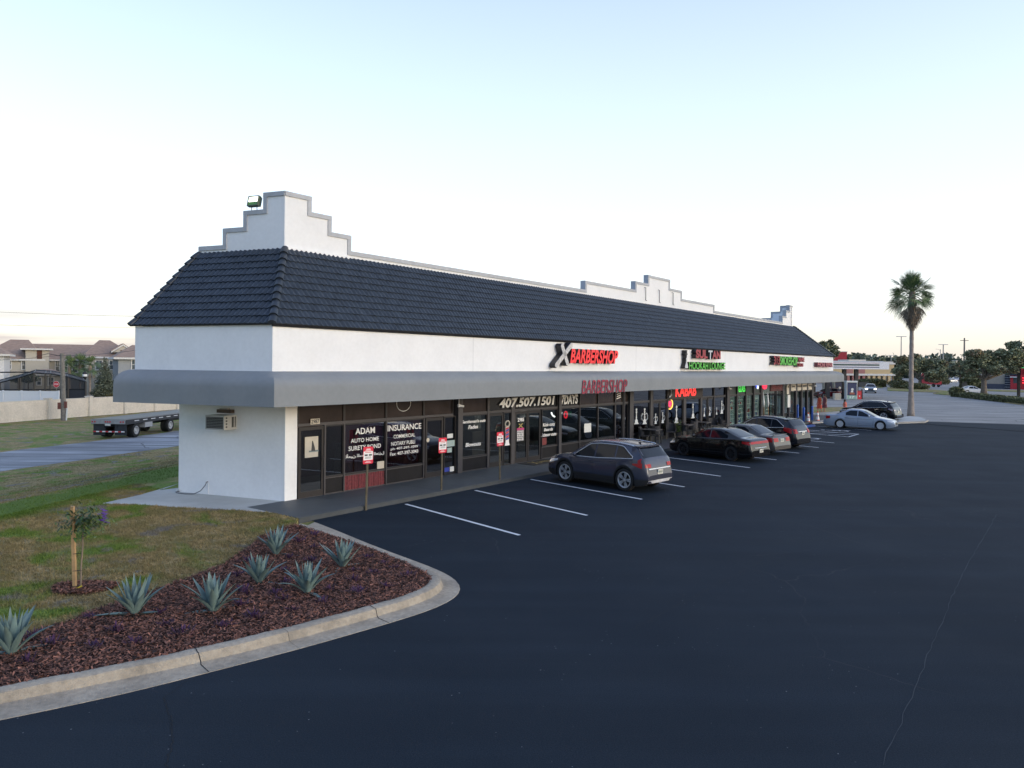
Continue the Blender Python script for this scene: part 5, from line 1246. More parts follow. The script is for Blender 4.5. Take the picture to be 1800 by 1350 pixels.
# ================================================================ PLANTING
M_AGA = mat('agave_leaf', (.135, .205, .200), .6, var=.10, scale=10, island=.14)
M_AGT = mat('agave_dry', (.20, .16, .12), .9, var=.2)
def agave(name, loc, size, seed, label):
    r = random.Random(seed); root = thing(name, label, 'plant', loc, r.uniform(0, 6.28), 'agaves in the mulch bed')
    n = 23
    for k in range(n):
        ring = k/(n-1); az = k*2.399+r.uniform(-.2, .2); L_ = size*1.12*(1.0-.30*ring*(.5))*r.uniform(.85, 1.1); el = rad(44+40*ring**.9)+r.uniform(-.08, .08); W_ = size*.086*r.uniform(.85, 1.1)
        if k < 2: el = rad(r.uniform(0, 12)); L_ *= .75
        mb = MB(); vs = []; seg = 8; x = .03; z = .0; e = el
        droop = r.uniform(-.05, .35)*(1-ring)
        for i in range(seg+1):
            t = i/seg; wd_ = W_*(.62+.55*math.sin(min(1, t*1.5)*PI*.5)-.0)*(1-max(0, (t-.35)/.65)**1.35)+.0015
            up = wd_*.55*(1-t*.6)
            px_, pz_ = x, z
            vs += [(px_-math.sin(e)*up, -wd_, pz_+math.cos(e)*up), (px_-math.sin(e)*up*.2, -wd_*.5, pz_+math.cos(e)*up*.2), (px_, 0, pz_-.0), (px_-math.sin(e)*up*.2, wd_*.5, pz_+math.cos(e)*up*.2), (px_-math.sin(e)*up, wd_, pz_+math.cos(e)*up)]
            x += math.cos(e)*L_/seg; z += math.sin(e)*L_/seg; e += (-droop if k < 12 else .03)*.35; z = max(z, .004)
        fs = [(i*5+j, i*5+j+1, (i+1)*5+j+1, (i+1)*5+j) for i in range(seg) for j in range(4)]
        M_ = Matrix.Rotation(az, 4, 'Z'); mb.add(vs, fs, M_AGA, M_)
        th_ = .012*size; mb.add([(v[0], v[1]*.96, v[2]-th_) for v in vs], [f[::-1] for f in fs], M_AGA, M_)
        mb.build('leaf', root, smooth=True, angle=70)
for k, (px, py, sz, lb) in enumerate([(20, 1150, .60, 'blue-green agave cut by the left edge of the photo'), (237, 1080, .58, 'agave nearest the lawn, left of the upright-leaved one'), (375, 1076, .60, 'upright agave in the middle of the front kerb side'), (455, 1025, .53, 'small agave between the lawn edge and the front row'), (485, 975, .55, 'agave at the top of the bed nearest the shops'), (540, 1043, .55, 'agave near the front kerb with one leaf flopped right'), (602, 997, .55, 'agave furthest right, next to the side kerb')]):
    agave('agave', G(px, py, .135), sz, 100+k, lb)
M_PUR = mat('purple_leaf', (.040, .013, .052), .7, var=.2, island=.5)
pr = [(160, 830), (290, 862), (150, 958), (495, 715), (640, 790), (750, 860), (915, 755), (1010, 805), (1230, 765), (1335, 645), (1395, 715), (190, 815), (515, 880), (880, 690), (1350, 570)]
pts = [(x*.3185, 860+y*.3185) for x, y in pr]+[(400+x*.2556, 880+y*.2556) for x, y in [(90, 725), (130, 645), (180, 810), (340, 650), (380, 690), (460, 760), (390, 580), (430, 400), (590, 330), (570, 425), (660, 710), (700, 620), (900, 640), (870, 560), (1010, 510), (1150, 470), (1240, 530), (960, 400), (870, 490), (130, 430), (80, 520), (390, 490), (490, 290), (600, 245), (1090, 600), (1080, 440)]]
first = None
for k, (px, py) in enumerate(pts):
    if k < 3:
        root = thing('purple_heart_plant', 'low purple-leaved plant in the mulch bed', 'plant', G(px, py, .13), 0, 'purple bedding plants'); mb = MB(); r = random.Random(k)
        for q in range(46):
            a = r.uniform(0, 6.28); rr_ = r.uniform(0, .12); l = r.uniform(.04, .10); e = rad(r.uniform(10, 80)); b = Vector((rr_*math.cos(a), rr_*math.sin(a), r.uniform(.0, .05))); d = Vector((math.cos(a+r.uniform(-.8, .8))*math.cos(e), math.sin(a)*math.cos(e), math.sin(e))); q_ = d.cross(Vector((0, 0, 1))).normalized()*.008
            mb.add([b-q_*.6, b+d*l*.5-q_, b+d*l, b+d*l*.5+q_, b+q_*.6], [(0, 1, 2, 3, 4)], M_PUR)
        mb.build('foliage', root)
        if k == 0: first = []
        first.append(root)
    else: root = copy_tree(first[k % 3]); root.location = G(px, py, .13)
    root.rotation_euler = (0, 0, k*1.3); sc_ = .8+.5*((k*37) % 10)/10; root.scale = (sc_, sc_, sc_)

def leaf_cloud(mb_or_name, centers, n, size, m, parent, name='crown', flat=.5, shell=.55, seed=1, aspect=.45):
    """centers: (x,y,z,rx,ry,rz,weight) ellipsoidal clumps filled with leaf-sized faces, denser towards the outside"""
    g = np.random.default_rng(seed); C = np.array([c[:7] for c in centers], float); wts = C[:, 6]*C[:, 3]*C[:, 4]; wts /= wts.sum()
    idx = g.choice(len(C), n, p=wts); d = g.normal(size=(n, 3)); d /= np.linalg.norm(d, axis=1)[:, None]; r = (shell+(1-shell)*g.random(n)**.6)*(1+.10*g.normal(size=n))
    P = C[idx, :3]+d*C[idx, 3:6]*r[:, None]
    a = g.normal(size=(n, 3)); a[:, 2] *= flat; a += d*.5; a /= np.linalg.norm(a, axis=1)[:, None]; b = np.cross(a, g.normal(size=(n, 3))); b /= np.linalg.norm(b, axis=1)[:, None]
    s = size*g.uniform(.55, 1.4, n)[:, None]; V = np.stack([P-a*s, P-b*s*aspect, P+a*s, P+b*s*aspect], 1).reshape(-1, 3)
    return np_mesh(name, V, np.arange(n*4).reshape(-1, 4), m, parent)
def limb(mb, p, q, r0, r1, m, seed=0, n=5, wob=.06):
    rr_ = random.Random(seed); p = Vector(p); q = Vector(q); L_ = (q-p).length
    pts = [p.lerp(q, k/n)+Vector((rr_.uniform(-1, 1), rr_.uniform(-1, 1), rr_.uniform(-.4, .4)))*L_*wob*math.sin(k/n*PI) for k in range(n+1)]
    mb.tube(pts, [r0+(r1-r0)*k/n for k in range(n+1)], m, 7); return pts
# ---- young staked tree on the lawn with purple flowers
tr = thing('young_tree', 'young tree tied to a timber stake with a purple flower spray', 'tree', TREE+Vector((.03, 0, 0)), 0)
mb = MB(); pts = limb(mb, (.03, .0, 0), (.06, .02, 1.10), .016, .010, mat('young_bark', (.22, .17, .12), .8), 3, 6, .01)
limb(mb, (.05, .0, .86), (.30, .05, 1.12), .007, .004, MATS['young_bark'], 5); limb(mb, (.06, .02, 1.05), (-.12, .0, 1.25), .007, .004, MATS['young_bark'], 6); limb(mb, (.06, .02, 1.08), (.22, -.02, 1.30), .007, .003, MATS['young_bark'], 7)
mb.build('trunk', tr, smooth=True)
M_YL = mat('young_leaf', (.035, .075, .020), .5, var=.2, island=.5); M_YL2 = mat('young_leaf_light', (.13, .19, .05), .5, var=.2, island=.4)
def long_leaves(n, box, m, seed, L_=.075):
    r = random.Random(seed); mb = MB()
    for k in range(n):
        b = Vector([r.gauss(c, s) for c, s in box]); a = r.uniform(0, 6.28); e = r.uniform(-.9, .35); d = Vector((math.cos(a)*math.cos(e), math.sin(a)*math.cos(e), math.sin(e))); q = d.cross(Vector((0, 0, 1))).normalized(); l = L_*r.uniform(.6, 1.3); w_ = l*.17; dn = Vector((0, 0, -l*.15))
        mb.add([b, b+d*l*.4-q*w_, b+d*l*.4+q*w_, b+d*l*.75-q*w_*.8+dn*.4, b+d*l*.75+q*w_*.8+dn*.4, b+d*l+dn], [(0, 1, 2), (1, 3, 4, 2), (3, 5, 4)], m)
    return mb
long_leaves(330, ((.07, .15), (0, .11), (1.20, .12)), M_YL, 3, .095).build('crown', tr)
long_leaves(170, ((.26, .13), (0, .07), (1.14, .09)), M_YL2, 4).build('crown', tr)
long_leaves(100, ((-.12, .12), (0, .06), (1.16, .08)), M_YL, 8).build('crown', tr)
mb = MB(); r = random.Random(2)
for k in range(26):
    c_ = Vector((.44+r.gauss(0, .028), r.gauss(0, .03), 1.15+k*.009)); 
    for j in range(5):
        a = j*1.257+k; mb.add([c_, c_+Vector((math.cos(a-.4)*.02, math.sin(a-.4)*.02, .006)), c_+Vector((math.cos(a)*.034, math.sin(a)*.034, .0)), c_+Vector((math.cos(a+.4)*.02, math.sin(a+.4)*.02, .006))], [(0, 1, 2, 3)], mat('purple_petal', (.22, .035, .55), .6))
mb.tube([(.30, .02, 1.10), (.40, .0, 1.14), (.44, .0, 1.19)], .004, MATS['young_bark'], 4); mb.build('flower_spray', tr)
stk = thing('timber_stake', 'square pine stake holding up the young tree', 'stake', TREE, 0)
mb = MB(); mb.box(-.035, .018, -.03, .02, 0, 1.42, M_WOOD, Matrix.Translation((-.02, 0, 0)) @ Matrix.Rotation(rad(-2.2), 4, 'Y')); mb.build('post', stk)
mb = MB()
for z in (.07, .33, .62, .88): mb.tube([(-.05, -.04, z), (.06, -.035, z+.01), (.075, .03, z), (-.03, .03, z-.01), (-.05, -.04, z)], .005, M_BLACK, 4)
mb.tube([(-.03, -.05, .03), (.05, -.05, .05), (.10, -.02, .08)], .014, mat('yellow_tag', (.45, .36, .03), .6), 5); mb.build('tie', stk)

# ---- fan palm on the island
def fan_leaf(mb, base, az, el, pet, Lf, m, r, droop=.5, nseg=22, spread=2.5):
    d = Vector((math.cos(az)*math.cos(el), math.sin(az)*math.cos(el), math.sin(el))); sd_ = Vector((-math.sin(az), math.cos(az), 0)); up = d.cross(sd_)*-1
    if up.z < 0: up = -up
    mid = base+d*pet*.5+Vector((0, 0, .06*pet)); tip = base+d*pet-Vector((0, 0, .10*pet*droop)); mb.tube([base, mid, tip], [.030, .022, .016], m, 4, caps=False)
    d2 = (tip-mid).normalized(); ro = r.uniform(-1.1, 1.1)*min(1, droop*1.8); sd_, up = sd_*math.cos(ro)+up*math.sin(ro), up*math.cos(ro)-sd_*math.sin(ro)
    for k in range(nseg):
        a = -spread/2+spread*k/(nseg-1); da = spread/(nseg-1)*.42; L_ = Lf*(.72+.28*math.cos(a))*r.uniform(.85, 1.08); fold = .10*(1 if k % 2 else -1)
        def dirn(t): return (d2*math.cos(t)+sd_*math.sin(t)+up*(.16-abs(t)*.05)).normalized()
        a0, a1 = dirn(a-da), dirn(a+da); c_ = dirn(a); hang = Vector((0, 0, -1))*L_*droop*(.25+.20*abs(a))*r.uniform(.6, 1.4)
        m0 = tip+a0*L_*.52+up*fold*.04; m1_ = tip+a1*L_*.52-up*fold*.04; t1 = tip+c_*L_*.80+hang*.45; t2 = tip+c_*L_*.97+hang*1.1
        q = (m1_-m0)*.22
        mb.add([tip, m0+hang*.10, m1_+hang*.10, t1-q, t1+q, t2], [(0, 1, 2), (1, 3, 4, 2), (3, 5, 4)], m)
M_PALM = mat('palm_frond', (.105, .155, .060), .55, var=.2, island=.5); M_PDRY = mat('dry_frond', (.22, .175, .13), .95, var=.2, island=.4)
M_PTR = mat('palm_trunk', (.30, .255, .22), .95, var=.18, scale=3, bump=.7, bscale=7, dirt=.15)
def fan_palm(name, label, loc, H_, r0, Lf, nleaf, ndead, seed, group=None, nseg=22, skirt=2.4):
    r = random.Random(seed); root = thing(name, label, 'tree', loc, 0, group); mb = MB(); n = 30
    pts = [(.10*math.sin(k/n*2.2)*H_*.03, .04*math.sin(k/n*3), H_*k/n) for k in range(n+1)]
    mb.tube(pts, [r0*(1.35-.45*min(1, k/n*5)-.25*k/n+.04*math.sin(k*2.7)) for k in range(n+1)], M_PTR, 12); mb.build('trunk', root, smooth=True)
    top = Vector(pts[-1]); mb = MB()
    for k in range(nleaf):
        t = k/nleaf; az = k*2.399+r.uniform(-.25, .25); el = rad(84-128*t**1.05)+r.uniform(-.1, .1)
        fan_leaf(mb, top+Vector((0, 0, -.25*t)), az, el, Lf*r.uniform(.50, 1.05), Lf*r.uniform(.80, 1.05), M_PALM, r, .15+.65*t, nseg, 2.3)
    mb.build('crown', root)
    mb = MB()
    for k in range(ndead):
        t = k/ndead; az = k*2.399+r.uniform(-.3, .3); el = rad(-58-26*t)+r.uniform(-.05, .08); fan_leaf(mb, top+Vector((0, 0, -.35-t*skirt*.52)), az, el, Lf*(.66-.30*t), Lf*(.85-.34*t), M_PDRY, r, .8, 12, 1.1)
    mb.tube([(top.x, top.y, H_-skirt*.95), (top.x, top.y, H_-skirt*.4), (top.x, top.y, H_+.1)], [r0*.85, r0*1.35, r0*1.1], M_PDRY, 10)
    mb.build('dead_frond_skirt', root); return root
PB = G(1601, 731.5, .1); fan_palm('fan_palm', 'tall fan palm with a brown dead skirt standing on the lot island', PB, ZT(1597, 516, PB.y)-.05, .215, 1.20, 62, 84, 9, skirt=3.3)
M_OAK = mat('oak_leaf', (.21, .22, .125), .7, var=.25, scale=.6, island=.55); M_OAK2 = mat('rusty_oak_leaf', (.24, .17, .10), .7, var=.25, scale=.6, island=.55)
M_PINE = mat('dark_evergreen_leaf', (.12, .14, .095), .8, var=.3, scale=.4, island=.5); M_HEDGE = mat('hedge_leaf', (.12, .125, .055), .7, var=.25, scale=1, island=.5)
def tree(name, label, loc, H_, crown, nl, ls, m, seed, trunk_r=.25, fork=.3, group=None, cat='tree', m2=None):
    """crown: list of (dx,dy,z,rx,ry,rz,w)"""
    root = thing(name, label, cat, loc, 0, group); r = random.Random(seed); mb = MB(); fk = Vector((0, 0, H_*fork)); mb.tube([(0, 0, -.1), (0.02, 0, H_*fork*.5), fk], [trunk_r*1.25, trunk_r*.95, trunk_r*.85], M_BARK, 9)
    for k, c_ in enumerate(crown):
        limb(mb, fk-Vector((0, 0, .15)), (c_[0]*.8, c_[1]*.8, c_[2]), trunk_r*.55, trunk_r*.12, M_BARK, seed+k, 5, .07)
        for q in range(2): limb(mb, (c_[0]*.5, c_[1]*.5, (fk.z+c_[2])/2), (c_[0]+r.uniform(-.6, .6)*c_[3], c_[1]+r.uniform(-.6, .6)*c_[4], c_[2]+r.uniform(-.1, .6)*c_[5]), trunk_r*.25, trunk_r*.06, M_BARK, seed*3+k*2+q, 4, .1)
    mb.build('trunk', root, smooth=True)
    sub = []
    g = np.random.default_rng(seed)
    for c_ in crown:  # break every clump into uneven smaller ones
        for q in range(8):
            d = g.normal(size=3); d /= np.linalg.norm(d); s_ = g.uniform(.22, .46)
            sub.append((c_[0]+d[0]*c_[3]*.72, c_[1]+d[1]*c_[4]*.72, c_[2]+d[2]*c_[5]*.85, c_[3]*s_, c_[4]*s_, c_[5]*s_*.85, c_[6]))
        sub.append((c_[0], c_[1], c_[2], c_[3]*.7, c_[4]*.7, c_[5]*.6, c_[6]*.6))
    leaf_cloud(None, sub, nl, ls, m, root, 'crown', seed=seed, shell=.25)
    if m2: leaf_cloud(None, sub[::3], nl//5, ls, m2, root, 'crown', seed=seed+1, shell=.4)
    return root
def from_px(px, pyb, z=0.0): return G(px, pyb, z)
# big oak, right
T = from_px(1729, 696.5); k = T.y/1300.0
def PXM(T, items): # crown clumps given in photo pixels (dx from trunk, height above base, radii)
    q = T.y/1300.0; return [(a*q, c_*q*.6 if len(it) < 7 else it[6]*q, b*q, rx*q, rx*q*.9, rz*q, 1.0) for it in items for (a, b, rx, rz, c_) in [it[:5]]]
tree('oak_tree', 'large spreading oak with a forked grey trunk over the hedge', T, 100*k, PXM(T, [(-12, 66, 26, 20, -10), (18, 70, 28, 20, 20), (45, 62, 26, 20, 0), (-30, 55, 16, 17, 10), (70, 66, 26, 18, 10), (-22, 38, 18, 9, 10), (88, 50, 20, 18, 0), (10, 48, 22, 12, -30)]), 30000, .21, M_OAK, 21, .42, .30, m2=M_OAK2)
T = from_px(1812, 694); tree('oak_tree', 'oak cut by the right edge of the photo behind the pole sign', T, 110*T.y/1300, PXM(T, [(0, 78, 26, 20, 0), (-24, 86, 16, 12, 20), (20, 60, 24, 20, 0), (-16, 58, 20, 14, -10)]), 11000, .30, M_OAK, 22, .4, .3)
T = from_px(1617, 683.5); tree('oak_tree', 'rust-tinged round oak behind the palm trunk', T, 60*T.y/1300, PXM(T, [(-20, 40, 22, 18, 0), (6, 44, 22, 20, 20), (28, 38, 18, 16, 0), (-34, 30, 14, 14, 10), (14, 26, 20, 12, -30)]), 18000, .25, M_OAK, 23, .35, .28, m2=M_OAK2)
# hedges (clipped rows) and shrubs
def hedge(name, label, a, b, h, w_, m, seed, cat='hedge', n=6000, ls=.09):
    root = thing(name, label, cat, a.lerp(b, .5), 0); c0_ = root.location; g = np.random.default_rng(seed); t = g.random(n); side_ = (b-a).normalized(); nn = Vector((-side_.y, side_.x, 0))
    u_ = g.uniform(-1, 1, n); z = h*(1-np.abs(g.normal(0, .16, n)))*(1-.12*np.abs(u_)); z = np.where(g.random(n) < .5, g.uniform(0.02, h, n), z); u_ = np.where(z < h*.8, np.sign(u_)*(.8+.25*g.random(n)), u_)
    bump_ = 1+.12*np.sin(t*37)+.08*np.sin(t*91)
    P = np.outer(1-t, np.array(a-c0_))+np.outer(t, np.array(b-c0_))+np.outer(u_*w_/2*bump_, np.array(nn)); P[:, 2] = z*bump_
    A = g.normal(size=(n, 3)); A /= np.linalg.norm(A, axis=1)[:, None]; Bq = np.cross(A, g.normal(size=(n, 3))); Bq /= np.linalg.norm(Bq, axis=1)[:, None]; s = ls*g.uniform(.6, 1.4, n)[:, None]
    V = np.stack([P-A*s, P-Bq*s*.6, P+A*s, P+Bq*s*.6], 1).reshape(-1, 3); np_mesh('foliage', V, np.arange(n*4).reshape(-1, 4), m, root)
    mb = MB(); L_ = (b-a).length; mb.box(-L_/2+.1, L_/2-.1, -w_*.38, w_*.38, 0, h*.82, M_BARK, Matrix.Rotation(math.atan2(side_.y, side_.x), 4, 'Z')); mb.build('stems', root)
    return root
hedge('hedge', 'low clipped hedge along the road in front of the big oak', G(1680, 697), G(1830, 714), 0.7, 1.3, M_HEDGE, 31, n=20000, ls=.12)
hedge('hedge', 'sunlit hedge before the cream shopping centre', G(1518, 680.5), G(1546, 680), 1.5, 3, M_HEDGE, 32, n=5000, ls=.3)
hedge('hedge', 'dark hedge beside the road, left of the restaurant', G(1695, 684), G(1722, 684), 2.0, 2, M_HEDGE, 33, n=5000, ls=.3)
for k, (px, py, w_, h, lb) in enumerate([(1578, 683, 1.9, 1.8, 'rounded shrub left of the palm trunk'), (1610, 684.5, 2.4, 1.2, 'low dark shrub under the rust-tinged oak'), (1681, 697.5, 1.0, 1.4, 'loose shrub at the left end of the hedge'), (1654, 676, 2.2, 2.0, 'shrub beside the yellow lamp base')]):
    T = G(px, py); root = thing('shrub', lb, 'shrub', T); leaf_cloud(None, [(0, 0, h*.55, w_, w_, h*.5, 1), (w_*.5, 0, h*.4, w_*.6, w_*.6, h*.4, 1)], 2200, .17, M_HEDGE, root, 'foliage', seed=40+k, shell=.5); mb = MB(); mb.tube([(0, 0, 0), (0, 0, h*.6)], .08, M_BARK, 6); mb.build('stem', root)
# far trees seen over the roofs
far = [(1456, 600, 24, 200, 16, 16, 'palm-like dark tree rising behind the far corner of the plaza'), (1502, 634, 30, 330, 14, 8, None), (1530, 632, 34, 330, 18, 9, None), (1548, 627, 36, 340, 16, 13, None), (1568, 626, 30, 330, 14, 14, None), (1590, 640, 24, 330, 14, 12, None), (1652, 632, 20, 280, 10, 16, None), (1668, 640, 20, 300, 12, 20, None), (1688, 636, 26, 320, 14, 20, None), (1706, 640, 30, 320, 14, 16, None), (1640, 645, 24, 320, 14, 14, None), (1480, 636, 30, 340, 14, 7, None), (1515, 636, 30, 360, 14, 7, None), (1620, 640, 24, 350, 18, 12, None), (1730, 640, 24, 330, 16, 14, None)]
for k, (px, py, _, Yd, rw, rh, lb) in enumerate(far):
    base = Vector((XT(px, py, Yd), Yd, 0)); zt = ZT(px, py, Yd); q = Yd/1300.0; R_ = rw*q; Hh = zt
    tree('background_tree', lb or 'dark tree on the far skyline', base, Hh, [(0, 0, Hh-R_*.75, R_, R_, R_*.8, 1), (R_*.6, 0, Hh-R_*1.3, R_*.7, R_*.7, R_*.6, 1), (-R_*.6, 0, Hh-R_*1.4, R_*.7, R_*.7, R_*.6, 1)], 2600, .62, M_PINE if k % 3 else M_OAK, 60+k, .35, .4, group=None if lb else 'trees on the far skyline')
# distant wood closing the horizon
def wood(name, pts, h, m, n, seed, ls=1.2, depth=26):
    g = np.random.default_rng(seed); t = g.random(n); P = np.array([[np.interp(q, np.linspace(0, 1, len(pts)), [p[i] for p in pts]) for i in (0, 1)] for q in t]); prof = .62+.22*np.sin(t*61+np.sin(t*23)*3)+.16*np.sin(t*171)
    z = g.random(n)**.7*h*prof; P = P+g.normal(0, depth/3, (n, 2)); A = g.normal(size=(n, 3)); A /= np.linalg.norm(A, axis=1)[:, None]; Bq = np.cross(A, g.normal(size=(n, 3))); Bq /= np.linalg.norm(Bq, axis=1)[:, None]; s = ls*g.uniform(.6, 1.5, n)[:, None]
    Pc = np.column_stack([P, z]); V = np.stack([Pc-A*s, Pc-Bq*s*.7, Pc+A*s, Pc+Bq*s*.7], 1).reshape(-1, 3); tag(np_mesh(name, V, np.arange(n*4).reshape(-1, 4), m), kind='stuff')
wood('distant_wood', [(140, 420), (260, 430), (420, 420), (520, 300)], 13, M_PINE, 26000, 5, 1.3)
wood('distant_wood', [(-420, 300), (-220, 330), (-60, 340), (140, 420)], 9, M_PINE, 22000, 6, 1.3)
# ================================================================ BEHIND THE SHOPS (left): wall, pole, trailer, houses
M_WALLB = mat('cream_split_block', (.66, .59, .50), .9, var=.10, scale=7, bump=.5, bscale=14, dirt=.12); M_WCAP = mat('wall_cap', (.60, .55, .48), .9, var=.06)
def GL(px, py): return G(px, py, LOW)
wp = [GL(-60, 750)]+[GL(*p) for p in ((0, 743.6), (84, 737), (156, 731.5), (218, 727), (271, 722.5), (310, 719.5))]
wp.append(wp[-1]+(wp[-1]-wp[-2])*3)
wl = thing('boundary_wall', 'cream block boundary wall with capped piers behind the street', 'wall', wp[1])
mb = MB(); mc = MB()
for a, b in zip(wp, wp[1:]):
    d = (b-a); L_ = d.length; M_ = Matrix.Translation(a-wp[1]) @ Matrix.Rotation(math.atan2(d.y, d.x), 4, 'Z'); nrow = 9
    for r_ in range(nrow): # coursed blocks with slightly uneven faces
        z0 = r_*1.74/nrow; mb.box(0, L_, -.09-.012*((r_*7) % 3), .09, z0, z0+1.74/nrow-.012, M_WALLB, M_); mb.box(0, L_, -.075, .08, z0+1.74/nrow-.012, z0+1.74/nrow, M_WCAP, M_)
    mc.box(0, L_, -.13, .13, 1.741, 1.80, M_WCAP, M_)
mb.build('panel', wl); mc.build('cap', wl)
for p in wp[2:6]+[wp[6]]:
    m2_ = MB(); M_ = Matrix.Translation(p-wp[1]); m2_.box(-.24, .24, -.24, .24, 0, 1.88, M_WALLB, M_); m2_.box(-.29, .29, -.29, .29, 1.881, 1.96, M_WCAP, M_); m2_.build('pier', wl)
# utility pole, leaning a little
P = GL(112, 738.5); up = thing('utility_pole', 'weathered wooden utility pole in front of the cream wall', 'pole', P)
M_POLE = mat('weathered_pole', (.19, .175, .155), .95, var=.25, scale=5, bump=.5, bscale=18)
hT = ZT(108, 621, P.y)-LOW
mb = MB(); mb.tube([(0, 0, -.2), (-.09, 0, hT*.5), (-.20, 0, hT)], [.23, .20, .17], M_POLE, 12); mb.build('shaft', up, smooth=True, angle=60)
mb = MB(); mb.box(-.42, -.16, -.26, -.18, 1.0, 1.6, mat('rusty_box', (.16, .06, .045), .9)); mb.box(.18, .38, -.26, -.12, 1.1, 1.7, MATS['rusty_box']); mb.tube([(.35, -.2, 0), (.42, -.2, 1.1)], .06, M_PAPER, 6); mb.build('conduit_box', up)
mb = MB(); mb.tube([(-.2, 0, hT-.25), (-1.3, -.3, hT-.05), (-2.2, -.5, hT-.3)], .025, M_BLACK, 5); mb.build('bracket', up)
def wire(label, a, b, sag, r=.018):
    o_ = None; mb = MB(); a = Vector(a); b = Vector(b); mb.tube([Vector((0, 0, 0)).lerp(b-a, k/16)-Vector((0, 0, sag*4*(k/16)*(1-k/16))) for k in range(17)], r, M_BLACK, 4); o_ = mb.build('overhead_wire', loc=a); return tag(o_, label, 'wire', 'overhead wires on the left')
def WP(px, py, Y): return (XT(px, py, Y), Y, ZT(px, py, Y))
wire('upper of the two long wires crossing the sky above the houses', WP(-150, 541, 80), WP(420, 557, 95), .3, .014)
wire('lower of the two long wires crossing the sky above the houses', WP(-150, 566, 80), WP(420, 575, 95), .25, .014)
wire('thin wire running left from the top of the wooden pole', (P.x-.2, P.y, LOW+hT-.15), WP(-120, 632, 64), .25, .014)
wire('thin wire running right from the wooden pole to the plaza', (P.x-.2, P.y, LOW+hT-.2), WP(300, 606, 50), .2, .014)

# flatbed trailer parked on the far side of the street
w1, w2 = GL(240, 768.5), GL(300, 758.5); td = (w2-w1); td.z = 0; td.normalize()
tl_ = thing('flatbed_trailer', 'black flatbed semi trailer with aluminium deck edge parked on the street', 'trailer', w1, math.atan2(td.y, td.x))
M_TRB = mat('trailer_black', (.022, .024, .030), .5, var=.2); M_ALU = mat('dull_aluminium', (.32, .32, .32), .45, metal=.4, var=.12, scale=5)
ax2 = (w2-w1).length; Rw = .50; WT = 2.45
mb = MB(); mb.box(-1.35, 13.0, 0.02, WT-.02, 1.22, 1.33, M_ALU); 
for k in range(28): mb.box(-1.34+k*.5, -1.34+k*.5+.48, .06, WT-.06, 1.331, 1.345, M_GALV)
mb.build('deck', tl_)
mb = MB(); mb.box(-1.30, 13, -.02, .02, .98, 1.30, M_TRB); mb.box(-1.30, 13, WT-.02, WT+.02, .98, 1.30, M_TRB); mb.build('side_rail', tl_)
for k in range(12):
    mb = MB(); mb.box(-.3+k*1.05, .25+k*1.05, -.032, -.021, 1.16, 1.21, M_TXT if k % 1 == 0 else M_RED); mb.build('reflector', tl_)
mb = MB(); mb.box(-1.40, -1.35, 0, WT, 1.02, 1.33, M_ALU)
for y in (.12, .30, WT-.30, WT-.12, WT/2-.16, WT/2, WT/2+.16): mb.lathe([(0, 0), (.05, 0), (.05, .03), (0, .03)], M_RED, 10, Matrix.Translation((-1.43, y, 1.17)) @ Matrix.Rotation(PI/2, 4, 'Y'))
mb.build('rear_panel', tl_)
mb = MB(); mb.box(-1.42, -1.40, WT/2-.2, WT/2+.2, .90, 1.02, M_PLATE); mb.build('licence_plate', tl_)
mb = MB(); mb.box(-1.2, 12, .7, .82, .72, 1.21, M_TRB); mb.box(-1.2, 12, WT-.82, WT-.7, .72, 1.21, M_TRB)
for k in range(14): mb.box(-1.1+k, -1.0+k, .05, WT-.05, 1.02, 1.2, M_TRB)
mb.box(-1.3, -1.18, .1, WT-.1, .42, .55, M_TRB); mb.build('chassis', tl_)
for y0 in (.03, WT-.88):
    mb = MB(); mb.box(-1.16, -1.14, y0, y0+.85, .22, 1.15, M_TRB); fl = mb.build('mud_flap', tl_)
mb = MB()
for k in range(10): mb.box(-1.325, -1.305, .1+k*.225, .1+k*.225+.215, .45, .53, M_RED if k % 2 else M_TXT)
mb.build('tape_bar', tl_)
ty, rm = MB(), MB()
for dy in (0, .30):
    Mq = Matrix.Translation((0, dy, 0)); ty.lathe([(.29, -.13), (.44, -.14), (.49, -.12), (Rw, -.08), (Rw, .08), (.49, .12), (.29, .14)], M_RUB, 28, Mq, 'y')
M_WWH = mat('white_wheel', (.45, .45, .44), .5)
rm.lathe([(.30, -.13), (.27, -.14), (.25, -.08), (.16, .05), (.15, .06), (.15, -.02), (.10, -.10), (0, -.11)], M_WWH, 24, None, 'y')
fw = None
for ax in (0, ax2):
    for s_ in (0, 1):
        wh = bpy.data.objects.new('wheel', None); link(wh, tl_); wh.location = (ax, .14 if s_ == 0 else WT-.14, Rw); wh.rotation_euler = (0, 0, 0 if s_ == 0 else PI)
        if fw is None: fw = (ty.build('tyre', wh, smooth=True, angle=40), rm.build('rim', wh, smooth=True, angle=40))
        else:
            for q in fw: c_ = q.copy(); COL.objects.link(c_); c_.parent = wh
mb = MB(); mb.box(1.05, 2.0, -.01, .5, .62, 1.08, mat('grey_toolbox', (.36, .36, .36), .5)); mb.build('tool_box', tl_)

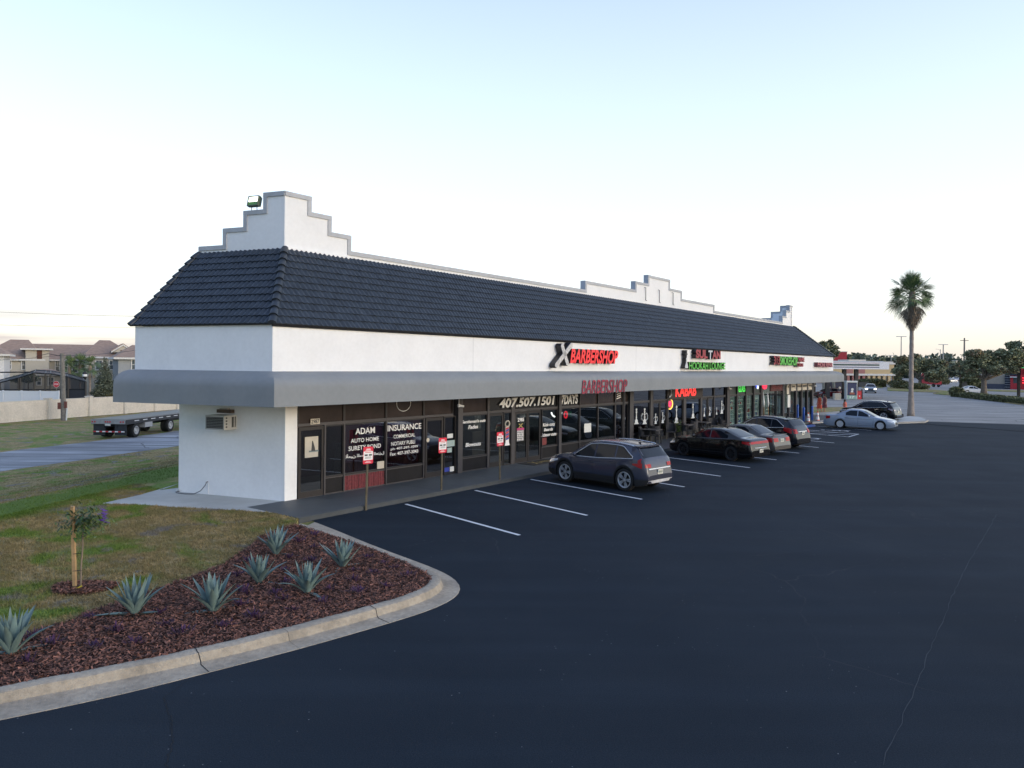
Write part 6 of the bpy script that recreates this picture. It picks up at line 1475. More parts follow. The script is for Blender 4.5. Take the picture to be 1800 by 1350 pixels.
# houses: two-storey, hipped brown shingle roofs
M_SHG = mat('brown_shingle', (.33, .225, .165), .9, var=.18, scale=2.2, bump=.3, bscale=9); M_BEI = mat('beige_stucco', (.46, .42, .35), .9, var=.04); M_GRYS = mat('grey_stucco', (.30, .315, .33), .9, var=.04); M_TRIM = mat('white_trim', (.62, .61, .58), .7)
M_HGL = mat('house_window_glass', (.07, .09, .10), .12, spec=.8); M_SHUT = mat('brown_shutter', (.10, .035, .022), .8)
def hwin(parent, x0, x1, z0, z1, y, muntin=True):
    mb = MB(); mb.box(x0, x1, y-.05, y, z0, z1, M_HGL); wn = mb.build('window', parent)
    mf = MB(); t = .13
    for q in ((x0-t, x0, z0-t, z1+t), (x1, x1+t, z0-t, z1+t), (x0, x1, z1, z1+t), (x0, x1, z0-t, z0), (x0, x1, (z0+z1)/2-.03, (z0+z1)/2+.03)): mf.box(q[0], q[1], y-.10, y+.0, q[2], q[3], M_TRIM)
    mf.box((x0+x1)/2-.02, (x0+x1)/2+.02, y-.09, y, (z0+z1)/2+.03, z1, M_TRIM); mf.build('frame', wn); return wn
HA = math.atan2(XT(110, 640, 1.0), 1.0)          # the houses face the camera side of the street
def hx(px, Y, dy=0.0):                                # x of a photo column on the facade plane whose centre line lies Y away
    r = ray(px, 640); C = Vector((XT(110, 640, Y), Y, 0)); nx_, ny_ = math.sin(HA), math.cos(HA); D_ = C.x*nx_+C.y*ny_+dy
    k = D_/(r[0]*nx_+r[1]*ny_); P_ = Vector((r[0]*k, r[1]*k, 0)); return (P_-C).dot(Vector((math.cos(HA), -math.sin(HA), 0))), k
def hz(px, py, Y, dy=0.0): k = hx(px, Y, dy)[1]; return CAMH+ray(px, py)[2]*k-LOW
def house(label, Y, px0, px1, py_eave, rpx0, rpx1, py_ridge, depth, wallm, wins, extra=None):
    C = Vector((XT(110, 640, Y), Y, LOW)); X0, X1 = hx(px0, Y)[0], hx(px1, Y)[0]; zE = hz((px0+px1)/2, py_eave, Y); zR = hz((rpx0+rpx1)/2, py_ridge, Y, depth/2); R0, R1 = hx(rpx0, Y, depth/2)[0], hx(rpx1, Y, depth/2)[0]
    root = thing('house', label, 'house', C, -HA); mb = MB(); mb.box(X0, X1, 0, depth, -.3, zE-.05, wallm); mb.build('wall', root)
    o_ = .55; e = [(X0-o_, -o_, zE), (X1+o_, -o_, zE), (X1+o_, depth+o_, zE), (X0-o_, depth+o_, zE)]; r_ = [(R0, depth/2, zR), (R1, depth/2, zR)]
    mb = MB(); mb.add(e+r_, [(0, 1, 5, 4), (1, 2, 5), (2, 3, 4, 5), (3, 0, 4)], M_SHG); rf = mb.build('roof', root)
    mb = MB(); mb.box(X0-o_, X1+o_, -o_-.03, -o_+.08, zE-.22, zE+.02, M_TRIM); mb.box(X0-o_-.03, X0-o_+.08, -o_+.08, depth+o_, zE-.22, zE+.02, M_TRIM); mb.box(X1+o_-.08, X1+o_+.03, -o_+.08, depth+o_, zE-.22, zE+.02, M_TRIM); mb.box(X0-o_+.1, X1+o_-.1, -o_+.08, -.02, zE-.2, zE-.17, M_TRIM); mb.build('gutter', rf)
    for (a, b, c_, d_) in wins: hwin(root, hx(a, Y)[0], hx(b, Y)[0], hz(a, d_, Y), hz(a, c_, Y), -.01)
    if extra: extra(root, Y, zE)
    return root
def ex_left(root, Y, zE):
    # flat-eaved bay with a brown shutter
    xa, xb = hx(45, Y)[0], hx(86, Y)[0]; zt = hz(60, 614, Y); mb = MB(); mb.box(xa, xb, -.5, 4, -.2, zt-.1, M_BEI); bay = mb.build('bay', root)
    mb = MB(); mb.box(hx(36, Y)[0], hx(93, Y)[0], -1.1, 4, zt-.1, zt+.12, M_TRIM); mb.build('bay_eave', bay)
    mb = MB(); mb.box(hx(65, Y)[0], hx(74, Y)[0], -.58, -.51, hz(65, 631, Y), hz(65, 615.5, Y), M_SHUT); mb.build('shutter', bay)
house('left two-storey house with a brown hipped roof and shuttered bay', 108, -40, 72, 631, 18, 50, 597, 15, M_BEI, [(12, 19, 634, 648), (39, 44, 634, 649), (-20, -10, 634, 649)], ex_left)
house('middle house range with a long brown ridge between two hips', 113, 40, 160, 632, 30, 176, 605, 13, M_BEI, [(111, 118, 634, 654), (128, 136, 634, 654), (98, 104, 634, 654)])
def ex_gab(root, Y, zE):
    dy = -.3; xa, xb, xm = hx(199, Y)[0], hx(232, Y)[0], hx(216, Y)[0]; za, zt = hz(199, 619, Y), hz(216, 608, Y)
    mb = MB(); MM = Matrix(((1, 0, 0, 0), (0, 0, 1, 0), (0, 1, 0, 0), (0, 0, 0, 1))); mb.prism([(xa, za), (xb, za), (xm, zt)], -.3, 5.5, M_BEI, MM); g_ = mb.build('gable', root)
    mb = MB(); mb.prism([(xa-.3, za-.1), (xa-.3, za+.1), (xm, zt+.25), (xb+.3, za+.1), (xb+.3, za-.1), (xm, zt+.02)], -.45, -.301, M_TRIM, MM); mb.prism([(xa-.3, za+.11), (xm, zt+.27), (xb+.3, za+.11), (xb+.3, za+.19), (xm, zt+.36), (xa-.3, za+.19)], -.45, 6, M_SHG, MM); mb.build('gable_trim', g_)
    mb = MB(); mb.box(xm-.35, xm+.45, -.34, -.301, za+.02, za+.32, M_SHUT); mb.build('vent', g_)
house('right two-storey house with tall hipped roof and small gable', 105, 150, 236, 627.5, 174, 193, 598, 15, M_BEI, [(169, 179, 634, 649), (193, 203, 634, 649), (170, 180, 670, 682)], ex_gab)
house('grey-walled house partly hidden behind the plaza fascia', 92, 208, 300, 629, 232, 290, 607, 12, M_GRYS, [(232, 242, 632.5, 649), (262, 272, 632.5, 649)])
house('white house just inside the left edge of the photo', 92, -90, 7, 622, -70, -20, 600, 12, mat('white_house_wall', (.62, .62, .62), .9), [(-20, -12, 634, 649)])
mbh = house('low brown-roofed house behind the pool screen', 90, 60, 106, 657, 74, 90, 649, 8, M_BEI, [(66, 72, 664, 676), (86, 94, 664, 676)])
# screened pool enclosure
Ye = 76.0; E0 = thing('pool_screen_enclosure', 'dark screened pool enclosure with a mansard roof behind the white fence', 'enclosure', (XT(-60, 660, Ye), Ye, LOW)); ex0 = E0.location.x
m = bpy.data.materials.new('insect_screen'); m.use_nodes = True; t = m.node_tree; p = t.nodes['Principled BSDF']; p.inputs['Base Color'].default_value = (.012, .015, .022, 1); p.inputs['Roughness'].default_value = .8
tr_ = N('ShaderNodeBsdfTransparent', t); mx = N('ShaderNodeMixShader', t); mx.inputs[0].default_value = .74; t.links.new(tr_.outputs[0], mx.inputs[1]); t.links.new(p.outputs[0], mx.inputs[2]); t.links.new(mx.outputs[0], t.nodes['Material Output'].inputs[0]); M_SCR = m
def EP(px, py, dy=0): Y = Ye+dy; return Vector((XT(px, py, Y)-ex0, dy, ZT(px, py, Y)-LOW))
top_pts = [(-60, 670), (0, 657.5), (60, 655), (93, 657.5), (151, 671)]
beam = MB(); scr = MB()
fe = [EP(-60, 690), EP(0, 672.5), EP(33, 664), EP(60, 655.5), EP(93, 657.5), EP(121, 663), EP(151, 671)]; be = [v+Vector((-4.6, 7.4, .2)) for v in fe]
for a, b, c_, d_ in zip(fe, fe[1:], be, be[1:]):
    scr.add([(a.x, a.y, 0), (b.x, b.y, 0), tuple(b), tuple(a)], [(0, 1, 2, 3)], M_SCR); beam.tube([a, b], .07, M_BLACK, 4); beam.tube([c_, d_], .07, M_BLACK, 4)
    scr.add([tuple(a), tuple(b), tuple(d_), tuple(c_)], [(0, 1, 2, 3)], M_SCR)
bk_top = [EP(-60, 655, 5), EP(58, 654, 5)]; beam.tube(bk_top, .07, M_BLACK, 4)
for px, pt in ((0, 672), (33, 664), (36, 664), (60, 655), (80, 656.5), (89, 657), (120, 663), (151, 671)):
    v = EP(px, pt); beam.tube([(v.x, v.y-.02, 0), (v.x, v.y-.02, v.z)], .09, M_BLACK, 4); beam.tube([v, v+Vector((-4.6, 7.4, .2))], .05, M_BLACK, 4)
beam.tube([EP(-60, 686), EP(151, 684)], .05, M_BLACK, 4)
scr.build('screen', E0); beam.build('frame', E0)
mb = MB(); a, b = EP(121, 685), EP(150, 685); mb.box(a.x, b.x, .05, .12, 0, a.z, M_GRYS); mb.build('kick_panel', E0)
# white fence, stop sign, lamp, planting beyond the wall
Yf = 70.0; x0, x1 = XT(-60, 690, Yf), XT(103, 690, Yf); zt = ZT(50, 686.8, Yf)-LOW; vf = thing('vinyl_fence', 'white vinyl fence standing behind the cream wall', 'fence', (x0, Yf, LOW))
M_VIN = mat('white_vinyl_fence', (.70, .71, .73), .5, var=.02)
nb = 5
for k in range(nb):
    a = (x1-x0)*k/nb; b = (x1-x0)*(k+1)/nb; mb = MB(); mb.box(a+.07, b-.07, -.02, .02, .1, zt-.05, M_VIN); mb.box(a+.06, b-.06, -.035, .035, zt-.12, zt-.02, M_VIN); mb.build('panel', vf)
for k in range(nb+1):
    a = (x1-x0)*k/nb; mb = MB(); mb.box(a-.06, a+.06, -.06, .06, 0, zt+.03, M_VIN); mb.build('post', vf)
def stop_sign(label, loc, h, R_, name='stop_sign'):
    root = thing(name, label, 'sign', loc); mb = MB(); mb.tube([(0, .03, 0), (0, .03, h+R_)], .035, M_GALV, 6); mb.build('post', root)
    mb = MB(); oc = [(R_*math.cos(rad(22.5+45*k)), h+R_*math.sin(rad(22.5+45*k))) for k in range(8)]; MM = Matrix(((1, 0, 0, 0), (0, 0, -1, 0), (0, 1, 0, 0), (0, 0, 0, 1))); mb.prism([(x*1.06, h+(z-h)*1.06) for x, z in oc], 0, .012, M_TXT, MM); mb.prism(oc, .013, .018, M_RED, MM); text_box(mb, 'STOP', -R_*.72, h-R_*.25, R_*.72, h+R_*.28, -.022, M_TXT, bold=.02); mb.build('face', root); return root
Yq = 80.0; stop_sign('red stop sign showing through the pool screen', (XT(99, 675.5, Yq-9), Yq-9, LOW), ZT(99, 675.5, Yq-9)-LOW, .30)
Yl = 84.0; lp = thing('garden_lamp', 'black post lamp with a white globe beside the pool screen', 'street lamp', (XT(149, 660, Yl), Yl, LOW)); h = ZT(149, 660, Yl)-LOW
mb = MB(); mb.tube([(0, 0, 0), (0, 0, h-.25)], .06, M_BLACK, 6); mb.lathe([(.05, h-.6), (.22, h-.2), (.22, h-.15), (.05, h-.15)], M_BLACK, 10); mb.build('post', lp)
mb = MB(); mb.lathe([(.05, h-.15), (.25, h-.1), (.25, h+.15), (.1, h+.2)], M_TXT, 10); mb.build('globe', lp); mb = MB(); mb.lathe([(.27, h+.15), (.2, h+.35), (0, h+.5)], M_BLACK, 10); mb.build('cap', lp)
for k, (px, py, Yp, lb) in enumerate([(122, 645, 96, 'left palm of the cluster before the beige houses'), (141, 641, 97, 'middle palm of the cluster before the beige houses'), (158, 644, 96, 'right palm of the cluster before the beige houses')]):
    fan_palm('garden_palm', lb, (XT(px, py, Yp), Yp, LOW), ZT(px, py, Yp)-LOW, .16, .98, 22, 4, 30+k, 'palms by the beige houses', 9, .8)
Yt = 88.0; base = Vector((XT(184.5, 690, Yt), Yt, LOW)); q = Yt/1300
root = thing('conical_tree', 'conical dark tree in front of the right beige house', 'tree', base); cl_ = []
for k in range(9): zc_ = (1.4+k*.50); rr_ = (1.65-.165*k); cl_ += [(rr_*.4*math.cos(k*2.4+j*2.1), rr_*.4*math.sin(k*2.4+j*2.1), zc_+.1*j, rr_*.62, rr_*.62, .38, 1) for j in range(3)]
leaf_cloud(None, cl_, 5200, .12, M_PINE, root, 'crown', seed=77, shell=.3); mb = MB(); limb(mb, (0, 0, 0), (0, 0, 5.3), .10, .02, M_BARK, 4, 6, .01)
for k in range(12): a = k*2.4; limb(mb, (0, 0, 1.2+k*.3), (math.cos(a)*(1.5-.1*k), math.sin(a)*(1.5-.1*k), 1.5+k*.32), .035, .01, M_BARK, k, 3, .05)
mb.build('trunk', root)
Yh = 94; hedge('hedge', 'dark clipped hedge at the foot of the right beige house', Vector((XT(170, 690, Yh), Yh, LOW)), Vector((XT(212, 690, Yh), Yh, LOW)), 1.3, 1.4, M_PINE, 71, n=4000, ls=.14)
T = Vector((XT(195, 690, 86), 86, LOW)); root = thing('shrub', 'yellow-green shrub beside the conical tree', 'shrub', T); leaf_cloud(None, [(0, 0, .8, .7, .7, .8, 1), (.5, 0, .5, .5, .5, .5, 1)], 1500, .10, mat('yellow_leaf', (.10, .085, .02), .7, island=.5), root, 'foliage', seed=80); mb = MB(); mb.tube([(0, 0, 0), (0, 0, .9)], .05, M_BARK, 5); mb.build('stem', root)
T = Vector((XT(50, 652, 86), 86, LOW)); root = thing('shrub', 'leafy shrub top showing over the pool screen roof', 'shrub', T); leaf_cloud(None, [(0, 0, 3.3, 1.0, .8, .5, 1), (-1.2, 0, 3.2, .8, .8, .4, 1)], 1400, .16, M_OAK, root, 'foliage', seed=81); mb = MB(); mb.tube([(0, 0, 0), (0, 0, 3.3)], .07, M_BARK, 5); mb.build('stem', root)
# ================================================================ BEYOND THE SHOPS (right): filling station, roads, shopping centre
M_VERGE = M_GND
def strip(name, pts, z=.03, m=None):
    mb = MB(); P_ = [G(*p) for p in pts]; mb.prism([(p.x, p.y) for p in P_], -.01, z, m or M_VERGE); return tag(mb.build(name), kind='structure')
strip('verge', [(1428, 726), (1470, 725), (1500, 722), (1498, 717), (1428, 717)], .10)
strip('pavement', [(1428, 745), (1475, 741), (1510, 731), (1500, 723), (1428, 727.5)], .09, M_CONC)
strip('verge', [(1560, 687), (1690, 692), (1690, 689), (1560, 681)], .08)
strip('verge', [(1640, 692.5), (1690, 697), (1830, 717), (1830, 712), (1700, 692), (1655, 690)], .10)
strip('verge', [(1690, 686), (1830, 691), (1830, 688), (1690, 683.5)], .08)
strip('verge', [(1515, 682), (1552, 682), (1550, 679), (1515, 679)], .08)
# island round the palm with its kerb
isl = [G(*p) for p in [(1575, 738), (1600, 733), (1622, 736), (1632, 740.5), (1626, 743.5), (1598, 744.5), (1572, 745.5)]]
mb = MB(); mb.prism([(p.x, p.y) for p in isl], -.02, .12, M_CONC); tag(mb.build('island_kerb'), kind='structure')
c_ = sum(isl, Vector())/len(isl); mb = MB(); mb.prism([(c_.x+(p.x-c_.x)*.82, c_.y+(p.y-c_.y)*.86) for p in isl], .1, .135, M_SLAB); tag(mb.build('island_paving'), kind='structure')
ra, rb_ = G(1560, 706), G(1900, 722)
M_PATCH = mat('dark_patch', (.07, .075, .08), .8, var=.15)
# filling-station canopy
Yc = 98.0; X1 = XT(1563, 640, Yc); cz0, cz1 = ZT(1520, 649, Yc), ZT(1520, 636.5, Yc)
gs = thing('filling_station_canopy', 'white striped filling station canopy on dark columns', 'canopy', (X1, Yc, 0)); Wc = 34
mb = MB(); mb.box(-Wc, 0, 0, 14, cz0, cz1, mat('canopy_white', (.66, .66, .68), .5)); mb.build('canopy_box', gs)
h = cz1-cz0; M_SG = mat('stripe_green', (.012, .045, .035), .5); M_SB = mat('stripe_blue', (.03, .04, .12), .5); M_SP = mat('stripe_pink', (.30, .10, .13), .5)
for z, t_, m_ in ((.84, .05, M_SP), (.50, .20, M_SG), (.22, .10, M_SB)):
    mb = MB(); mb.box(-Wc, -1.3, -.02, -.001, cz0+h*z, cz0+h*(z+t_), m_); mb.build('stripe', gs)
mb = MB(); mb.box(-Wc+.5, -.5, .5, 13.5, cz1, cz1+.15, M_COPING); mb.box(-14, -8, 3, 9, cz1+.15, cz1+.9, mat('canopy_plant', (.45, .45, .46), .7)); mb.build('roof_plant', gs)
for px in (1484.8, 1506, 1456):
    for dy in (1.0, 11.0):
        mb = MB(); x = XT(px, 690, Yc+1)-X1; mb.box(x-.22, x+.22, dy, dy+.45, 0, cz0, mat('dark_column', (.035, .032, .034), .6)); mb.build('column', gs)
def pump(px, Yp, lb, w_=1.25, h_=2.2):
    o_ = thing('fuel_pump', lb, 'fuel pump', (XT(px, 690, Yp), Yp, 0), 0, 'fuel pumps with blue posters'); mb = MB(); mb.box(-w_/2, w_/2, 0, .7, 0, h_, M_DARK); mb.build('body', o_)
    mb = MB(); mb.box(-w_/2-.06, -w_/2, -.03, .72, 0, h_+.05, M_PAPER); mb.box(w_/2, w_/2+.06, -.03, .72, 0, h_+.05, M_PAPER); mb.box(-w_/2-.1, w_/2+.1, -.05, .75, h_, h_+.22, M_PAPER); mb.build('frame', o_)
    mb = MB(); mb.box(-w_/2+.05, w_/2-.05, -.012, -.002, .55, h_-.1, mat('poster_blue', (.015, .025, .085), .5)); po = mb.build('poster', o_)
    mb = MB(); mb.lathe([(0, 0), (.17, 0), (.17, .01), (0, .01)], M_PAPER, 12, Matrix.Translation((.05, -.016, 1.3)) @ Matrix.Rotation(PI/2, 4, 'X')); mb.box(-.30, .34, -.02, -.013, .62, .88, mat('poster_orange', (.30, .09, .05), .6)); mb.box(-.14, .16, -.02, -.014, .9, 1.12, M_PAPER); mb.build('poster_print', po)
    mb = MB(); mb.box(-w_/2, w_/2, -.03, -.001, .0, .5, mat('mint_base', (.25, .40, .34), .6)); text_box(mb, '17', -.3, .1, .32, .42, -.035, M_TXT, bold=.03); mb.build('price_panel', o_)
    return o_
pump(1497.5, 97.3, 'fuel pump with a blue poster, nearest and fully in view'); pump(1475.5, 104, 'fuel pump behind the burgundy car, right of the other'); pump(1457, 106, 'fuel pump furthest left under the canopy')
o_ = thing('waste_bin', 'red bin beside the nearest fuel pump', 'bin', (XT(1509, 695, 98), 98, 0)); mb = MB(); mb.box(-.28, .28, -.28, .28, 0, 1.05, M_RED); mb.build('body', o_); mb = MB(); mb.box(-.31, .31, -.31, .31, 1.05, 1.16, mat('bin_lid', (.16, .03, .035), .5)); mb.lathe([(0, 0), (.09, 0), (.09, .02), (0, .02)], M_PAPER, 10, Matrix.Translation((0, -.3, .4)) @ Matrix.Rotation(PI/2, 4, 'X')); mb.build('lid', o_)
o_ = thing('bollard', 'dark steel bollard beside the red bin', 'bollard', (XT(1515, 695, 98), 98, 0)); mb = MB(); mb.tube([(0, 0, 0), (0, 0, 1.25), (0, 0, 1.3)], [.1, .1, .04], M_DARK, 10); mb.build('post', o_)
o_ = thing('wooden_crate', 'pale wooden crate stack before the burgundy car', 'crate', (XT(1471, 697, 95), 95, 0)); mb = MB()
for k in range(5): mb.box(-.4, .4, -.3, .3, k*.17, k*.17+.12, M_CARD)
for x in (-.38, 0, .32): mb.box(x, x+.06, -.31, .31, 0, .86, M_CARD)
mb.build('slats', o_)
# cars beyond
BG = D(SUV); RED = paint('burgundy_paint', (.12, .006, .014), .3, .2)
c = car('burgundy_car', 'burgundy hatchback standing at the fuel pumps', D(SUV, L=4.4, W=1.78, R=.33, wheels=(.85, 3.45), paint=RED, top=[(0, .45), (.02, .62), (.10, .76), (.3, .86), (.9, 1.0), (1.7, 1.42), (2.3, 1.52), (3.0, 1.50), (3.7, 1.36), (4.1, 1.05), (4.3, .95), (4.38, .7), (4.4, .5)], cowl=.95, roof0=1.75, roof1=3.6, tailglass=4.08, belt=[(0, .65), (.5, .82), (1, .92), (2.5, .98), (3.7, 1.04), (4.3, .9), (4.4, .8)], panes=[(1.2, 2.1), (2.16, 2.95), (3.0, 3.6)], fwd=(1.05, 1.8), aft=(3.75, 3.2), gaps=(1.15, 2.13, 3.0), handles=(1.95, 2.85), plate=.72, tail=(3.95, 4.25, .78, .95, .7, .92), rearlamp=[(.5, .76, .7, .9)]))
p = G(1458, 699.5); c.location = p; c.rotation_euler = (0, 0, rad(8)); c.scale = (.92, .92, .92)
c = car('silver_utility_car', 'silver sport utility car with its headlights on by the filling station', D(SUV, paint=paint('pale_silver', (.25, .27, .29), .5, .3), hlm=emit('lit_headlamp', (1, .95, .85), 7.0), frontlamp=[(.50, .80, .68, .82)]))
c.location = G(1530, 690.5); c.rotation_euler = (0, 0, rad(66)+0); c.scale = (.92, .92, .92)
c = car('white_sedan', 'white sedan driving along the road behind the hedge', D(SEDAN, paint=paint('white_paint', (.55, .58, .62), .1, .3), R=.33))
c.location = G(1708, 692); c.rotation_euler = (0, 0, PI+rad(-3)); c.scale = (.92, .92, .92)
for k, (px, py, rz, col, lb, bs) in enumerate([(1671, 672.5, .3, (.45, .48, .52), 'pale sedan in the far car park, nearest of the group', SEDAN), (1680, 670.5, 1.2, (.5, .5, .52), 'white utility car parked furthest back right of the lamp posts', SUV), (1664, 670, 2.8, (.12, .14, .18), 'blue-grey car half behind the grey lamp post', SEDAN), (1588, 681.5, .2, (.03, .035, .045), 'dark car just left of the palm trunk', SUV)]):
    c = car('parked_car', lb, D(bs, paint=paint('far_paint_%s' % 'pqrs'[k], col, .3, .35))); c.location = G(px, py); c.rotation_euler = (0, 0, rz); c.scale = (.92, .92, .92)
# red heavy truck
T = G(1632, 680); tk = thing('red_truck', 'red heavy truck cab parked beyond the oak', 'truck', T, rad(112)); tk.scale = (.78, .78, .80); mb = MB()
mb.box(-3.4, -1.0, -1.1, 1.1, .7, 1.9, MATS['red_paint']); mb.prism([(-3.4, 1.9), (-1.0, 2.0), (-1.0, 1.9)], -1.0, 1.0, M_RED, Matrix(((1, 0, 0, 0), (0, 0, 1, 0), (0, 1, 0, 0), (0, 0, 0, 1)))); mb.build('bonnet', tk)
mb = MB(); mb.box(-1.0, 1.4, -1.2, 1.2, .8, 3.5, M_RED); mb.box(-.95, 1.35, -1.1, 1.1, 3.5, 3.8, M_RED); mb.build('cab', tk)
mb = MB(); mb.box(-1.03, -1.001, -1.0, 1.0, 2.1, 3.0, M_HGL); mb.box(-.7, .3, -1.22, -1.201, 2.1, 2.9, M_HGL); mb.box(-.7, .3, 1.201, 1.22, 2.1, 2.9, M_HGL); mb.build('window', tk)
mb = MB(); mb.box(1.4, 4.6, -.5, .5, .7, 1.0, M_BLACK); mb.box(-3.5, -3.4, -1.1, 1.1, .5, .8, M_CHROME); mb.tube([(1.5, 1.0, .9), (1.5, 1.0, 4.0)], .1, M_CHROME, 8); mb.tube([(1.5, -1.0, .9), (1.5, -1.0, 4.0)], .1, M_CHROME, 8); mb.build('chassis', tk)
for x in (-2.5, 2.6, 3.9):
    for y in (-1.0, 1.0): mb = MB(); mb.lathe([(0, -.15), (.32, -.15), (.5, -.14), (.52, 0), (.5, .14), (.32, .15), (0, .15)], M_RUB, 16, Matrix.Translation((x, y, .52)), 'y'); mb.build('wheel', tk)
# cream shopping centre with arcade
Ym = 200.0; x0, x1 = XT(1430, 660, Ym), XT(1571.5, 660, Ym); zt = ZT(1570, 640, Ym); zc = ZT(1550, 658.5, Ym); M_CR = mat('cream_render', (.52, .40, .23), .9, var=.05); M_PK = mat('pink_render', (.36, .17, .15), .9)
sm = thing('shopping_centre', 'cream and pink shopping centre with an arcade behind the filling station', 'building', (x0, Ym, 0)); Wm = x1-x0
mb = MB(); mb.box(0, Wm, 0, 30, zc, zt, M_CR); mb.box(0, Wm, 4, 30, 0, zc, M_PK); mb.build('wall', sm)
mb = MB(); mb.box(0, Wm+.3, -.4, .0, zc-.3, zc+.2, M_TRIM); mb.box(0, Wm+.2, -.3, 0, zt-.1, zt+.3, M_TRIM); mb.build('cornice', sm)
for a, b in ((1487, 1499), (1508, 1520)): mb = MB(); mb.box(XT(a, 650, Ym)-x0, XT(b, 650, Ym)-x0, -.2, -.01, zc+.25, zt-.5, M_PK); mb.build('panel', sm)
for px in range(1482, 1574, 9):
    x = XT(px, 660, Ym)-x0; mb = MB(); mb.box(x-.35, x+.35, -.2, .5, 0, zc-.3, M_CR if px > 1520 else M_PK); mb.build('column', sm)
for px in range(1484, 1568, 9): mb = MB(); x = XT(px, 660, Ym)-x0; mb.box(x+.6, x+1.6*.75, 3.9, 3.98, .1, 2.4, M_HGL); mb.build('door', sm)
mb = MB(); mb.box(XT(1492, 650, Ym+5)-x0, XT(1522, 650, Ym+5)-x0, 5, 12, zt, ZT(1500, 632, Ym+5), mat('roof_white', (.6, .58, .55), .8)); mb.box(XT(1524, 650, Ym+5)-x0, XT(1570, 650, Ym+5)-x0, 5, 7, zt, ZT(1500, 635, Ym+5), MATS['roof_white']); mb.build('roof_parapet', sm)
Yr = 215.0; a, b = XT(1455, 620, Yr), XT(1489, 620, Yr); rt = thing('red_tower', 'plain dark red tower rising over the filling station canopy', 'building', (a, Yr, 0)); mb = MB(); mb.box(0, b-a, 0, 8, 0, ZT(1480, 618.5, Yr), mat('red_render', (.28, .018, .035), .8)); mb.build('wall', rt); mb = MB(); mb.box(-.1, b-a+.1, -.1, 8.1, ZT(1480, 618.5, Yr), ZT(1480, 618, Yr)+.1, M_TRIM); mb.build('coping', rt)
# restaurant
Yb = 160.0; x0 = XT(1718, 670, Yb); ra_ = math.atan2(XT(1760, 670, 1), 1); rs = thing('restaurant', 'beige, black and red drive-in restaurant behind the big oak', 'building', (x0, Yb, 0), -ra_)
def X(px):
    r = ray(px, 670); nx_, ny_ = math.sin(ra_), math.cos(ra_); k = (x0*nx_+Yb*ny_)/(r[0]*nx_+r[1]*ny_); return (r[0]*k-x0)*math.cos(ra_)-(r[1]*k-Yb)*math.sin(ra_)
Z_ = lambda py: ZT(1760, py, Yb)
mb = MB(); mb.box(0, X(1766), 0, 12, Z_(674.5), Z_(658), mat('restaurant_beige', (.36, .31, .25), .9)); mb.box(-.03, X(1766), -.05, 12, 0, Z_(674.5), mat('slate_base', (.07, .075, .10), .8)); mb.build('wall', rs)
mb = MB(); mb.box(X(1766), X(1776), -.3, 12, 0, Z_(660), mat('navy_siding', (.015, .02, .035), .7))
for k in range(5): mb.box(X(1766), X(1776), -.34, -.301, .4+k*.5, .46+k*.5, M_COPING)
mb.build('siding', rs)
mb = MB(); mb.box(X(1776), X(1793), -.5, 12, 0, Z_(656), M_RED); mb.build('entrance_block', rs); mb = MB(); mb.box(X(1781), X(1791), -.54, -.501, 1.3, 2.6, M_HGL); mb.build('window', rs)
mb = MB(); mb.box(X(1775), X(1790), -1.6, -.51, Z_(663), Z_(661.5), M_TXT); mb.box(X(1775), X(1795), -.8, 0, Z_(660), Z_(656), MATS['navy_siding']); mb.build('awning', rs)
mb = MB(); mb.box(X(1793), X(1835), -1.0, 12, 0, Z_(648), mat('bright_red_wall', (.45, .015, .02), .5)); mb.build('tower', rs)
mb = MB(); E_ = emit('red_neon_tube', (1, .04, .06), 3.0)
for k in range(3): mb.box(X(1797), X(1830), -1.06, -1.01, Z_(664+k*4.2), Z_(663+k*4.2), E_)
mb.build('neon_strip', rs)
# pole sign at the right edge
T = G(1790.5, 697); ps = thing('pole_sign', 'tall dark pole sign with green and red panels cut by the right edge', 'sign', T); q = T.y/1300
mb = MB(); mb.box(-.16, .16, -.16, .16, 0, 62*q, M_DARK); mb.build('pole', ps)
mb = MB(); mb.box(.2, 3.4, -.2, .2, 50*q, 73*q, mat('sign_dark_green', (.012, .05, .03), .4)); pn = mb.build('panel', ps); mb = MB(); mb.tube([(.26, -.21, 50.6*q), (3.3, -.21, 50.6*q), (3.3, -.21, 65*q), (.26, -.21, 65*q), (.26, -.21, 50.6*q)], .035, emit('sign_green', (.1, .9, .3), .7), 4); mb.box(.9, 2.4, -.22, -.201, 54*q, 62*q, M_TXT); mb.build('emblem', pn)
mb = MB(); mb.box(.2, 3.4, -.2, .2, 38*q, 49.6*q, M_RED); mb.box(.9, 2.8, -.22, -.201, 41*q, 44*q, M_TXT); mb.build('panel', ps)
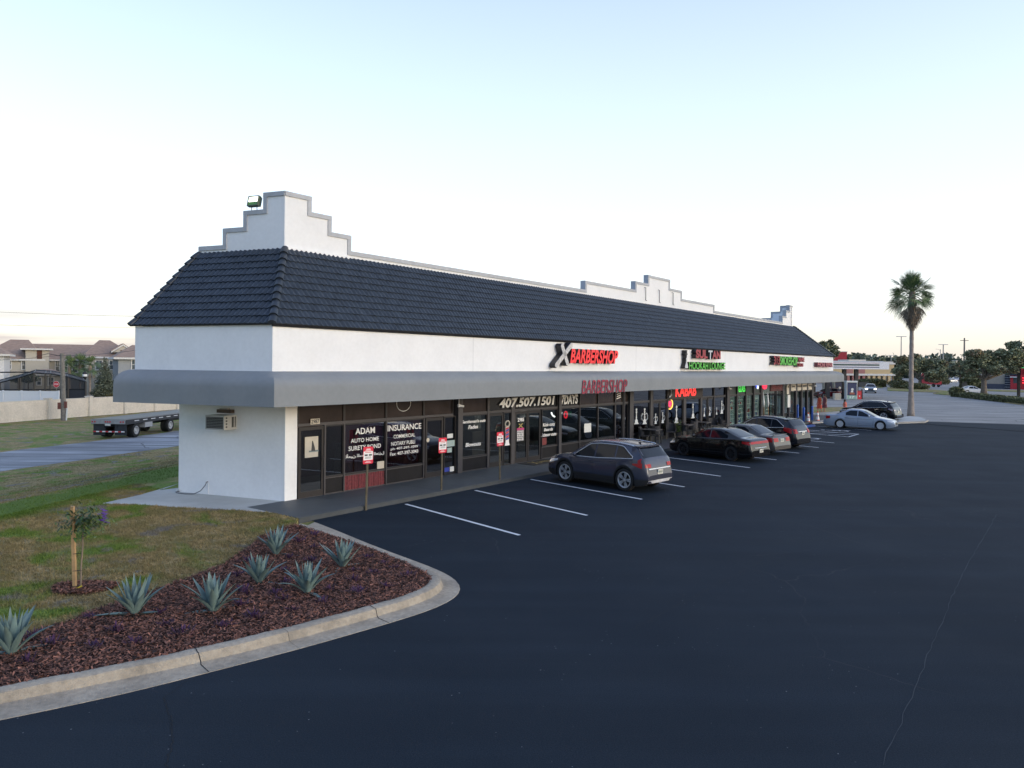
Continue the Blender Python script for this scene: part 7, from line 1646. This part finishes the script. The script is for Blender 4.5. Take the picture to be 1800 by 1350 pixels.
# lamp posts and poles
def lamp_post(lb, px, pyb, pyt, w_=.11, head='twin', Y=None, base=None, wood=False):
    T = G(px, pyb) if Y is None else Vector((XT(px, pyt, Y), Y, 0)); h = ZT(px, pyt, T.y); o_ = thing('lamp_post' if not wood else 'utility_pole', lb, 'lamp post' if not wood else 'pole', T); m_ = M_POLE if wood else mat('pale_lamp_steel', (.30, .30, .29), .6)
    mb = MB(); mb.tube([(0, 0, 0), (0, 0, h)], [w_*1.25, w_*.8], m_, 8); mb.build('pole', o_)
    if head == 'twin':
        for s_ in (-1, 1): mb = MB(); mb.box(s_*.1 if s_ > 0 else -1.25, 1.25 if s_ > 0 else -.1, -.18, .18, h-.02, h+.14, M_COPING); mb.build('lamp_head', o_)
    elif head == 'arm': mb = MB(); mb.tube([(0, 0, h-.6), (-.5, 0, h-.1), (-1.1, 0, h)], .05, m_, 5); mb.box(-1.7, -1.0, -.12, .12, h-.04, h+.1, M_COPING); mb.build('lamp_head', o_)
    elif head == 'cross': mb = MB(); mb.box(-1.0, 1.0, -.06, .06, h-.7, h-.55, m_); mb.build('crossarm', o_)
    if base: mb = MB(); mb.tube([(0, 0, 0), (0, 0, base)], w_*2.2, mat('yellow_base', (.50, .33, .03), .6), 10); mb.build('base', o_)
    return o_
lamp_post('grey twin-headed lamp post just left of the palm', 1583.5, 677, 592, .13)
lamp_post('grey lamp post on a yellow base with a twin head', 1657.5, 675, 606, .17, base=1.7)
lamp_post('grey lamp post on a yellow base with one side arm', 1652.5, 668.5, 614, .15, 'arm', base=1.9)
lamp_post('thin lamp post half hidden among the far trees', 1677, 664, 634, .14)
lamp_post('tall wooden pole left of the big oak', 1694.5, 679, 594, .20, 'cross', wood=True)
lamp_post('short far lamp post over the shopping centre roof', 1566, 668, 625, .16)
T = G(1687, 696); o_ = thing('sign_post', 'thin dark post left of the white sedan', 'post', T); mb = MB(); mb.tube([(0, 0, 0), (0, 0, ZT(1687, 655, T.y))], .07, M_DARK, 6); mb.build('shaft', o_); mb = MB(); mb.box(-.15, .15, -.03, .0, ZT(1687, 659, T.y), ZT(1687, 655, T.y), M_DARK); mb.build('plate', o_)
T = G(1712.5, 682.5); stop_sign('small red and white road sign under the oak', T, ZT(1712, 666.5, T.y), .42, 'road_sign')
# ================================================================ STREET FURNITURE AND PEOPLE
def bl(root, s_, y_, z_):  # helper: root at building-local point
    root.location = kx((s_, y_, z_)); root.rotation_euler = (0, 0, BROT)
# parking signs on rusty posts
M_POST = mat('rusty_post', (.10, .085, .055), .8, var=.25, scale=9)
proto = None
for k, (px, py, lean, lb) in enumerate([(643, 897, .03, 'red and white parking sign on a post before the lettered insurance window'), (775.5, 868, .015, 'red and white parking sign on a post before the insurance side door'), (878.5, 849, -.02, 'red and white parking sign on a post before the barber shop doors')]):
    if proto is None:
        o_ = thing('parking_sign', lb, 'sign', (0, 0, 0), 0, 'parking signs along the walkway'); mb = MB()
        mb.box(-.032, .032, -.012, .012, -.05, 1.72, M_POST); mb.box(-.010, .010, -.020, -.0121, 0, 1.72, M_POST)
        mb.build('post', o_)
        def rrect(x, z0, z1, r=.03): return [(sx_*x-sx_*r+r*math.cos(a), (z1-r if a < PI else z0+r)+r*math.sin(a)) for sx_, a in ((1, 0), (1, .8), (1, PI/2-.01), (-1, PI/2+.01), (-1, PI-.8), (-1, PI-.01), (-1, PI+.01), (-1, PI+.8), (-1, PI*1.5-.01), (1, PI*1.5+.01), (1, PI*1.5+.8), (1, 2*PI-.01))]
        MM = Matrix(((1, 0, 0, 0), (0, 0, -1, 0), (0, 1, 0, 0), (0, 0, 0, 1))); mb = MB(); mb.prism(rrect(.18, 1.27, 1.74), .021, .026, mat('sign_red', (.62, .018, .05), .4), MM)
        mb.prism([(-.165, 1.375), (.165, 1.375), (.165, 1.615), (-.165, 1.615)], .0262, .0275, M_TXT, MM); fc = mb.build('face', o_)
        mb = MB()
        for (a, b, c_, d_, m_) in ((-.07, .07, 1.66, 1.685, M_TXT), (-.10, .10, 1.635, 1.648, M_TXT), (-.13, -.02, 1.49, 1.535, M_INK), (.02, .13, 1.49, 1.535, M_INK), (-.10, .10, 1.45, 1.462, M_INK), (-.12, .12, 1.42, 1.43, M_INK), (-.11, .11, 1.575, 1.59, M_RED), (-.11, .11, 1.305, 1.32, M_TXT), (-.07, .07, 1.335, 1.345, M_TXT)): mb.box(a, b, -.0295, -.028, c_, d_, m_)
        mb.build('print', fc); proto = o_
    else: o_ = copy_tree(proto); o_['label'] = lb
    o_.location = G(px, py); o_.rotation_euler = (0, lean, BROT)
# wall-mounted air conditioner under the side awning
w_ac = 2.05; b0 = DL(w_ac, 0, 0); o_ = thing('air_conditioner', 'old window air conditioner mounted on the white side wall', 'air conditioner', kx((*b0, 2.30)), BROT+rad(106.5)-PI)
# local: x to the right along the wall as seen, -y outward
M_ACB = mat('beige_ac_case', (.40, .40, .385), .6, var=.08); M_ACD = mat('ac_coil', (.035, .037, .036), .7, var=.25, scale=40)
o_.rotation_euler = (0, 0, BROT+rad(106.5)-PI); mb = MB(); mb.box(-.34, .34, -.50, .0, -.21, .20, M_ACB); mb.build('case', o_)
mb = MB(); mb.box(-.30, .30, -.508, -.501, -.17, .155, M_ACD)
for k in range(14): mb.box(-.295, .295, -.511, -.509, -.16+k*.0225, -.155+k*.0225, M_ACB if k % 2 else M_ACD)
mb.build('grille', o_)
for sx_ in (-1, 1):
    mb = MB()
    for k in range(4): mb.box(sx_*.341-.002, sx_*.341+.002, -.44, -.38, -.15+k*.085, -.105+k*.085, M_ACD)
    mb.box(sx_*.341-.002, sx_*.341+.002, -.20, -.12, -.15, .15, M_ACD); mb.box(sx_*.341-.002, sx_*.341+.002, -.08, -.04, -.15, .15, M_ACD); mb.build('side_vent', o_)
mb = MB(); mb.box(-.25, .26, -.16, -.002, .25, .35, mat('rusty_bracket', (.10, .075, .06), .8)); mb.box(-.2, .1, -.10, -.002, .351, .38, M_ACB); mb.build('bracket', o_)
# flood light on the parapet step, its lamp lit
bs = DL(1.12, PS0, -PO, 0); o_ = thing('flood_light', 'small green-housed flood light, lit, on the parapet step', 'flood light', kx((bs[0], bs[1], 8.635)), BROT+rad(106.5)-PI); 
mb = MB(); mb.tube([(-.10, 0, 0), (-.10, 0, .10)], .012, M_FRAMEL, 5); mb.tube([(.10, 0, 0), (.10, 0, .10)], .012, M_FRAMEL, 5); mb.build('bracket', o_)
Mt = Matrix.Translation((0, 0, .25)) @ Matrix.Rotation(rad(-14), 4, 'X'); mb = MB()
for q in ((-.20, -.17, -.16, .16), (.17, .20, -.16, .16), (-.17, .17, .13, .16), (-.17, .17, -.16, -.13)): mb.box(q[0], q[1], -.07, .05, q[2], q[3], mat('flood_case', (.10, .13, .08), .5), Mt)
mb.box(-.19, .19, .05, .10, -.14, .14, MATS['flood_case'], Mt); mb.box(-.165, .165, -.06, -.055, -.125, -.03, mat('flood_lower', (.12, .30, .06), .3), Mt); mb.build('housing', o_)
mb = MB(); mb.box(-.168, .168, -.052, -.045, -.028, .128, emit('flood_lens', (1, 1, .85), 4.0), Mt); mb.build('lens', o_)
# garden tap and hose on the side wall
tb = DL(2.75, 0, 0); o_ = thing('garden_hose', 'grey garden hose looping from a wall tap to the slab', 'hose', kx((*tb, .1165)), BROT+rad(106.5)-PI)
mb = MB(); mb.tube([(0, -.06, .34), (-.03, -.09, .26), (-.12, -.16, .12), (-.30, -.22, .03), (-.62, -.25, .014), (-.95, -.22, .013), (-1.12, -.12, .014), (-1.08, .02, .014), (-1.02, .10, .014)], .013, mat('hose_grey', (.09, .10, .11), .5), 7); mb.build('hose', o_, smooth=True)
mb = MB(); mb.tube([(0, 0, .37), (0, -.07, .37), (0, -.07, .33)], .015, M_GALV, 6); mb.box(.015, .022, -.01, -.002, 0, .36, M_WHITE); mb.build('tap', o_)
mb = MB(); rr_ = random.Random(5)
for k in range(14): a = rr_.uniform(0, 6.28); mb.add([(-1.1+rr_.uniform(-.12, .12), .05+rr_.uniform(-.1, .1), .01+rr_.uniform(0, .07)) for _ in range(4)], [(0, 1, 2, 3)], M_PAPER if k % 3 else M_BLU)
o2 = mb.build('crumpled_bag', loc=kx((*tb, .1165)), rz=BROT+rad(106.5)-PI); tag(o2, 'crumpled white and blue bag on the slab behind the wall corner', 'bag')
# security cameras under the awning edge
for k, (px, py, lb) in enumerate([(806.5, 713, 'white security camera hanging over the insurance and barber pier'), (1282, 683, 'white security camera over the first shelved shop window'), (1432, 678, 'white security camera at the last storefront corner')]):
    s_, z_ = F(px, py, .3)
    if k == 0:
        c0_ = thing('security_camera', lb, 'camera', FL(s_, .3, z_), BROT, 'security cameras under the awning'); mb = MB(); mb.tube([(-.0, 0, .05), (0, 0, 2.98-z_)], .015, M_TXT, 6); mb.build('stem', c0_)
        mb = MB(); mb.lathe([(0, -.06), (.05, -.05), (.06, 0), (.05, .05), (0, .06)], M_TXT, 12); mb.tube([(0, 0, 0), (.16, -.10, -.03)], [.045, .035], M_TXT, 8); mb.tube([(.16, -.10, -.03), (.17, -.105, -.032)], .03, M_BLACK, 8); mb.build('housing', c0_, smooth=True, angle=50)
    else: c_ = copy_tree(c0_); c_['label'] = lb; c_.location = FL(s_, .3, z_)
# door mat
a, b = F(905, 813, 0)[0], F(955, 806, 0)[0]; o_ = thing('door_mat', 'black door mat with a worn gold emblem before the double doors', 'mat', FL((PX(905)+PX(950))/2+.1, .55, .1205), BROT)
mb = MB(); mb.box(-.95, .95, -.42, .42, 0, .012, mat('mat_rubber', (.018, .018, .018), .9, var=.2)); mb.build('base', o_)
mb = MB(); text_box(mb, 'X', 0, 0, 1, 1, 0, mat('mat_gold', (.30, .22, .07), .8, var=.4, scale=20), bold=.03); V_ = [(-.55+v[0]*.42, -.26+v[2]*.52, .0135) for v in mb.v]; mb.v = V_; k0 = len(mb.v)
mq = MB(); text_box(mq, 'BARBER', 0, 0, 1, 1, 0, MATS['mat_gold'], bold=.02); mb.add([(-.08+v[0]*.75, -.12+v[2]*.24, .0135) for v in mq.v], mq.f, MATS['mat_gold']); mb.build('emblem', o_)
# cones, blue bollards, wheel stop
M_ORG = mat('cone_orange', (.55, .075, .03), .5); cp = None
for px, py, lb in ((1420.5, 744, 'orange traffic cone between the blue bollards'), (1437, 741.5, 'orange traffic cone right of the last blue bollard')):
    if cp is None:
        cp = thing('traffic_cone', lb, 'cone', (0, 0, 0), 0, 'traffic cones by the end shop'); mb = MB(); mb.box(-.19, .19, -.19, .19, 0, .035, M_ORG); mb.lathe([(.14, .035), (.125, .15)], M_ORG, 16); mb.lathe([(.118, .20), (.113, .22)], M_ORG, 16); mb.lathe([(.095, .38), (.085, .44)], M_ORG, 16); mb.lathe([(.055, .62), (.035, .72), (.02, .725)], M_ORG, 16); mb.build('cone', cp, smooth=True, angle=30)
        mb = MB(); mb.lathe([(.125, .15), (.095, .38)], M_TXT, 16); mb.lathe([(.085, .44), (.055, .62)], M_TXT, 16); mb.build('reflective_band', cp, smooth=True); c_ = cp
    else: c_ = copy_tree(cp); c_['label'] = lb
    c_.location = G(px, py); c_.scale = (1.05, 1.05, 1.1)
M_BLP = mat('blue_bollard_paint', (.012, .085, .38), .4, var=.08); cp = None
for px, py, hp, lb in ((1402, 737, 18, 'blue bollard nearest the shelved windows'), (1412.6, 743.5, 28, 'middle blue bollard beside the near cone'), (1427.5, 741, 27, 'blue bollard at the storefront corner')):
    P_ = G(px, py)
    if cp is None:
        cp = thing('bollard', lb, 'bollard', P_, 0, 'blue bollards by the end shop'); mb = MB(); mb.tube([(0, 0, 0), (0, 0, 1.10)], .085, M_BLP, 14); mb.build('post', cp, smooth=True, angle=40); mb = MB(); mb.lathe([(.088, 1.08), (.08, 1.13), (.04, 1.16), (0, 1.17)], M_BLP, 14); mb.build('cap', cp, smooth=True); c_ = cp
    else: c_ = copy_tree(cp); c_['label'] = lb
    c_.location = P_
o_ = thing('wheel_stop', 'bright blue concrete wheel stop at the accessible stall', 'wheel stop', G(1422, 750.5), BROT-.1); mb = MB(); mb.prism([(-.11, 0), (.11, 0), (.075, .12), (-.075, .12)], -.9, .9, M_BLP, Matrix(((0, 0, 1, 0), (1, 0, 0, 0), (0, 1, 0, 0), (0, 0, 0, 1)))); mb.build('block', o_)
# red standpipe by the cafe
o_ = thing('red_standpipe', 'red standpipe with a brown cap beside the cafe chairs', 'pipe', G(1084.5, 777, .12)); mb = MB(); mb.lathe([(.10, 0), (.10, .05), (.065, .06), (.065, .50), (.09, .52), (.09, .60), (.07, .62)], mat('faded_red_pipe', (.38, .10, .085), .6, var=.15), 14); mb.build('pipe', o_, smooth=True, angle=40); mb = MB(); mb.lathe([(.12, .62), (.15, .70), (.10, .80), (0, .83)], mat('brown_cap', (.07, .035, .03), .6), 14); mb.build('cap', o_, smooth=True, angle=50)
# cafe tables and chairs
M_WIC = mat('dark_wicker', (.050, .048, .050), .8, var=.3, scale=60, bump=.6, bscale=120); M_TOP = mat('slatted_table_top', (.075, .070, .070), .5, var=.15)
def chair_proto(lb):
    o_ = thing('cafe_chair', lb, 'chair', (0, 0, 0), 0, 'cafe chairs outside the lounge'); mb = MB(); mb.prism([(-.24, -.24), (.24, -.24), (.22, .22), (-.22, .22)], .40, .44, M_WIC); mb.build('seat', o_)
    mb = MB(); vs = []; n_ = 9
    for k in range(n_):
        a = rad(-20+220*k/(n_-1)); x, y = .25*math.cos(a), .05+.22*math.sin(a); hh = .86 if 20 < math.degrees(a) < 160 else .66
        vs += [(x, y, .44), (x*1.04, y*1.1, hh), (x*1.10, y*1.15, hh), (x*1.06, y*1.06, .44)]
    fs = [(i*4+j, i*4+(j+1) % 4, (i+1)*4+(j+1) % 4, (i+1)*4+j) for i in range(n_-1) for j in range(4)]; mb.add(vs, fs, M_WIC); mb.build('backrest', o_)
    for sx_ in (-1, 1):
        for sy_ in (-1, 1): mb = MB(); mb.tube([(sx_*.20, sy_*.19, .40), (sx_*.235, sy_*.23, 0)], .013, M_GALV, 6); mb.build('leg', o_)
    return o_
chp = None
for px, py, rz, lb in ((1096, 778, .3, 'wicker cafe chair beside the red standpipe'), (1107, 776, .5, 'second wicker chair from the red standpipe'), (1119, 774.5, .2, 'wicker chair left of the nearest table'), (1143, 777, 2.0, 'wicker chair pushed under the nearest table'), (1166, 772, -1.2, 'wicker chair between the nearest table and potted shrub'), (1206, 770, .6, 'wicker chair behind the black sedan bonnet'), (1217, 767, 2.7, 'wicker chair left of the furthest table'), (1228, 764, .2, 'wicker chair below the furthest table'), (1248, 760, -.8, 'wicker chair right of the furthest table'), (1262, 757, .4, 'last wicker chair by the lounge end pier')):
    if chp is None: chp = chair_proto(lb); c_ = chp
    else: c_ = copy_tree(chp); c_['label'] = lb
    p = G(px, py, .12); sl_ = (p-OB).dot(U); oo = min(1.9, max(.45, (p-OB).dot(NO))); c_.location = FL(sl_, oo, .12); c_.rotation_euler = (0, 0, BROT+rz)
tbp = None
for px, py, lb in ((1145, 754.5, 'square cafe table nearest the barber shop'), (1202, 746, 'middle cafe table behind the potted shrub'), (1234, 741.8, 'furthest cafe table by the lounge doors')):
    if tbp is None:
        tbp = thing('cafe_table', lb, 'table', (0, 0, 0), 0, 'cafe tables outside the lounge'); mb = MB()
        for k in range(7): mb.box(-.42+k*.12, -.42+k*.12+.11, -.42, .42, .72, .745, M_TOP)
        mb.box(-.42, .42, -.40, -.36, .69, .719, M_TOP); mb.box(-.42, .42, .36, .40, .69, .719, M_TOP); mb.build('table_top', tbp)
        for sx_ in (-1, 1):
            for sy_ in (-1, 1): mb = MB(); mb.box(sx_*.37-.02, sx_*.37+.02, sy_*.37-.02, sy_*.37+.02, 0, .69, M_BLACK); mb.build('leg', tbp)
        c_ = tbp
    else: c_ = copy_tree(tbp); c_['label'] = lb
    p = G(px, py, .86); c_.location = (p.x, p.y, .12); c_.rotation_euler = (0, 0, BROT+.08)
p = G(1190.5, 770, .12); o_ = thing('potted_shrub', 'potted green shrub on the walkway before the lounge', 'plant', p); mb = MB(); mb.lathe([(.16, 0), (.22, .30), (.24, .32), (.20, .33), (0, .31)], mat('dark_pot', (.03, .028, .026), .6), 14); mb.build('pot', o_)
lb_ = long_leaves(620, ((0, .12), (0, .12), (.62, .16)), M_YL2, 12, .10); lb_.build('foliage', o_)
# closed parasols in blue tubs at the open doorway
pp = None
for px, py, lb in ((1344, 741, 'closed white parasol leaning in a blue tub'), (1351.5, 739.5, 'closed parasol with bare wood pole in a blue tub')):
    s_, _ = F(px, 700, .6)
    if pp is None:
        pp = thing('closed_parasol', lb, 'parasol', (0, 0, 0), 0, 'closed parasols by the doorway'); mb = MB(); mb.tube([(0, 0, .1), (-.16, 0, 1.3)], .022, M_WOOD, 8); mb.build('pole', pp); mb = MB(); mb.tube([(-.16, 0, 1.2), (-.20, 0, 1.5), (-.28, 0, 2.2)], [.055, .09, .03], M_PAPER, 8); mb.build('canopy', pp, smooth=True); mb = MB(); mb.lathe([(.17, 0), (.20, .36), (.17, .36), (.15, .05)], M_BLP, 14); mb.build('tub', pp); c_ = pp
    else: c_ = copy_tree(pp); c_['label'] = lb
    c_.location = FL(s_, .6, .12); c_.rotation_euler = (0, 0, BROT)
# people: two women near the filling station, a girl behind the silver sedan
M_SKIN = mat('skin', (.32, .18, .12), .6); M_HAIR = mat('dark_hair', (.02, .014, .012), .6); M_DR1 = mat('orange_print_dress', (.45, .07, .035), .8, var=.45, scale=14); M_DR2 = mat('maroon_print_dress', (.13, .035, .045), .8, var=.6, scale=16); M_DR3 = mat('coral_dress', (.50, .12, .09), .8, var=.2, scale=10)
def person(label, loc, rz, h, dress, seed, group=None):
    root = thing('person', label, 'person', loc, rz, group); s = h/1.65; st = .10*(1 if seed % 2 else -1)
    V = [(0, 0, .92), (0, 0, 1.10), (0, .01, 1.30), (0, .01, 1.40), (0, -.01, 1.47), (0, -.02, 1.56), (-.09, 0, .88), (-.10, -st, .48), (-.10, -st*1.2, .09), (-.10, -st*1.2-.12, .03), (.09, 0, .88), (.10, st*.9, .48), (.10, st*1.6, .09), (.10, st*1.6-.12, .03), (-.17, .01, 1.34), (-.22, .03, 1.07), (-.22, -.10, .86), (-.22, -.14, .77), (.17, .01, 1.34), (.23, .04, 1.07), (.21, -.05, .84), (.21, -.09, .75)]
    E = [(0, 1), (1, 2), (2, 3), (3, 4), (4, 5), (0, 6), (6, 7), (7, 8), (8, 9), (0, 10), (10, 11), (11, 12), (12, 13), (2, 14), (14, 15), (15, 16), (16, 17), (2, 18), (18, 19), (19, 20), (20, 21)]
    R = [.13, .11, .12, .05, .075, .085, .085, .055, .035, .03, .085, .055, .035, .03, .05, .036, .025, .032, .05, .036, .025, .032]
    me = bpy.data.meshes.new('body'); me.from_pydata([(x*s, y*s, z*s) for x, y, z in V], E, []); o_ = bpy.data.objects.new('body', me); link(o_, root); me.materials.append(M_SKIN)
    md = o_.modifiers.new('skin', 'SKIN'); sub = o_.modifiers.new('sub', 'SUBSURF'); sub.levels = 2; sub.render_levels = 2
    sv = me.skin_vertices[0].data
    for i, r_ in enumerate(R): sv[i].radius = (r_*s, r_*s)
    sv[0].use_root = True
    mb = MB(); vs = []; n_ = 16
    prof = [(.14, 1.40, .09), (.19, 1.34, .125), (.175, 1.18, .125), (.145, 1.05, .115), (.19, .88, .16), (.23, .62, .20), (.27, .44, .24)]
    for r_, z, ry in prof:
        for k in range(n_): a = 2*PI*k/n_; rp = 1+(.06*math.sin(a*5+z*3) if z < .9 else 0); vs.append((r_*math.cos(a)*rp*s, ry*math.sin(a)*rp*s, z*s))
    mb.add(vs, [(i*n_+k, (i+1)*n_+k, (i+1)*n_+(k+1) % n_, i*n_+(k+1) % n_) for i in range(len(prof)-1) for k in range(n_)], dress); mb.build('dress', root, smooth=True)
    mb = MB(); mb.lathe([(math.sin(t)*.105, -math.cos(t)*.12) for t in np.linspace(.3, PI, 8)], M_HAIR, 12, Matrix.Translation((0, .025*s, 1.56*s)) @ Matrix.Diagonal((s, s, s, 1))); mb.lathe([(.07, -.16), (.095, -.02), (.085, .05)], M_HAIR, 12, Matrix.Translation((0, .055*s, 1.52*s)) @ Matrix.Diagonal((s, s*.7, s, 1))); mb.build('hair', root, smooth=True)
    mb = MB()
    for sx_ in (-.035, .035): mb.lathe([(0, 0), (.012, 0), (0, .006)], M_HAIR, 8, Matrix.Translation((sx_*s, -.098*s, 1.565*s)) @ Matrix.Rotation(PI/2, 4, 'X'))
    mb.tube([(-.025*s, -.10*s, 1.505*s), (0, -.105*s, 1.50*s), (.025*s, -.10*s, 1.505*s)], .006*s, M_DR1, 5); mb.tube([(0, -.095*s, 1.56*s), (0, -.118*s, 1.53*s)], [.008*s, .014*s], M_SKIN, 6); mb.build('face', root)
    return root
person('woman in an orange print dress walking left beyond the cones', (XT(1440.5, 710, 66), 66, 0), rad(-60), 1.62, M_DR1, 1)
person('woman in a maroon print dress beside the one in orange', (XT(1449.5, 710, 67), 67, 0), rad(-70), 1.66, M_DR2, 2)
person('girl in a coral dress standing behind the silver sedan', (XT(1485.5, 705, 62), 62, 0), rad(20), 1.42, M_DR3, 3)
